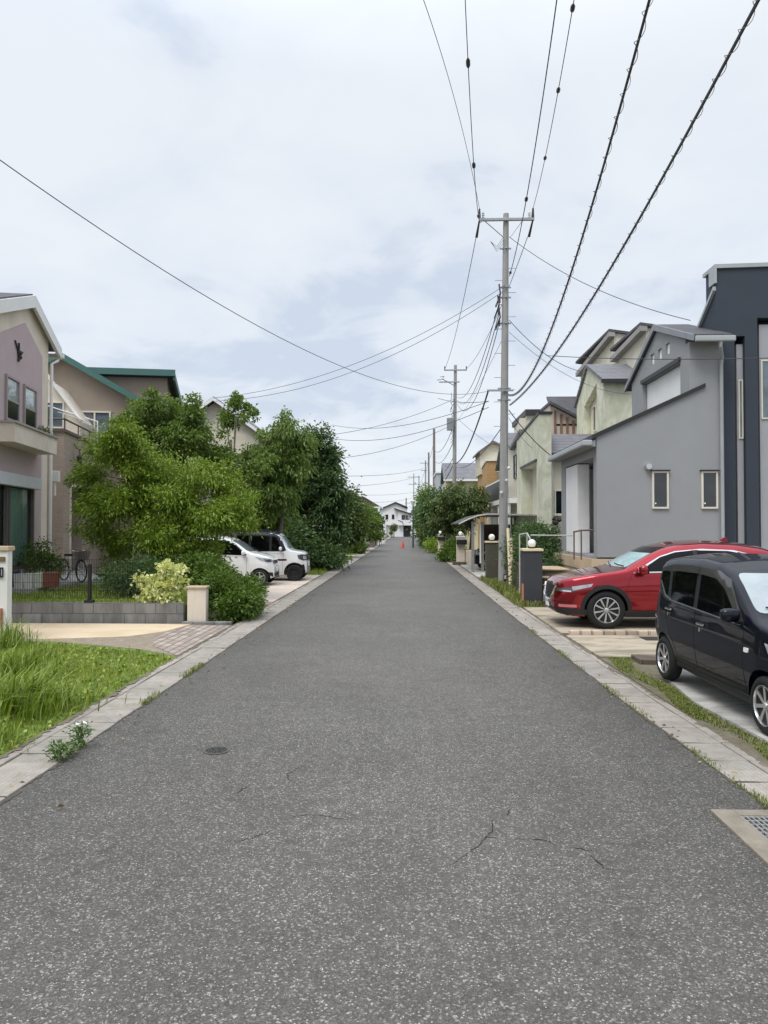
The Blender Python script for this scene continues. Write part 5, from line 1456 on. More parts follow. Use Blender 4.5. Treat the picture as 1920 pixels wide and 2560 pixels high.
scr_k = [(-.60, 1.10), (.60, 1.10), (.54, 1.46), (-.54, 1.46)]
rear = gnd(1658, 1699, .045); frnt = Vector((3.336, 6.74, .045))
dirv = Vector((frnt.x - rear.x, frnt.y - rear.y)).normalized()
ang = math.atan2(dirv.y, dirv.x)
offn = Vector((-dirv.y, dirv.x))                                  # towards the car's left
midc = Vector((rear.x, rear.y)) + dirv * 1.2275 + offn * .71
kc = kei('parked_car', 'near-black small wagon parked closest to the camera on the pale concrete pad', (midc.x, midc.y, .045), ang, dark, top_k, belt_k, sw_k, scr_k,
         scr=M('windscreen_sky', (.30, .345, .36), .12, .15, 3, coat=1))  # pale base colour paints in the sky reflected over a sunshade
for sg in (1, -1):
    for P in ([(.73, 1.10), (.44, 1.39), (.2, 1.465), (-.24, 1.485), (-.24, 1.41), (.18, 1.385), (.40, 1.29), (.66, 1.07)], [(-.28, 1.485), (-.9, 1.475), (-1.02, 1.45), (-1.0, 1.39), (-.9, 1.405), (-.28, 1.41)]):
        kc.sides('door_visor', P, M('visor_smoke', (.055, .053, .055), .15, .1, coat=.6), .022, which=(sg,))
kc.sides('belt_moulding', [(.80, .962), (-.95, 1.028), (-1.18, 1.07), (-1.40, 1.25), (-1.375, 1.26), (-1.16, 1.095), (-.95, 1.045), (.78, .975)], M('moulding_grey', (.16, .19, .19), .25, .1, metal=.4), .011)
kc.seam([(.86, .30), (.86, .92), (-.27, .985), (-.27, .33)])
kc.seam([(-.27, .33), (-.27, .985), (-1.1, 1.03), (-1.12, .85), (-.92, .55), (-.80, .33)])
kc.sides('side_skirt', [(.95, .215), (.95, .30), (-.85, .30), (-.85, .215)], M('skirt_dark', (.008, .009, .012), .6, .1), .012)
kc.sides('bumper_corner', [(-1.3, .62), (-1.64, .70), (-1.64, .60), (-1.5, .52)], M_black, .003)
kc.sides('bumper_chrome', [(-1.42, .765), (-1.67, .80), (-1.67, .785), (-1.43, .75)], M_chrome, .009)
kc.handles([(-.08, .86), (-1.0, .93)], M_chrome, .19)
for x, z in ((-.1, .795), (-1.02, .865)): kc.sides('key_lock', [(x - .02, z - .02), (x + .02, z - .02), (x + .02, z + .02), (x - .02, z + .02)], M_chrome, .012, step=.02, rnd=.012)
kc.sides('side_repeater', [(.98, .77), (.90, .77), (.90, .725), (.98, .725)], M('lens_white', (.8, .8, .76), .15), .01, step=.03, rnd=.012)
for yw in (42, -42):
    sg = 1 if yw > 0 else -1
    def q(x, y): return -math.sin(R(yw)) * x + math.cos(R(yw)) * y
    kc.panel('headlight', [(q(1.66, sg * .36), .70), (q(1.55, sg * .60), .68), (q(1.33, sg * .70), .74), (q(1.26, sg * .72), .86), (q(1.45, sg * .66), .83), (q(1.62, sg * .4), .79)], yw, M_lamp, .008, step=.04)
kc.panel('grille', [(-.36, .70), (.36, .70), (.34, .78), (-.34, .78)], 0, M_chrome, .008)
kc.panel('lower_grille', [(-.45, .34), (.45, .34), (.42, .5), (-.42, .5)], 0, M_black, .004)
kc.wipers([[(.55, 1.11), (.25, 1.115), (-.02, 1.14)], [(.0, 1.11), (-.25, 1.115), (-.5, 1.14)]])
kc.plate(True, .6)
for i in range(2):
    pass

# ---------------------------------------------------------------- white kei car and tall white van on the left
white = carpaint('paint_white', (.78, .78, .78), 0, .35)
wf = gnd(648, 1466, .03)
top_w = [(1.69, .50), (1.68, .72), (1.63, .88), (1.5, .97), (1.2, 1.06), (.98, 1.10), (.85, 1.17), (.5, 1.42), (.28, 1.53), (.0, 1.60), (-.5, 1.635), (-1.0, 1.62), (-1.4, 1.56), (-1.56, 1.48), (-1.64, 1.2), (-1.70, .9), (-1.70, .5)]
belt_w = [(1.69, .47), (1.6, .8), (1.3, .93), (.9, .99), (0, 1.04), (-1.0, 1.08), (-1.5, 1.1), (-1.7, .8)]
wc = kei('parked_car', 'white hatchback half hidden by the light green tree', (wf.x - 1.2475, wf.y + .735, .03), 0, white, top_w, belt_w,
         ([[(.74, 1.03), (.62, 1.16), (.4, 1.36), (.18, 1.47), (-.22, 1.495), (-.22, 1.07)], [(-.33, 1.075), (-.33, 1.495), (-.95, 1.48), (-1.05, 1.42), (-1.0, 1.1)]],
          [(.84, 1.01), (.64, 1.20), (.42, 1.40), (.18, 1.505), (-.5, 1.535), (-1.1, 1.515), (-1.42, 1.44), (-1.5, 1.3), (-1.35, 1.13), (-.4, 1.045)]),
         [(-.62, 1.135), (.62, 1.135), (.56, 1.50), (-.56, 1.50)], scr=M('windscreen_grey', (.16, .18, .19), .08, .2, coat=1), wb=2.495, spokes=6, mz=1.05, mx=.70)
def q45(x, y, yw): return -math.sin(R(yw)) * x + math.cos(R(yw)) * y
for yw in (45, -45):
    sg = 1 if yw > 0 else -1
    hl = wc.panel('headlight', [(q45(1.66, sg * .40, yw), .80), (q45(1.5, sg * .62, yw), .775), (q45(1.32, sg * .71, yw), .84), (q45(1.12, sg * .72, yw), .965), (q45(1.3, sg * .70, yw), .935), (q45(1.6, sg * .45, yw), .885)], yw, M_lamp, .008, step=.04)
    wc.panel('lens', [(q45(1.6, sg * .50, yw), .80), (q45(1.45, sg * .66, yw), .80), (q45(1.40, sg * .67, yw), .88), (q45(1.58, sg * .5, yw), .87)], yw, M_lampd, .014, step=.04, parent=hl)
    wc.panel('fog_lamp', [(q45(1.66, sg * .48, yw), .33), (q45(1.55, sg * .62, yw), .33), (q45(1.55, sg * .62, yw), .46), (q45(1.66, sg * .50, yw), .44)], yw, M_black, .006, step=.05)
wc.panel('grille', [(-.40, .70), (.40, .70), (.44, .84), (-.44, .84)], 0, M_black, .006)
wc.panel('grille_trim', [(-.44, .84), (-.30, .69), (.30, .69), (.44, .84), (.40, .84), (.27, .72), (-.27, .72), (-.40, .84)], 0, M_chrome, .02)
wc.panel('lower_grille', [(-.5, .30), (.5, .30), (.46, .42), (-.46, .42)], 0, M_black, .006)
wc.seam([(.80, .30), (.84, .95), (-.27, 1.04), (-.27, .30)])
wc.handles([(-.08, .93)], white); wc.plate(True, .55)
wc.wipers([[(.55, 1.15), (.25, 1.155), (-.02, 1.18)]])

vf = gnd(735, 1453, .03)
top_v = [(1.66, .55), (1.655, .82), (1.60, 1.00), (1.45, 1.06), (1.2, 1.10), (1.08, 1.13), (1.0, 1.2), (.82, 1.5), (.70, 1.66), (.5, 1.75), (.1, 1.785), (-.6, 1.79), (-1.2, 1.775), (-1.55, 1.72), (-1.66, 1.6), (-1.70, 1.1), (-1.72, .6)]
belt_v = [(1.66, .5), (1.58, .93), (1.3, 1.0), (1.0, 1.04), (0, 1.07), (-1.2, 1.08), (-1.6, 1.08), (-1.72, .8)]
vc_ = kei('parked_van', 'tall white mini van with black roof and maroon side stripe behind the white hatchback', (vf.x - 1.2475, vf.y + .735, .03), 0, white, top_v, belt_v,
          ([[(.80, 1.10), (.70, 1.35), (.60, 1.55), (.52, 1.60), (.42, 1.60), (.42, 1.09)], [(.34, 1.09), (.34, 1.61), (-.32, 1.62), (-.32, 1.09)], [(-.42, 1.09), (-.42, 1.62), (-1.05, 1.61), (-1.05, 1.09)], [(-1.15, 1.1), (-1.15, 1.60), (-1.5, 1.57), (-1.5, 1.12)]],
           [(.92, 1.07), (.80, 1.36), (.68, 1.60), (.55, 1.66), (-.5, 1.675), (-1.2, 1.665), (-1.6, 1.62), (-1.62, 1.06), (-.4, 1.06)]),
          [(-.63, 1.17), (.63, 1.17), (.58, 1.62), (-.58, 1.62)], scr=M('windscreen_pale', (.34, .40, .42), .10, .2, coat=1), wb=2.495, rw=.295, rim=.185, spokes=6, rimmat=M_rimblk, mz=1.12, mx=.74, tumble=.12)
vc_.root['category'] = 'van'
Mblkp = carpaint('paint_black', (.014, .016, .02), .0, .5, spec=.3, coat=.25)
vc_.sides('roof_side', [(.76, 1.60), (.64, 1.70), (.4, 1.745), (-.6, 1.758), (-1.2, 1.745), (-1.6, 1.68), (-1.64, 1.58), (-.5, 1.64), (.45, 1.63)], Mblkp, .006)
vc_.sides('pillar', [(.96, 1.10), (.72, 1.62), (.60, 1.62), (.82, 1.10)], Mblkp, .006)
rfp = MB()
zf = vc_.zt
xs_ = np.linspace(.66, -1.64, 20)
sec = []
for x in xs_:
    row = []
    for y in np.linspace(-.66, .66, 15):
        h_ = vc_.bvh.ray_cast(Vector((x, float(y) * (.96), 3)), Vector((0, 0, -1)))
        z_ = h_[0].z if h_[0] is not None else 1.6
        row.append(rfp.bm.verts.new((x, y * .96, max(z_, 1.5) + .006)))
    sec.append(row)
for a, b in zip(sec, sec[1:]):
    for i in range(14): rfp.bm.faces.new((a[i], a[i + 1], b[i + 1], b[i]))
rfp.build('roof', Mblkp, vc_.root, local=True, smooth='all')
for sg in (1, -1):
    MB().tube([(.35, sg * .56, 1.79), (.25, sg * .57, 1.845), (-1.2, sg * .57, 1.85), (-1.35, sg * .56, 1.79)], .018, 8).build('roof_rail', M_rimblk, vc_.root, local=True, smooth=True)
vc_.sides('side_stripe', [(.98, .80), (.35, .80), (.30, .72), (.98, .735)], M('stripe_maroon', (.09, .016, .012), .4), .005)
vc_.arch(M_black, .03)
for yw in (38, -38):
    sg = 1 if yw > 0 else -1
    hl = vc_.panel('headlight', [(q45(1.66, sg * .34, yw), .74), (q45(1.56, sg * .60, yw), .74), (q45(1.42, sg * .69, yw), .80), (q45(1.40, sg * .70, yw), .94), (q45(1.56, sg * .60, yw), .96), (q45(1.66, sg * .34, yw), .93)], yw, M_lampd, .008, step=.04)
    vc_.panel('lens', [(q45(1.64, sg * .42, yw), .78), (q45(1.56, sg * .58, yw), .78), (q45(1.56, sg * .58, yw), .90), (q45(1.64, sg * .42, yw), .89)], yw, M_lamp, .016, step=.04, parent=hl, rnd=.03)
    vc_.panel('bumper_vent', [(q45(1.64, sg * .50, yw), .36), (q45(1.55, sg * .64, yw), .38), (q45(1.52, sg * .66, yw), .58), (q45(1.60, sg * .56, yw), .60)], yw, M_black, .007, step=.05)
vc_.panel('grille', [(-.36, .74), (.36, .74), (.36, .94), (-.36, .94)], 0, M_black, .007)
vc_.panel('skid_plate', [(-.42, .30), (.42, .30), (.46, .46), (-.46, .46)], 0, M_rimsil, .012)
vc_.handles([(.0, .95)], M_chrome); vc_.plate(True, .60)
vc_.seam([(.82, .30), (.86, .98), (-.37, 1.05), (-.37, .30)])

# ---------------------------------------------------------------- copies far down the street
def car_copy(src, name, label, loc, rz, swap):
    r = copy_tree(src.root if hasattr(src, 'root') else src)
    r.name = name; r['label'] = label; r.location = loc; r.rotation_euler = (0, 0, rz)
    return r
bl = car_copy(kc, 'parked_car', 'dark car parked nose out under the curved carport', (4.75, 32.9, .03), math.pi, None)
wl2 = car_copy(wc, 'parked_car', 'small white car in a driveway beyond the clipped box hedge', (-5.0, 62, .03), R(-12), None)
gl2 = car_copy(wc, 'parked_car', 'tiny white car by the house at the far end of the street', (1.6, 128, .0), R(-75), None)
# ------------------------------------------------------------------ leaf and bark materials
L_yel = leafmat('leaf_yellowgreen', [(.095, .16, .014), (.18, .285, .026), (.265, .375, .042), (.40, .48, .085)], .3)
L_mid = leafmat('leaf_midgreen', [(.08, .145, .028), (.15, .24, .048), (.215, .31, .075), (.32, .39, .13)], .38)
L_dark = leafmat('leaf_darkgreen', [(.042, .088, .032), (.078, .145, .05), (.12, .20, .07), (.19, .27, .11)], .32)
L_far = leafmat('leaf_olive', [(.06, .095, .03), (.105, .155, .048), (.15, .205, .066), (.21, .26, .095)], .32)
L_hedge = leafmat('leaf_hedge', [(.045, .095, .014), (.09, .165, .024), (.145, .235, .04), (.23, .31, .06)], .32)
L_var = leafmat('leaf_variegated', [(.70, .70, .30), (.80, .80, .46), (.46, .56, .12), (.86, .86, .62)], .3)
B_grey = M('bark_grey', (.17, .145, .115), .9, .35, 8, .6, 40)
B_dark = M('bark_dark', (.09, .065, .045), .9, .3, 8, .6, 40)
def E(px, py, Y, rx, ry, rz):
    p = at(px, py, Y); return (p.x, p.y, p.z, rx, ry, rz)

# ---- left trees
def BL(Y, *l):
    return [E(px, py, Y + ((i * 37) % 11 - 5) * .09, r, r * 1.15, r * .82) for i, (px, py, r) in enumerate(l)]
tree('tree', 'light yellow-green feathery tree behind the variegated bush, nearest on the left', (at(430, 1400, 19).x, 19, .3),
     BL(19, (305, 1080, .3), (265, 1125, .34), (235, 1185, .36), (290, 1115, .42), (340, 1150, .5), (400, 1195, .55), (462, 1150, .36), (505, 1185, .45), (560, 1215, .4), (600, 1258, .3), (612, 1300, .22), (545, 1290, .5), (450, 1265, .7), (350, 1255, .7), (270, 1270, .5), (235, 1235, .3), (300, 1345, .5), (400, 1355, .62), (490, 1385, .5), (330, 1420, .42), (430, 1430, .45), (240, 1310, .2)),
     330, 210, 0, .105, .034, L_yel, B_dark, 2.4, .085, seed=53, shell=.4, droop=.3, limbs=22, nstem=3, spray=(.44, .15))
tree('tree', 'tall mid green tree rising behind the yellow-green tree', (at(420, 1300, 24.5).x, 24.5, .3),
     BL(24.5, (378, 1012, .34), (335, 1055, .42), (425, 1050, .45), (472, 1030, .28), (495, 1062, .3), (380, 1090, .75), (450, 1105, .6), (330, 1105, .5), (400, 1180, .85)),
     190, 150, 0, .14, .075, L_mid, B_grey, 5.2, .13, seed=42, shell=.42, limbs=26, spray=(.48, .15))
tree('tree', 'sparse tree with an arching top branch between the taller left trees', (at(590, 1300, 25.5).x, 25.5, .1),
     BL(25.5, (540, 1145, .4), (520, 1180, .5), (622, 1135, .3), (645, 1165, .36), (590, 1008, .2), (572, 1045, .28), (605, 1050, .2), (632, 1030, .16), (652, 1052, .1), (650, 1080, .12), (578, 1095, .3), (560, 1150, .35), (612, 1185, .42)),
     80, 100, 0, .14, .075, L_mid, B_grey, 5.0, .08, seed=43, shell=.5, limbs=18, spray=(.34, .11))
tree('tree', 'bright mid green drooping tree beside the dark evergreen', (at(690, 1300, 28).x, 28, .1),
     BL(28, (718, 1058, .34), (690, 1095, .42), (748, 1110, .42), (662, 1145, .42), (722, 1165, .6), (640, 1205, .5), (690, 1240, .62), (615, 1262, .55), (655, 1310, .6), (580, 1250, .45)),
     210, 150, 0, .16, .07, L_mid, B_grey, 4.6, .11, seed=44, shell=.42, droop=.6, limbs=24, spray=(.55, .16))
tree('tree', 'dark green dense evergreen tree, largest on the left side of the street', (at(780, 1400, 34).x, 34, .1),
     BL(34, (790, 1095, .5), (755, 1140, .7), (815, 1150, .6), (840, 1210, .45), (780, 1200, .95), (725, 1230, .8), (850, 1265, .3), (820, 1270, .7), (755, 1290, .95), (835, 1325, .42), (800, 1350, .8), (740, 1360, .9), (700, 1300, .7)),
     310, 160, 0, .18, .08, L_dark, B_dark, 4.6, .16, seed=45, shell=.4, droop=.3, limbs=30, spray=(.6, .2))
bush('shrub', 'dark shrubs at the foot of the dense evergreen by the left gutter', (at(800, 1440, 33).x, 33, 0),
     [E(790, 1385, 33, .9, 1.2, .5), E(830, 1392, 33, .55, 1.2, .45), E(750, 1390, 33.4, .9, 1., .55)], 150, 40, .2, .16, .08, L_dark, 46)
tree('tree', 'small dark tree behind the white mini van', (at(640, 1400, 31).x, 31, 0),
     [E(620, 1330, 31, 1.2, 1, .8), E(700, 1350, 31.5, 1.1, 1, .8), E(560, 1350, 30.5, 1.1, 1, .9), E(500, 1330, 30.5, 1.2, 1, 1.0)], 260, 36, .3, .22, .1, L_dark, B_dark, 2.0, .1, seed=47)
tree('tree', 'tree with grey green foliage between the evergreen and the layered tree', (at(860, 1380, 46).x, 46, 0),
     [E(866, 1270, 46, .75, 1, 1.3), E(880, 1320, 46, .75, 1, .9), E(850, 1310, 46, .8, 1, 1.1)], 200, 34, .3, .26, .12, L_far, B_dark, 3., .1, seed=48)
tree('tree', 'layered pine-like garden tree past the box hedge on the left', (at(905, 1370, 58).x, 58, 0),
     [E(900, 1275, 58, .95, 1, .4), E(885, 1300, 58, 1.1, 1, .32), E(920, 1300, 58, .9, 1, .38), E(895, 1325, 58, 1.3, 1, .35), E(925, 1335, 59, .9, 1, .4), E(880, 1345, 58, .9, 1, .3)],
     260, 30, .24, .24, .09, L_mid, B_dark, 3.2, .12, seed=49, droop=.1)
tree('tree', 'dark round tree in front of the brown roofed house', (at(938, 1370, 74).x, 74, 0),
     [E(928, 1302, 74, .8, 1., 1.0), E(918, 1332, 74, .9, 1., .8)], 160, 30, .35, .3, .14, L_dark, B_dark, 2.4, .12, seed=50)
bush('box_hedge', 'low clipped rectangular hedge on the left verge', (at(885, 1384, 52).x, 52, 0),
     [(at(872, 1370, 52).x, 52, .5, .55, .6, .42), (at(890, 1370, 52).x, 52.2, .5, .55, .6, .42), (at(902, 1370, 51.6).x, 52, .5, .35, .6, .42)], 220, 30, .12, .1, .06, L_hedge, 51, cat='hedge')
# ---- left garden, near
bush('shrub', 'dense green hedge bush overhanging the left gutter beside the cream pillar', (-3.9, 15.0, .02),
     [(-3.66, 14.95, .36, .22, .3, .36), (-3.5, 15.4, .36, .27, .6, .36), (-3.62, 16.1, .45, .3, .6, .45), (-4.0, 15.5, .62, .38, .5, .45), (-4.35, 16.0, .85, .45, .4, .42), (-4.75, 16.3, .95, .4, .4, .42)],
     460, 44, .09, .085, .036, L_hedge, 52)
bush('variegated_bush', 'pale yellow and cream variegated bush leaning over the block wall', (at(400, 1500, 15.1).x, 15.1, .36),
     [E(425, 1425, 15.1, .30, .25, .17), E(360, 1450, 15.0, .22, .2, .14), E(445, 1460, 15.1, .2, .2, .16), E(395, 1470, 14.95, .32, .22, .16), E(420, 1500, 14.8, .36, .14, .12), E(375, 1490, 14.9, .24, .18, .12)],
     78, 17, .05, .085, .07, L_var, 53, shell=.3)
bush('shrub', 'dark green shrub in shade left of the variegated bush', (at(330, 1480, 16.4).x, 16.4, .36),
     [E(330, 1440, 16.4, .5, .4, .4), E(290, 1450, 16.8, .3, .3, .3), E(370, 1440, 16.6, .4, .4, .4)], 130, 34, .14, .09, .03, L_dark, 54)
bush('shrub', 'leafy potted plants mass against the pink house wall', (at(90, 1440, 18.9).x, 18.9, .44),
     [E(55, 1412, 18.6, .3, .2, .2), E(105, 1405, 18.8, .3, .22, .25), E(135, 1410, 19, .25, .2, .22), E(88, 1375, 18.9, .14, .12, .22), E(110, 1370, 19, .12, .12, .22)], 90, 26, .1, .08, .04, L_hedge, 55)
# pots and planters on the patio
def pot(label, px, py, Y, r, hh, col, square=False, name='plant_pot'):
    p = at(px, py, Y)
    m = M('pot_' + '_'.join(str(int(c * 100)) for c in col), col, .6, .12, 8)
    if square:
        o = MB().prism([(-r, -r), (r, -r), (r, r), (-r, r)], 'z', 0, hh)
        for v in o.bm.verts:
            k = .82 if v.co.z < .01 else 1
            v.co.x *= k; v.co.y *= k
        for v in o.bm.verts: v.co += Vector((p.x, p.y, .47))
    else:
        o = MB().lathe([(r * .72, 0), (r * .95, hh * .86), (r * 1.06, hh * .87), (r * 1.06, hh), (r * .9, hh), (r * .85, hh - .04)], (p.x, p.y, .47), 'z', 20)
    ob = o.build(name, m, None, smooth=not square, bevel=.012 if square else 0)
    return tag(ob, label, 'plant pot')
pot('pale grey square planter nearest the white gatepost', 48, 1450, 17.5,  .10, .36, (.50, .51, .47), True)
pot('ribbed white square planter second from the white gatepost', 72, 1450, 17.6, .10, .36, (.60, .60, .54), True)
pot('cream square planter beside the terracotta coloured one', 97, 1447, 17.7, .10, .37, (.56, .57, .48), True)
pot('terracotta red square planter at the end of the row', 129, 1440, 17.85, .16, .38, (.25, .085, .055), True)
wcn = thing('watering_can', 'dark navy bucket with a bail handle at the near end of the planters', 'bucket', (at(34, 1440, 17.9).x, 17.9, .47))
c_ = wcn.location
MB().lathe([(.12, 0), (.15, .38), (.165, .39), (.165, .41), (.14, .41), (.11, .04)], c_, 'z', 20).build('body', M('bucket_navy', (.035, .045, .07), .5), wcn, smooth=True)
MB().tube([(c_.x - .15, c_.y, c_.z + .4), (c_.x - .1, c_.y, c_.z + .53), (c_.x + .1, c_.y, c_.z + .53), (c_.x + .15, c_.y, c_.z + .4)], .012, 6).build('handle', M_black, wcn)

# bicycle
def bicycle(c, rz):
    t = thing('bicycle', 'city bicycle with a black front basket parked by the taupe house doorway', 'bicycle', c, rz)
    fr = M('bike_frame', (.30, .30, .32), .3, .1, metal=.7)
    r = .29
    for x in (.5, -.5):
        w = MB(); n = 28
        w.tube([(x + r * math.cos(2 * math.pi * k / n), 0, r + r * math.sin(2 * math.pi * k / n)) for k in range(n + 1)], .02, 6, cap=False)
        wo = w.build('wheel', M_tyre, t, local=True, smooth=True)
        s_ = MB()
        for k in range(14):
            a = 2 * math.pi * k / 14; s_.tube([(x, 0, r), (x + (r - .02) * math.cos(a), 0, r + (r - .02) * math.sin(a))], .003, 4)
        s_.lathe([(.02, -.04), (.02, .04)], (x, 0, r), 'y', 10)
        s_.build('spokes', M_rimsil, wo, local=True)
        MB().tube([(x + (r + .04) * math.cos(a), 0, r + (r + .04) * math.sin(a)) for a in np.linspace(.3, 2.6, 12)], .02, 6).build('mudguard', fr, t, local=True, smooth=True)
    f = MB().tube([(-.5, 0, r), (-.12, 0, .27)], .014, 8).tube([(-.12, 0, .27), (-.22, 0, .62)], .018, 8).tube([(-.5, 0, r), (-.2, 0, .55)], .011, 8).tube([(-.12, 0, .27), (.1, 0, .33), (.32, 0, .62)], .02, 8).tube([(.5, 0, r), (.42, 0, .5), (.32, 0, .78)], .016, 8)
    f.lathe([(.09, -.03), (.09, -.02)], (-.12, 0, .27), 'y', 20)
    f.build('frame', fr, t, local=True, smooth=True)
    MB().obox((-.24, 0, .72), (.24, .16, .07)).build('saddle', M_black, t, local=True, bevel=.03)
    MB().tube([(.12, .27, .84), (.28, .2, .86), (.32, 0, .82), (.28, -.2, .86), (.12, -.27, .84)], .013, 8).build('handlebar', M_chrome, t, local=True, smooth=True)
    b = MB()
    for i in range(9):
        u = i / 8
        for z in (.60 + .25 * u,):
            e = .12 + .04 * u
            b.tube([(.42, -e, z), (.42 + .24 + .05 * u, -e, z), (.66 + .05 * u, e, z), (.42, e, z), (.42, -e, z)], .005, 4)
    for y in np.linspace(-.12, .12, 7):
        b.tube([(.42, y, .60), (.66, y, .60), (.71, y * 1.3, .85)], .004, 4); b.tube([(.42, y, .6), (.42, y * 1.3, .85)], .004, 4)
    b.box(.42, .66, -.12, .12, .595, .6)
    b.build('basket', M_black, t, local=True)
    MB().tube([(.55, 0, .28), (.5, .13, .05)], .01, 6).tube([(-.5, .05, .29), (-.42, .16, .0)], .012, 6).build('stand', fr, t, local=True)
    return t
bc = gnd(181, 1452, .47)
bicycle((bc.x, bc.y, .47), R(-38))

# gatepost near left
gp = thing('gatepost', 'white rendered gatepost with tan cap and intercom at the left edge', 'gatepost', (-7.1, 12.3, 0))
gx = at(30, 1500, 12.3).x
MB().box(gx - .75, gx, 12.15, 12.3, -.02, 1.58).build('post', M('gate_white', (.72, .70, .67), .85, .05, 2, .4, 120, stain=.15), gp, bevel=.01)
MB().box(gx - .8, gx + .03, 12.12, 12.33, 1.581, 1.66).build('cap', M('cap_tan', (.50, .38, .26), .7, .1, 4), gp, bevel=.012)
MB().box(gx - .75, gx - .075, 12.10, 12.149, -.02, .60).build('brick_facing', coursemat('brick_orange', (.42, .15, .065), (.3, .2, .14), .21, .065, .85, var=.25, bump=.5, msize=.008), gp, bevel=.006)
MB().box(gx - .19, gx - .04, 12.125, 12.149, 1.40, 1.48).build('name_plate', M('plate_bronze', (.18, .12, .06), .45, .2, 20, metal=.3), gp, bevel=.004)
ic = MB().box(gx - .15, gx - .07, 12.11, 12.149, 1.13, 1.30).build('intercom', M_black, gp, bevel=.008)
MB().box(gx - .085, gx - .072, 12.105, 12.1095, 1.16, 1.27).build('intercom_face', M('panel_grey', (.35, .35, .35), .4), ic)

# block wall with mesh fence, cream pillar
bw = thing('block_wall', 'low two-course grey concrete block wall along the tan driveway', 'wall', (-6.3, 14.6, 0))
xa, xb = at(20, 1540, 14.6).x - 1.5, at(458, 1540, 14.6).x
M_blk = coursemat('block_grey', (.25, .245, .235), (.07, .068, .062), .43, .213, .9, off=.5, var=.3, bump=.8, msize=.010, stain=.95)
wl_ = MB().box(xa, xb, 14.6, 14.75, -.05, .43).build('blocks', M_blk, bw, bevel=.01)
fe = thing('fence', 'thin black wire mesh fence on the block wall', 'fence', (-6.3, 14.68, .43))
px_ = at(224, 1450, 14.68).x
for k in range(-1, 2):
    x = px_ + k * 2.0
    if x < xb: MB().box(x - .03, x + .03, 14.65, 14.71, .44, 1.22).box(x - .09, x + .09, 14.62, 14.74, .432, .48).build('post', M_black, fe, bevel=.006)
ms = MB()
x = xa
while x < xb - .9: ms.tube([(x, 14.69, .52), (x, 14.69, 1.32)], .0036, 4, cap=False); x += .05
for z in (.52, .68, .84, 1.0, 1.16, 1.31): ms.tube([(xa, 14.69, z), (xb - .9, 14.69, z)], .0045, 4, cap=False)
# looped top and bottom
ms.build('wire_panel', M('wire_black', (.006, .007, .006), .7), fe)
cp = thing('gatepost', 'short cream rendered pillar with tan cap between block wall and hedge', 'gatepost', (-4.25, 14.65, 0))
x0, x1 = at(468, 1500, 14.6).x, at(522, 1500, 14.6).x
MB().box(x0, x1 - .06, 14.6, 14.8, -.02, .73).build('post', M('pillar_cream', (.66, .58, .48), .85, .06, 2, .5, 110, stain=.25), cp, bevel=.012)
MB().box(x0 - .02, x1 - .04, 14.57, 14.83, .731, .775).build('cap', M('cap_tan', (.50, .38, .26), .7, .1, 4), cp, bevel=.008)
tag(MB().box(x0 - .05, -3.55, 14.42, 14.56, -.04, .075).build('edging', M_blk, bevel=.01), 'low concrete edging in front of the cream pillar and hedge', 'edging')

# ------------------------------------------------------------------ right side: gateposts with globe lamps
M_globe = M('globe_glass', (.82, .82, .80), .25, .02, coat=.5)
def gatepost(label, px, pbase, ptop, wpx, Y, post_m, cap_m, globe, lamplabel, base_z=0., depth=.4, mailbox=False, extra=None):
    a, b = at(px - wpx / 2, pbase, Y), at(px + wpx / 2, ptop, Y)
    t = thing('gatepost', label, 'gatepost', ((a.x + b.x) / 2, Y, 0))
    MB().box(a.x, b.x, Y, Y + depth, -.02, b.z - .06).build('post', post_m, t, bevel=.012)
    MB().box(a.x - .025, b.x + .025, Y - .03, Y + depth + .03, b.z - .059, b.z).build('cap', cap_m, t, bevel=.008)
    if mailbox:
        mb = MB().box(a.x - .02, b.x + .1, Y - .22, Y - .001, b.z - .42, b.z - .16); mb.build('mailbox', M_black, t, bevel=.04)
    if extra: extra(t, a, b)
    gx_, gr = globe
    l = thing('globe_lamp', lamplabel, 'lamp', (at(gx_, ptop, Y).x, Y + depth / 2, b.z), 0, 'white globe lamps on gateposts')
    p = l.location
    MB().lathe([(gr * .6, 0), (gr * .5, gr * .3), (gr * .38, gr * .36)], p, 'z', 16).build('base', M_black, l, smooth=True)
    MB().ball(p + Vector((0, 0, gr * 1.25)), gr, 20).build('globe', M_globe, l, smooth='all')
    return t
def plate_orange(t, a, b):
    MB().box(a.x - .012, a.x - .001, 18.22, 18.5, .12, .55).build('tile_strip', M('tile_orange', (.50, .20, .09), .7, .2, 8), t)
gatepost('charcoal rendered gatepost with tan cap beside the red car', 1333, 1514, 1372, 46, 18.2, M('post_charcoal', (.040, .043, .05), .85, .08, 3, .5, 110), M('cap_sand', (.66, .56, .36), .7, .08, 4), (1333.5, .105), 'white globe lamp on the charcoal gatepost, nearest of the globes', depth=.45, extra=plate_orange)
gatepost('dark olive gatepost with tan cap behind the near utility pole', 1233, 1480, 1353, 34, 26.3, M('post_olive', (.075, .07, .05), .85, .25, 5, .4), M('cap_sand', (.66, .56, .36), .7, .08, 4), (1231, .115), 'white globe lamp just left of the near utility pole')
gatepost('cream gatepost with a dark mailbox left of the carport', 1152, 1402, 1341, 20, 38, M('pillar_cream', (.66, .58, .48), .85, .06), M_wwhite, (1152, .115), 'white globe lamp above the dark mailbox', mailbox=True)
gatepost('pale gatepost with mailbox farther along, by the bonsai-like tree', 1102, 1380, 1336, 13, 52, M('pillar_cream', (.66, .58, .48), .85, .06), M_wwhite, (1101, .115), 'white globe lamp on the farther pale gatepost', mailbox=True)
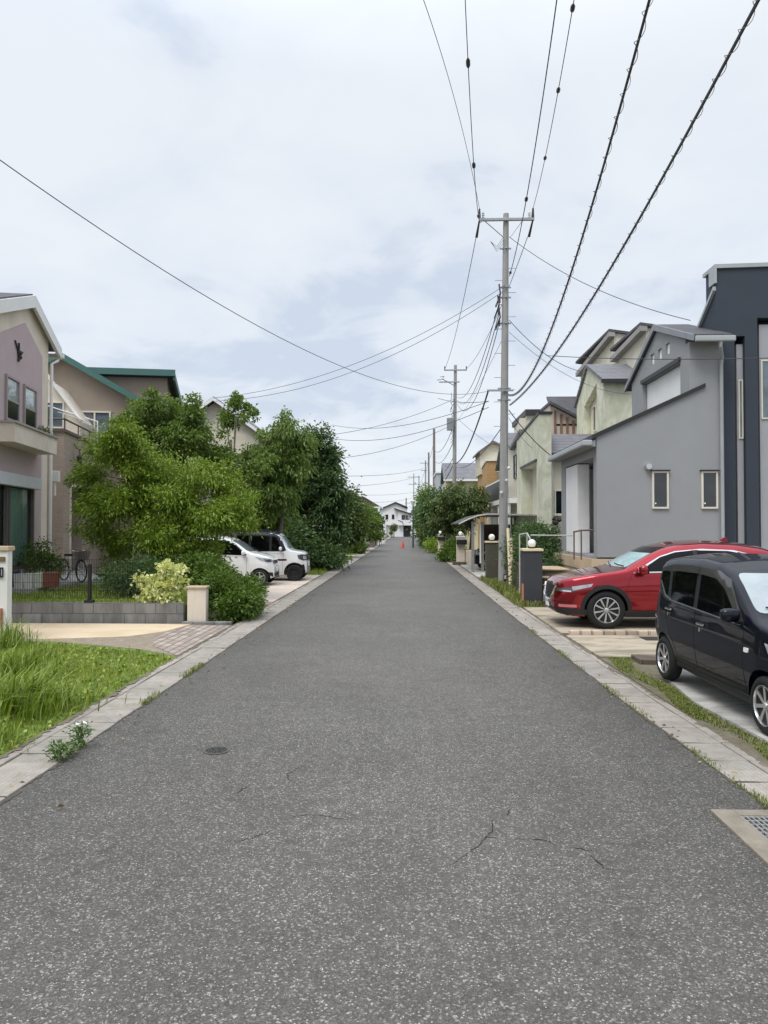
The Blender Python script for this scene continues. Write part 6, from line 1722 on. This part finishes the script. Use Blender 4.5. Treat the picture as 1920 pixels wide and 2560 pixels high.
gatepost('small cream pillar far along the right side of the street', 1056, 1358, 1341, 6, 88, M('pillar_cream', (.66, .58, .48), .85, .06), M_wwhite, (1055.5, .15), 'white globe lamp on the farthest small pillar')
# garden wall by the cream gatepost
gw = thing('garden_wall', 'low cream garden wall beside the cream gatepost', 'wall', (3.0, 38, 0))
MB().box(at(1164, 1400, 38).x, at(1181, 1400, 38).x, 37.9, 38.4, -.02, .75).build('wall', M('pillar_cream', (.66, .58, .48), .85, .06), gw, bevel=.01)
MB().box(at(1132, 1400, 37.3).x, at(1166, 1400, 37.3).x, 37.2, 37.6, -.02, .16).build('brick_bed', M_dark_edge, gw, bevel=.01)
# dark brick retaining wall under the hedge, hedge, fence
rw_ = thing('retaining_wall', 'dark brown block retaining wall behind the charcoal gatepost', 'wall', (3.6, 21, 0))
MB().box(3.35, 3.9, 20.4, 20.6, -.02, .95).build('wall', M_dark_edge, rw_); MB().box(3.35, 3.5, 20.601, 27, -.02, .9).build('side', M_dark_edge, rw_)
bush('hedge', 'tall dark green hedge between the near utility pole and the pale green house', (3.9, 23.5, .0),
     [(3.85, 22.6, 1.25, .42, .8, .75), (4.1, 23.6, 1.4, .5, .9, .8), (3.8, 24.6, 1.2, .4, .9, .8), (4.4, 23, 1.3, .4, .6, .7), (3.7, 22.2, .5, .35, .6, .45)], 380, 40, .15, .10, .05, L_dark, 61, cat='hedge')
bush('shrub', 'dark shrubs under the mesh fence behind the front steps', (4.55, 21.5, .0), [(4.35, 21.2, .7, .35, .4, .5), (4.6, 22.5, .8, .4, .5, .6)], 110, 30, .13, .09, .04, L_dark, 62)
f2 = thing('fence', 'grey mesh fence on a pale sill in front of the pale green house', 'fence', (4.7, 25, 1.1))
ms = MB()
p0, p1 = at(1330, 1335, 25), at(1402, 1335, 25)
z0_, z1_ = at(1330, 1346, 25).z, at(1330, 1319, 25).z
for i in range(22):
    x = p0.x + (p1.x - p0.x) * i / 21; ms.tube([(x, 25, z0_), (x, 25, z1_)], .005, 4, cap=False)
for z in (z0_, (z0_ + z1_) / 2, z1_): ms.tube([(p0.x, 25, z), (p1.x, 25, z)], .008, 4, cap=False)
ms.build('wire_panel', M('wire_grey', (.16, .17, .15), .6), f2)
MB().box(p0.x, p1.x + .2, 25.05, 25.3, -.02, z0_ - .02).build('sill_wall', M('sill_grey', (.30, .31, .28), .85, .15, 4, stain=.4), f2)
b_ = thing('utility_box', 'grey outdoor equipment box behind the nearest globe lamp', 'box', (at(1362, 1380, 23).x, 23, 0))
MB().box(at(1346, 1380, 23).x, at(1374, 1380, 23).x, 23, 23.35, .3, at(1360, 1352, 23).z).build('cabinet', M('cabinet_grey', (.12, .13, .14), .5), b_, bevel=.015)
MB().box(at(1350, 1380, 22.98).x, at(1370, 1380, 22.98).x, 22.985, 22.999, .6, 1.3).build('louver', M('louver_grey', (.07, .075, .08), .5), b_)
orn = thing('wall_ornament', 'black iron plant hanger below the window of the pale green house', 'ornament', (at(1392, 1305, 28.9).x, 28.9, 2.1))
o_ = MB(); p = at(1392, 1305, 28.85)
o_.tube([p + Vector((0, 0, .25)), p + Vector((0, -.1, .1)), p], .02, 6); o_.ball(p + Vector((-.05, -.05, -.02)), .12, 8); o_.ball(p + Vector((.1, -.05, .08)), .09, 8); o_.ball(p + Vector((-.12, -.05, .12)), .07, 8)
o_.build('hanger', M('wrought_iron', (.03, .024, .024), .6), orn)
# guy-wire guards
for px, pt, pb, Y, col, lab in ((1273, 1321, 1470, 23.6, (.72, .66, .42), 'yellow guy wire guard beside the near utility pole'), (1277, 1345, 1470, 23.4, (.68, .52, .42), 'pinkish guy wire guard right of the yellow one')):
    a, b = gnd(px - 1 if px < 1275 else px, pb, .02), at(px - 3 if px < 1275 else px + 1, pt, Y)
    t = thing('guy_guard', lab, 'guy wire', (a.x, a.y, .02))
    q = Vector((a.x + .06, a.y, .02))
    MB().tube([q, b], .055, 10).build('guard', M('guard_' + str(px), col, .5, .06), t, smooth=True)
    top = Vector((3.33, 24.6, 6.3 if px < 1275 else 5.2))
    MB().tube([b, top], .01, 5).build('guy_wire', M('wire_steel', (.25, .25, .25), .5), t)
# carport
cpt = thing('carport', 'carport with curved translucent silver roof on grey posts', 'carport', (4.7, 32, 0))
xs0, xs1 = at(1147, 1300, 31).x, 6.3
prof = []
for i in range(11):
    t_ = i / 10
    prof.append((xs0 + (xs1 - xs0) * t_, 2.15 + .42 * math.sin(min(1, t_ * 3.2) * math.pi / 2) - .12 * max(0, t_ - .35)))
roof = MB().prism([(x, z) for x, z in prof] + [(x, z - .03) for x, z in prof[::-1]], 'y', 31, 36.2)
roof.build('roof', M('polycarbonate', (.36, .36, .37), .2, .1, 2, coat=.6), cpt, smooth=True)
for y in (31.0, 33.6, 36.1): MB().tube([(x, y, z - .06) for x, z in prof], .03, 6).build('beam', M('alu_grey', (.30, .29, .28), .4, .1, metal=.4), cpt, smooth=True)
for px, yy in ((1182, 31.3), (1206, 31.6)):
    x = at(px, 1350, yy).x; MB().box(x - .06, x + .06, yy - .06, yy + .06, 0, 2.2).build('post', M('alu_grey', (.30, .29, .28), .4, .1, metal=.4), cpt, bevel=.01)
x = at(1201, 1350, 31.4).x
MB().tube([(x - .25, 31.4, 2.12), (x, 31.4, 2.12), (x, 31.4, .4)], .035, 8).build('downpipe', M_gwhite, cpt, smooth=True)
MB().box(3.7, 6.6, 36.4, 36.6, 0, 2.1).build('back_panel', M('panel_brown', (.05, .032, .022), .7, .25, 5), cpt)

# ---- right trees and shrubs
tree('tree', 'spreading olive green tree above the cream gatepost on the right', (3.75, 43, 0),
     [E(1150, 1235, 43, 1.0, 1.2, .7), E(1120, 1260, 43, .9, 1.2, .6), E(1185, 1255, 43, .85, 1.2, .55), E(1150, 1275, 43, 1.5, 1.3, .55), E(1200, 1275, 43, .6, .9, .3), E(1105, 1290, 43.5, .8, 1, .6), E(1135, 1310, 43, 1.0, 1, .7)],
     130, 95, 0, .19, .08, L_far, B_dark, 3.2, .13, seed=63, droop=.35, spray=(.5, .16))
tree('tree', 'bonsai-like clipped garden tree behind the farther pale gatepost', (at(1122, 1370, 49).x, 49, 0),
     [E(1120, 1298, 49, .42, .5, .16), E(1118, 1318, 49, .3, .4, .12), E(1122, 1335, 49, .25, .4, .12)], 60, 30, .1, .14, .05, leafmat('leaf_pale', [(.20, .24, .12), (.30, .33, .2), (.4, .42, .3)], .3), B_grey, 1.9, .07, seed=64)
bush('shrub', 'rounded shrub at the kerb left of the cream gatepost', (at(1120, 1400, 41).x, 41, 0),
     [E(1125, 1380, 41, .38, .6, .42), E(1115, 1387, 41, .28, .5, .3), E(1138, 1366, 41.5, .36, .6, .55), E(1143, 1390, 40, .25, .4, .25)], 160, 34, .17, .13, .06, L_hedge, 65)
bush('shrub', 'yellow green low shrub farther along the right kerb', (at(1088, 1370, 54).x, 54, 0), [E(1088, 1366, 54, .5, .8, .28), E(1080, 1361, 56, .36, .8, .34)], 90, 28, .18, .15, .08, L_yel, 66)
for i, (px, py, Y, rx, rz_, lf, lab) in enumerate(((1080, 1268, 60, .85, 1.4, L_dark, 'dark tree around the foot of the third utility pole'), (1064, 1285, 78, .95, 1.7, L_dark, 'dark tree behind the street lamp on the right'), (1056, 1292, 100, 1.2, 2.3, L_dark, 'tall dark blue-green tree at the far right end of the street'), (1074, 1320, 66, .9, 1.3, L_far, 'olive bush-like tree beside the third utility pole'), (1060, 1245, 98, .8, 1.8, L_mid, 'pale green tree top showing over the far dark trees'))):
    p = at(px, py, Y)
    tree('tree', lab, (p.x + .3, Y, 0), [(p.x + .2, Y, p.z, rx, rx * 1.2, rz_), (p.x + .6, Y + .5, max(p.z * .62, 1.3), rx * 1.1, rx * 1.3, max(p.z * .4, .9))], 170, 30, .38, .3, .14, lf, B_dark, max(2., p.z), .12, seed=70 + i)
bush('shrub', 'low shrubs along the right kerb past the street lamp', (at(1062, 1365, 72).x, 72, 0), [E(1062, 1352, 72, .5, 2, .6), E(1068, 1358, 66, .4, 1.2, .45)], 90, 26, .2, .18, .09, L_dark, 77)
bush('shrub', 'dark round tree-like shrub in front of the white house at the street end', (at(984, 1330, 132).x, 132, 0), [E(985, 1319, 132, .55, .6, .6), E(981, 1322, 132, .35, .4, .4)], 60, 22, .14, .18, .1, L_far, 78)
bush('shrub', 'bright yellow-green clipped ball shrub at the street end', (at(979, 1334, 128).x, 128, 0), [E(978, 1332, 128, .3, .3, .3)], 50, 22, .08, .11, .07, L_yel, 79)
# treelines beyond
for i, (x, Y, rx, rz_) in enumerate(((-16, 60, 3, 3), (-20, 90, 4, 3.4), (12, 75, 3, 3.2), (14, 120, 4, 3.6), (-10, 128, 3, 2.8), (7, 135, 3, 3))):
    tree('tree', ['dark tree behind the left gardens', 'wide tree far behind the left houses', 'tree behind the right-hand houses', 'tree far behind the right-hand houses', 'tree beside the brown roofed house far left', 'tree beyond the street lamp near the white house'][i], (x, Y, 0), [(x, Y, rz_ * .95, rx, rx, rz_), (x + 1.5, Y + 1, rz_ * .7, rx * .8, rx * .8, rz_ * .7)], 160, 26, .5, .42, .2, L_dark if i % 2 else L_far, B_dark, 3., .18, seed=90 + i)

# ------------------------------------------------------------------ street lamp, cone, far mailbox
sl = thing('street_lamp', 'slim dark green street lamp with white lantern head', 'street lamp', (at(1032.6, 1369, 68).x, 68, 0))
q = sl.location
hz_ = at(1032, 1252, 68).z
MB().tube([q, q + Vector((0, 0, 1.0)), q + Vector((0, 0, hz_ - .5))], [.09, .075, .06], 10).build('pole', M('lamp_green', (.05, .065, .07), .5), sl, smooth=True)
MB().lathe([(.09, hz_ - .5), (.22, hz_ - .12), (.24, hz_ - .06)], (q.x, q.y, 0), 'z', 12).build('lantern', M('lantern_white', (.7, .72, .68), .3), sl)
MB().lathe([(.27, hz_ - .055), (.22, hz_ + .02), (.04, hz_ + .09)], (q.x, q.y, 0), 'z', 12).build('lantern_cap', M('cap_pale', (.5, .5, .46), .5), sl)
cn = thing('traffic_cone', 'red traffic cone standing on the road far ahead', 'traffic cone', (at(1006.7, 1369, 67).x, 67, 0))
q = cn.location
MB().box(q.x - .19, q.x + .19, q.y - .19, q.y + .19, .0, .04).build('base', M('cone_red', (.62, .05, .045), .6), cn)
MB().lathe([(.15, .041), (.03, .70), (.02, .71)], (q.x, q.y, 0), 'z', 16).build('cone', M('cone_red', (.62, .05, .045), .6), cn, smooth=True)
fm = thing('gatepost', 'white post with dark mailbox beside the far left white car', 'gatepost', (at(941, 1360, 74).x, 74, 0))
q = fm.location
MB().box(q.x - .12, q.x + .12, 74, 74.3, 0, 1.6).build('post', M_wwhite, fm, bevel=.02)
MB().box(q.x + .14, q.x + .5, 73.9, 74.3, .55, 1.1).box(q.x + .28, q.x + .36, 74.05, 74.15, 0, .549).build('mailbox', M_black, fm, bevel=.02)
MB().ball((q.x, 74.15, 1.72), .12, 12).build('finial', M_wwhite, fm, smooth='all')
gt = thing('gate', 'white lattice gate panel behind the far left mailbox', 'gate', (at(953, 1350, 80).x, 80, 0))
g_ = MB(); xq = gt.location.x
for i in range(7): g_.box(xq - .4 + i * .13, xq - .36 + i * .13, 80, 80.05, .1, 1.55)
g_.box(xq - .42, xq + .44, 79.98, 80.07, .1, .2).box(xq - .42, xq + .44, 79.98, 80.07, 1.45, 1.56)
g_.build('lattice', M_wwhite, gt)
br = thing('brick_wall', 'brown low wall by the far left driveway', 'wall', (at(925, 1370, 68).x, 68, 0))
MB().box(at(922, 1370, 68).x, at(938, 1370, 68).x, 68, 68.4, 0, .75).build('wall', M('wall_brownstone', (.16, .12, .10), .9, .3, 6), br)

# ------------------------------------------------------------------ utility poles and wires
M_pole = M('pole_concrete', (.30, .295, .285), .85, .12, 1.5, .3, 60, stain=.35)
M_pole2 = M('pole_brown', (.20, .165, .15), .8, .15, 2)
M_steel = M('galv_steel', (.33, .34, .35), .5, .12, 10, metal=.5)
M_ins = M('insulator_dark', (.05, .04, .045), .35, .1)
M_porc = M('porcelain', (.62, .62, .60), .25, .05)
M_wire = M('wire_sheath', (.045, .042, .05), .6)
def pole(label, base, top, r0, r1, mat, arms=(), steps=False, group='utility poles along the street'):
    t = thing('utility_pole', label, 'utility pole', base, 0, group)
    b, tp = Vector(base), Vector(top)
    MB().tube([b - Vector((0, 0, .3)), b.lerp(tp, .5), tp], [r0, (r0 + r1) / 2, r1], 20).build('shaft', mat, t, smooth=True)
    for (z, xl, xr_, th) in arms:
        p = b.lerp(tp, (z - b.z) / (tp.z - b.z))
        MB().box(p.x + xl, p.x + xr_, p.y - r1 - .09, p.y - r1 - .005, z - th, z + th).build('crossarm', M_steel, t, bevel=.006)
    if steps:
        for i in range(17):
            z = 4.6 + i * .42
            if z > 11.2: break
            p = b.lerp(tp, (z - b.z) / (tp.z - b.z)); sg = 1 if i % 2 else -1
            MB().tube([p + Vector((sg * .1, -.04, 0)), p + Vector((sg * .36, -.04, 0))], .010, 6).build('step_bolt', M_steel, t)
        for z in (6.35, 6.75, 9.0, 9.9, 10.25, 11.6):
            p = b.lerp(tp, (z - b.z) / (tp.z - b.z)); r = r0 + (r1 - r0) * (z / tp.z)
            bd = MB().lathe([(r + .012, -.03), (r + .014, .03)], p, 'z', 20); bd.obox((p.x + r + .04, p.y, p.z), (.09, .03, .05)); bd.obox((p.x - r - .05, p.y, p.z), (.11, .03, .05)); bd.obox((p.x, p.y - r - .03, p.z), (.05, .08, .09))
            bd.build('band', M_steel, t)
    return t
PB = gnd(1257, 1462); PT = at(1265, 535, PB.y)
ZT = PT.z
def pz(z): return PB.lerp(PT, z / ZT)
za = at(1265, 553, PB.y).z
P1 = pole('nearest concrete utility pole with crossarm and step bolts', (PB.x, PB.y, 0), tuple(PT), .165, .095, M_pole, [(za, -.95, .95, .045)], True)
xc = pz(za).x
def insul(t, x, y, z, up=True):
    MB().lathe([(.02, 0), (.05, .03), (.03, .07), (.055, .10), (.03, .14), (.05, .17), (.02, .22)], (x, y, z), 'z', 12).build('insulator', M_porc if up else M_ins, t, smooth=True)
yf = PB.y - .14
insul(P1, xc - .80, yf, za + .045); insul(P1, xc + .78, yf, za + .045)
for x, sg in ((xc - .93, -1), (xc + .90, 1)):
    MB().tube([(x, yf - .05, za + .36), (x, yf, za + .05)], [.03, .055], 8).tube([(x, yf, za - .03), (x - .05 * 1, yf + .5, za - .40)], [.03, .05], 8).build('strain_insulator', M_ins, P1, smooth=True)
for (x0, x1_) in ((-.75, -.1), (.55, .12)):
    MB().tube([(xc + x0, yf, za - .04), (xc + x1_, yf, za - .62)], .016, 6).build('arm_brace', M_steel, P1)
ar = MB()
for k in range(3):
    ar.tube([(xc - .55, yf, za - .75), (xc - .35, yf - .1, za - .98 - .08 * k), (xc - .12, yf, za - .62 - .1 * k)], .008, 5)
ar.build('jumper_loop', M_wire, P1)
cb = MB()
for k, (dx, z) in enumerate(((-.2, 9.9), (-.24, 9.5), (-.2, 9.1))):
    p = pz(z); cb.tube([p + Vector((dx - .02, -.05, .45)), p + Vector((dx + .02, -.1, .1)), p + Vector((dx - .12, .1, -.3))], .028, 6)
    cb.obox(p + Vector((dx, -.08, -.1)), (.05, .05, .22))
cb.build('cable_clamps', M_ins, P1)
for px, py, hh in ((1272, 1170, .1), (1267, 1201, .1)):
    p = at(px, py, PB.y - .2); MB().ball(p, .055, 12).build('sensor', M_wwhite, P1, smooth='all')
p = at(1253, 1230, PB.y - .2); MB().obox(p, (.085, .05, .075)).build('tag_plate', M_wwhite, P1, bevel=.004)
p = gnd(1258, 1466, 0); MB().box(PB.x + .0, PB.x + .12, PB.y - .26, PB.y - .17, .0, .38).build('meter_base', M_black, P1, bevel=.01); MB().box(PB.x + .02, PB.x + .10, PB.y - .268, PB.y - .2605, .22, .34).build('meter_face', M_wframe, P1)
p = pz(6.65); MB().box(p.x - .62, p.x + .28, p.y - .2, p.y - .15, 6.62, 6.68).build('cable_arm', M_steel, P1)
# pole 2 and further
Q2 = at(1134, 1330, 51.0); T2 = at(1138.5, 913, 51.0)
P2 = pole('second utility pole carrying a grey transformer box', (Q2.x, 51, 0), tuple(T2), .17, .105, M_pole, [(T2.z - .38, -.80, .80, .045), (at(1130, 956, 51).z, -1.15, .3, .04)])
tb = at(1126, 1060, 50.7); b_ = MB().box(tb.x - .25, tb.x + .22, 50.55, 50.85, tb.z - .45, tb.z + .42); b_.build('transformer', M('transformer_grey', (.22, .245, .26), .5, .1), P2, bevel=.03)
for x in (-.76, .76): insul(P2, T2.x + x, 50.8, T2.z - .33, False)
mbk = MB(); rr = np.random.default_rng(5)
for i in range(16):
    z = T2.z - 2.0 - i * .22; mbk.tube([(T2.x - .12 - .25 * rr.uniform(), 50.75, z), (T2.x - .05 - .3 * rr.uniform(), 50.7, z - .25), (T2.x - .25 - .15 * rr.uniform(), 50.8, z - .5)], .016, 5)
mbk.build('cable_bundle', M_wire, P2)
p = at(1098, 948, 50); MB().tube([(T2.x, 50.8, p.z - .35), (p.x + .25, 50, p.z), (p.x - .15, 50, p.z - .05)], .03, 6).tube([(p.x + .2, 50, p.z), (p.x + .35, 50, p.z + .2), (p.x + .1, 50.2, p.z + .2)], .025, 6).build('switch_bracket', M_steel, P2)
poles = []
for px, pt, Y, r0, mat, arms, lab in ((1085.5, 1072, 87, .2, M_pole2, (), 'brownish third utility pole above the right-hand trees'), (1072, 1131, 110, .17, M_pole2, (), 'fourth utility pole, thin and brown in the distance'),
                                  (1064, 1151, 129, .16, M_pole, ((.5, -1.0, .4, .06), (1.8, -.9, .3, .06)), 'fifth utility pole with short crossarms in the distance'),
                                  (1047.5, 1190, 165, .15, M_pole, ((.25, -2.6, .3, .07), (1.9, -2.4, .3, .07), (4.4, -1.2, .3, .07)), 'far double utility pole with several crossarms'),
                                  (1034.5, 1184, 165, .13, M_pole, (), 'thin far pole beside the double utility pole'),
                                  (1015.5, 1245, 185, .2, M_pole2, ((1.3, -.3, 1.2, .07),), 'lone thin pole rising behind the white house')):
    p = at(px, 1330, Y); tp = at(px, pt, Y)
    poles.append(pole(lab, (p.x, Y, 0), (p.x, Y, tp.z), r0, r0 * .7, mat, [(tp.z - dz, a, b, th) for dz, a, b, th in arms]))
ant = thing('antenna', 'thin television antenna above the brown roofed house', 'antenna', (at(894, 1250, 106).x, 106, 5.4))
p = at(894, 1213, 106); a_ = MB().tube([(p.x, 106, 5.3), (p.x, 106, p.z)], .03, 5)
for k in range(4): a_.tube([(p.x - .3 + .06 * k, 106, p.z - .15 - k * .18), (p.x + .5 - .06 * k, 106, p.z - .15 - k * .18)], .018, 4)
a_.build('mast', M_steel, ant)

def cat_pts(A, B, sag, n=24):
    A, B = Vector(A), Vector(B)
    return [A.lerp(B, i / n) - Vector((0, 0, sag * 4 * (i / n) * (1 - i / n))) for i in range(n + 1)]
def wire_px(A, Bpx, mids, ext=6.0):
    """heights read off the photograph along a straight plan line from A to the last pixel; continues past the frame"""
    B = at(*Bpx); A = Vector(A)
    d = Vector((B.x - A.x, B.y - A.y))
    pts = [A]
    for px, py in mids:
        r_ = ray(px, py)
        k = r_.x / r_.y
        t = (k * A.y - A.x) / (d.x - k * d.y) if abs(d.x - k * d.y) > 1e-6 else 0
        x, y = A.x + d.x * t, A.y + d.y * t
        pts.append(Vector((x, y, HC + r_.z / r_.y * y)))
    pts.append(B)
    # smooth height as a quadratic in plan distance
    s = np.array([math.hypot(p.x - A.x, p.y - A.y) for p in pts]); z = np.array([p.z for p in pts])
    k = np.ones(len(s)); k[0] = k[-1] = 6
    cf = np.polyfit(s, z, 2 if len(s) > 2 else 1, w=k)
    u = d.normalized()
    L = s[-1] + ext
    return [Vector((A.x + u.x * v, A.y + u.y * v, float(np.polyval(cf, v)))) for v in np.linspace(0, L, 40)]
def wire(label, pts, r=.012, n=6, dampers=(), spiral=None, group=None, cat='cable'):
    t = thing('overhead_cable', label, cat, tuple(pts[0]), 0, group)
    MB().tube(pts, r, n).build('wire', M_wire, t, smooth=True)
    for q in dampers:
        i = int(q * (len(pts) - 1)); a, b = pts[i], pts[min(i + 1, len(pts) - 1)]
        d = (b - a).normalized()
        MB().tube([a - d * .10, a - d * .05, a + d * .05, a + d * .10], [.02, .045, .045, .02], 8).build('clamp', M_ins, t, smooth=True)
    if spiral:
        rs, pitch, rwire = spiral
        P = []
        L = [0.]
        for a, b in zip(pts, pts[1:]): L.append(L[-1] + (b - a).length)
        L = np.array(L); A = np.array([tuple(p) for p in pts])
        m = int(L[-1] / pitch * 10)
        for i in range(m):
            s_ = L[-1] * i / (m - 1)
            c = Vector([float(np.interp(s_, L, A[:, k])) for k in range(3)])
            ph = 2 * math.pi * s_ / pitch
            P.append(c + Vector((math.cos(ph) * rs, 0, math.sin(ph) * rs + rs * .3)))
        MB().tube(P, rwire, 4).build('spiral_hanger', M('hanger_grey', (.10, .10, .105), .5), t, smooth=True)
        MB().tube([p + Vector((.0, 0, rs * .75)) for p in pts], r * .55, 5).build('messenger_wire', M_wire, t, smooth=True)
    return t
SX = 1920 / 1659
def D(*l): return [(x * SX, y * SX) for x, y in l]
aL = (xc - .80, yf, za + .28); aR = (xc + .80, yf, za + .30); aLL = (xc - .93, yf - .05, za + .36); aRR = (xc + .90, yf - .05, za + .36)
pp = D((1015, 340), (975, 200)); wire('thin high voltage wire, leftmost of the bundle crossing the sky', wire_px(aLL, (1059, 0, 13.6), pp), .008)
wire('high voltage wire with two dark clamps, second from the left', wire_px(aL, (1163, 0, 13.6), D((1025, 380), (1018, 265), (1012, 155))), .009, dampers=(.46, .61, .26))
lowp = pz(10.1)
wire('thicker high voltage wire passing in front of the crossarm', wire_px((lowp.x + .12, yf, at(1284, 690, yf).z), (1392, 0, 13.2), D((1128, 480), (1145, 385), (1175, 190))), .012, dampers=(.05, .35))
wire('high voltage wire with two dark clamps right of the crossarm', wire_px(aRR, (1435, 0, 13.4), D((1168, 390), (1195, 250), (1217, 130))), .009, dampers=(.5, .66, .3))
p66 = pz(6.65); p64 = pz(6.3)
c1 = wire_px((p66.x - .1, PB.y - .2, at(1265, 993, PB.y).z), (1629, 0, 5.6), D((1135, 820), (1172, 770), (1198, 715), (1225, 600), (1265, 480), (1300, 365), (1335, 230), (1372, 125)))
def wire_exact(A, pts_px, Yend, ext=2.5):
    """as wire_px but follows every height (short, steep spans)"""
    A = Vector(A); B = at(pts_px[-1][0], pts_px[-1][1], Yend)
    d = Vector((B.x - A.x, B.y - A.y)); out = [A]
    for px, py in pts_px:
        r_ = ray(px, py); k = r_.x / r_.y
        t = (k * A.y - A.x) / (d.x - k * d.y)
        x, y = A.x + d.x * t, A.y + d.y * t
        out.append(Vector((x, y, HC + r_.z / r_.y * y)))
    s = np.array([math.hypot(p.x - A.x, p.y - A.y) for p in out]); z = np.array([p.z for p in out])
    o_ = np.argsort(s); s, z = s[o_], z[o_]
    cf = np.polyfit(s, z, 3)
    u = d.normalized()
    return [Vector((A.x + u.x * v, A.y + u.y * v, float(np.polyval(cf, v)))) for v in np.linspace(0, s[-1] + ext, 60)]
cA = D((1135, 820), (1172, 770), (1198, 715), (1225, 600), (1265, 480), (1300, 365), (1335, 230), (1372, 125), (1408, 0))
cB = D((1150, 830), (1210, 750), (1270, 660), (1330, 560), (1400, 450), (1460, 330), (1530, 200), (1590, 95), (1640, 0))
W5 = wire_exact((p66.x + .05, PB.y - .2, at(1270, 990, PB.y).z), cA, 6.2)
wire('thick black telephone cable wrapped in wire loops, left of the two heavy cables', W5, .013, 8, spiral=(.034, .30, .0035))
W6 = wire_exact((p64.x + .15, PB.y - .2, at(1278, 1016, PB.y).z), cB, 6.2)
wire('thick black telephone cable wrapped in wire loops, rightmost of the heavy cables', W6, .012, 8, spiral=(.036, .30, .0035))
# service drops
wire('service wire sagging from the near pole across the sky to the left edge', wire_px((p66.x - .6, PB.y - .18, 6.62), (0, 401, 8.2), D((950, 862), (700, 770), (400, 600), (200, 475)), 5), .0065)
b1 = at(532, 995, 27)
wire('upper of two service wires from the near pole to the left houses', cat_pts((pz(10.2).x, yf, at(1232, 712, yf).z), b1, .75), .008)
wire('lower of two service wires from the near pole to the left houses', cat_pts((pz(9.9).x, yf, at(1232, 724, yf).z), b1 + Vector((.1, 0, -.12)), .85), .008)
wire('service wire from the near pole top to the grey house roof', cat_pts((pz(11.6).x + .1, yf, at(1279, 592, yf).z), at(1726, 801, 17.6), .35), .010)
wire('service wire from the near pole down to the pale green main wall', cat_pts((pz(9).x + .12, yf, at(1278, 800, yf).z), at(1450, 928, 29), .3), .011)
wire('thin service wire below it ending on the pale green house', cat_pts((pz(8.6).x + .12, yf, at(1278, 830, yf).z), at(1575, 985, 28.9), .5), .007)
iy = 15.6
hit = at(1366, 889, iy)
wire('horizontal wire branching right from the heavy telephone cables', cat_pts(hit, at(2000, 893, 10), .05), .007)
wire('pair wire from the near pole to the portal of the pale green house', cat_pts((p64.x + .15, PB.y, at(1277, 1025, PB.y).z), at(1376, 1138, 28.4), .12), .016)
wire('thin wire beside the pair wire to the pale green portal', cat_pts((p64.x + .15, PB.y, at(1277, 1045, PB.y).z), at(1330, 1120, 28.6), .1), .007)
for (sx, sy), (ex, ey, eY), sg, lab in (((1222, 1003), (830, 1062, 40), .5, 'wire from the near pole to the dark evergreen, upper'), ((1222, 1018), (800, 1090, 36), .6, 'wire from the near pole to the dark evergreen, lower'), ((1222, 1003), (1095, 996, 30), .1, 'short level wire left of the near pole arm')):
    wire(lab, cat_pts(at(sx, sy, PB.y - .2), at(ex, ey, eY), sg), .010)
# spans from pole 1 to pole 2 and beyond
a2 = T2.z - .3
wire('left high voltage span from the near pole to the second pole', cat_pts((xc - 1.0, yf + .5, za - .42), (T2.x - .76, 50.8, a2), .55), .012)
wire('right high voltage span from the near pole to the second pole', cat_pts((xc + .8, yf + .5, za - .42), (T2.x + .76, 50.8, a2), .7), .012)
for k, (dz, sg) in enumerate(((0, 1.1), (-.35, 1.3), (-.7, 1.5))):
    wire(['upper', 'middle', 'lower'][k] + ' of three low voltage spans between the two nearest poles', cat_pts((pz(9.6).x - .22, yf, 9.7 + dz), (T2.x + .12, 50.8, T2.z - 2.3 + dz * .7), sg), .014)
wire('guy wire leaning from the near pole to the second pole', cat_pts((pz(8.6).x - .1, PB.y, at(1245, 850, PB.y).z), (T2.x + .1, 51, T2.z - 4.), .2), .007)
wire('heavy telephone span from the near pole arm to the second pole', cat_pts((p66.x - .58, PB.y - .18, 6.62), (T2.x - .2, 50.8, at(1130, 1158, 50.8).z), .75), .03, 8, dampers=(.12,))
wire('thinner telephone span under the heavy one to the second pole', cat_pts((p64.x - .1, PB.y, 5.4), (T2.x, 50.8, at(1140, 1168, 50.8).z), .5), .016)
wire('wire from the second pole descending right to the cream houses', cat_pts((T2.x + .12, 51, at(1142, 1045, 51).z), at(1222, 1108, 48), .1), .012)
for k in range(3):
    wire(['upper', 'middle', 'lower'][k] + ' twisted span from the second pole to the third pole', cat_pts((T2.x - .1, 50.9, T2.z - 4.2 - k * 1.1), (poles[0].location.x, 87, 11.2 - k * 1.2), .9), .022)
wire('span from the second pole down to the third pole trunk', cat_pts((T2.x - .15, 51, at(1130, 1160, 51).z), (poles[0].location.x, 87, at(1088, 1226, 87).z), .5), .03)
xs_ = [p.location.x for p in poles]
wire('far span between third and fourth poles', cat_pts((xs_[0], 87, 12.5), (xs_[1], 110, 12.2), .5), .02)
wire('far span between fourth and fifth poles', cat_pts((xs_[1], 110, 12.4), (xs_[2], 129, 12.2), .5), .02)
wire('far span between fifth and double poles', cat_pts((xs_[2], 129, 12.6), (xs_[3], 165, 12), .8), .022)
for (px, py, Y), (qx, qy, qY), lab in (((848, 1190, 60), (1060, 1170, 129), 'far wire crossing low over the street, highest'), ((848, 1218, 70), (1047, 1190, 165), 'far wire crossing low over the street, second'), ((870, 1236, 100), (1047, 1228, 165), 'far wire crossing low over the street, third'), ((920, 1256, 106), (1047, 1240, 165), 'far wire crossing low over the street, lowest'), ((850, 1145, 46), (1130, 1062, 51), 'wire from the second pole to the left garden trees, lower'), ((800, 1090, 46), (1130, 1000, 51), 'wire from the second pole to the left garden trees, upper')):
    wire(lab, cat_pts(at(px, py, Y), at(qx, qy, qY), .4), .014 if Y < 60 else .02)
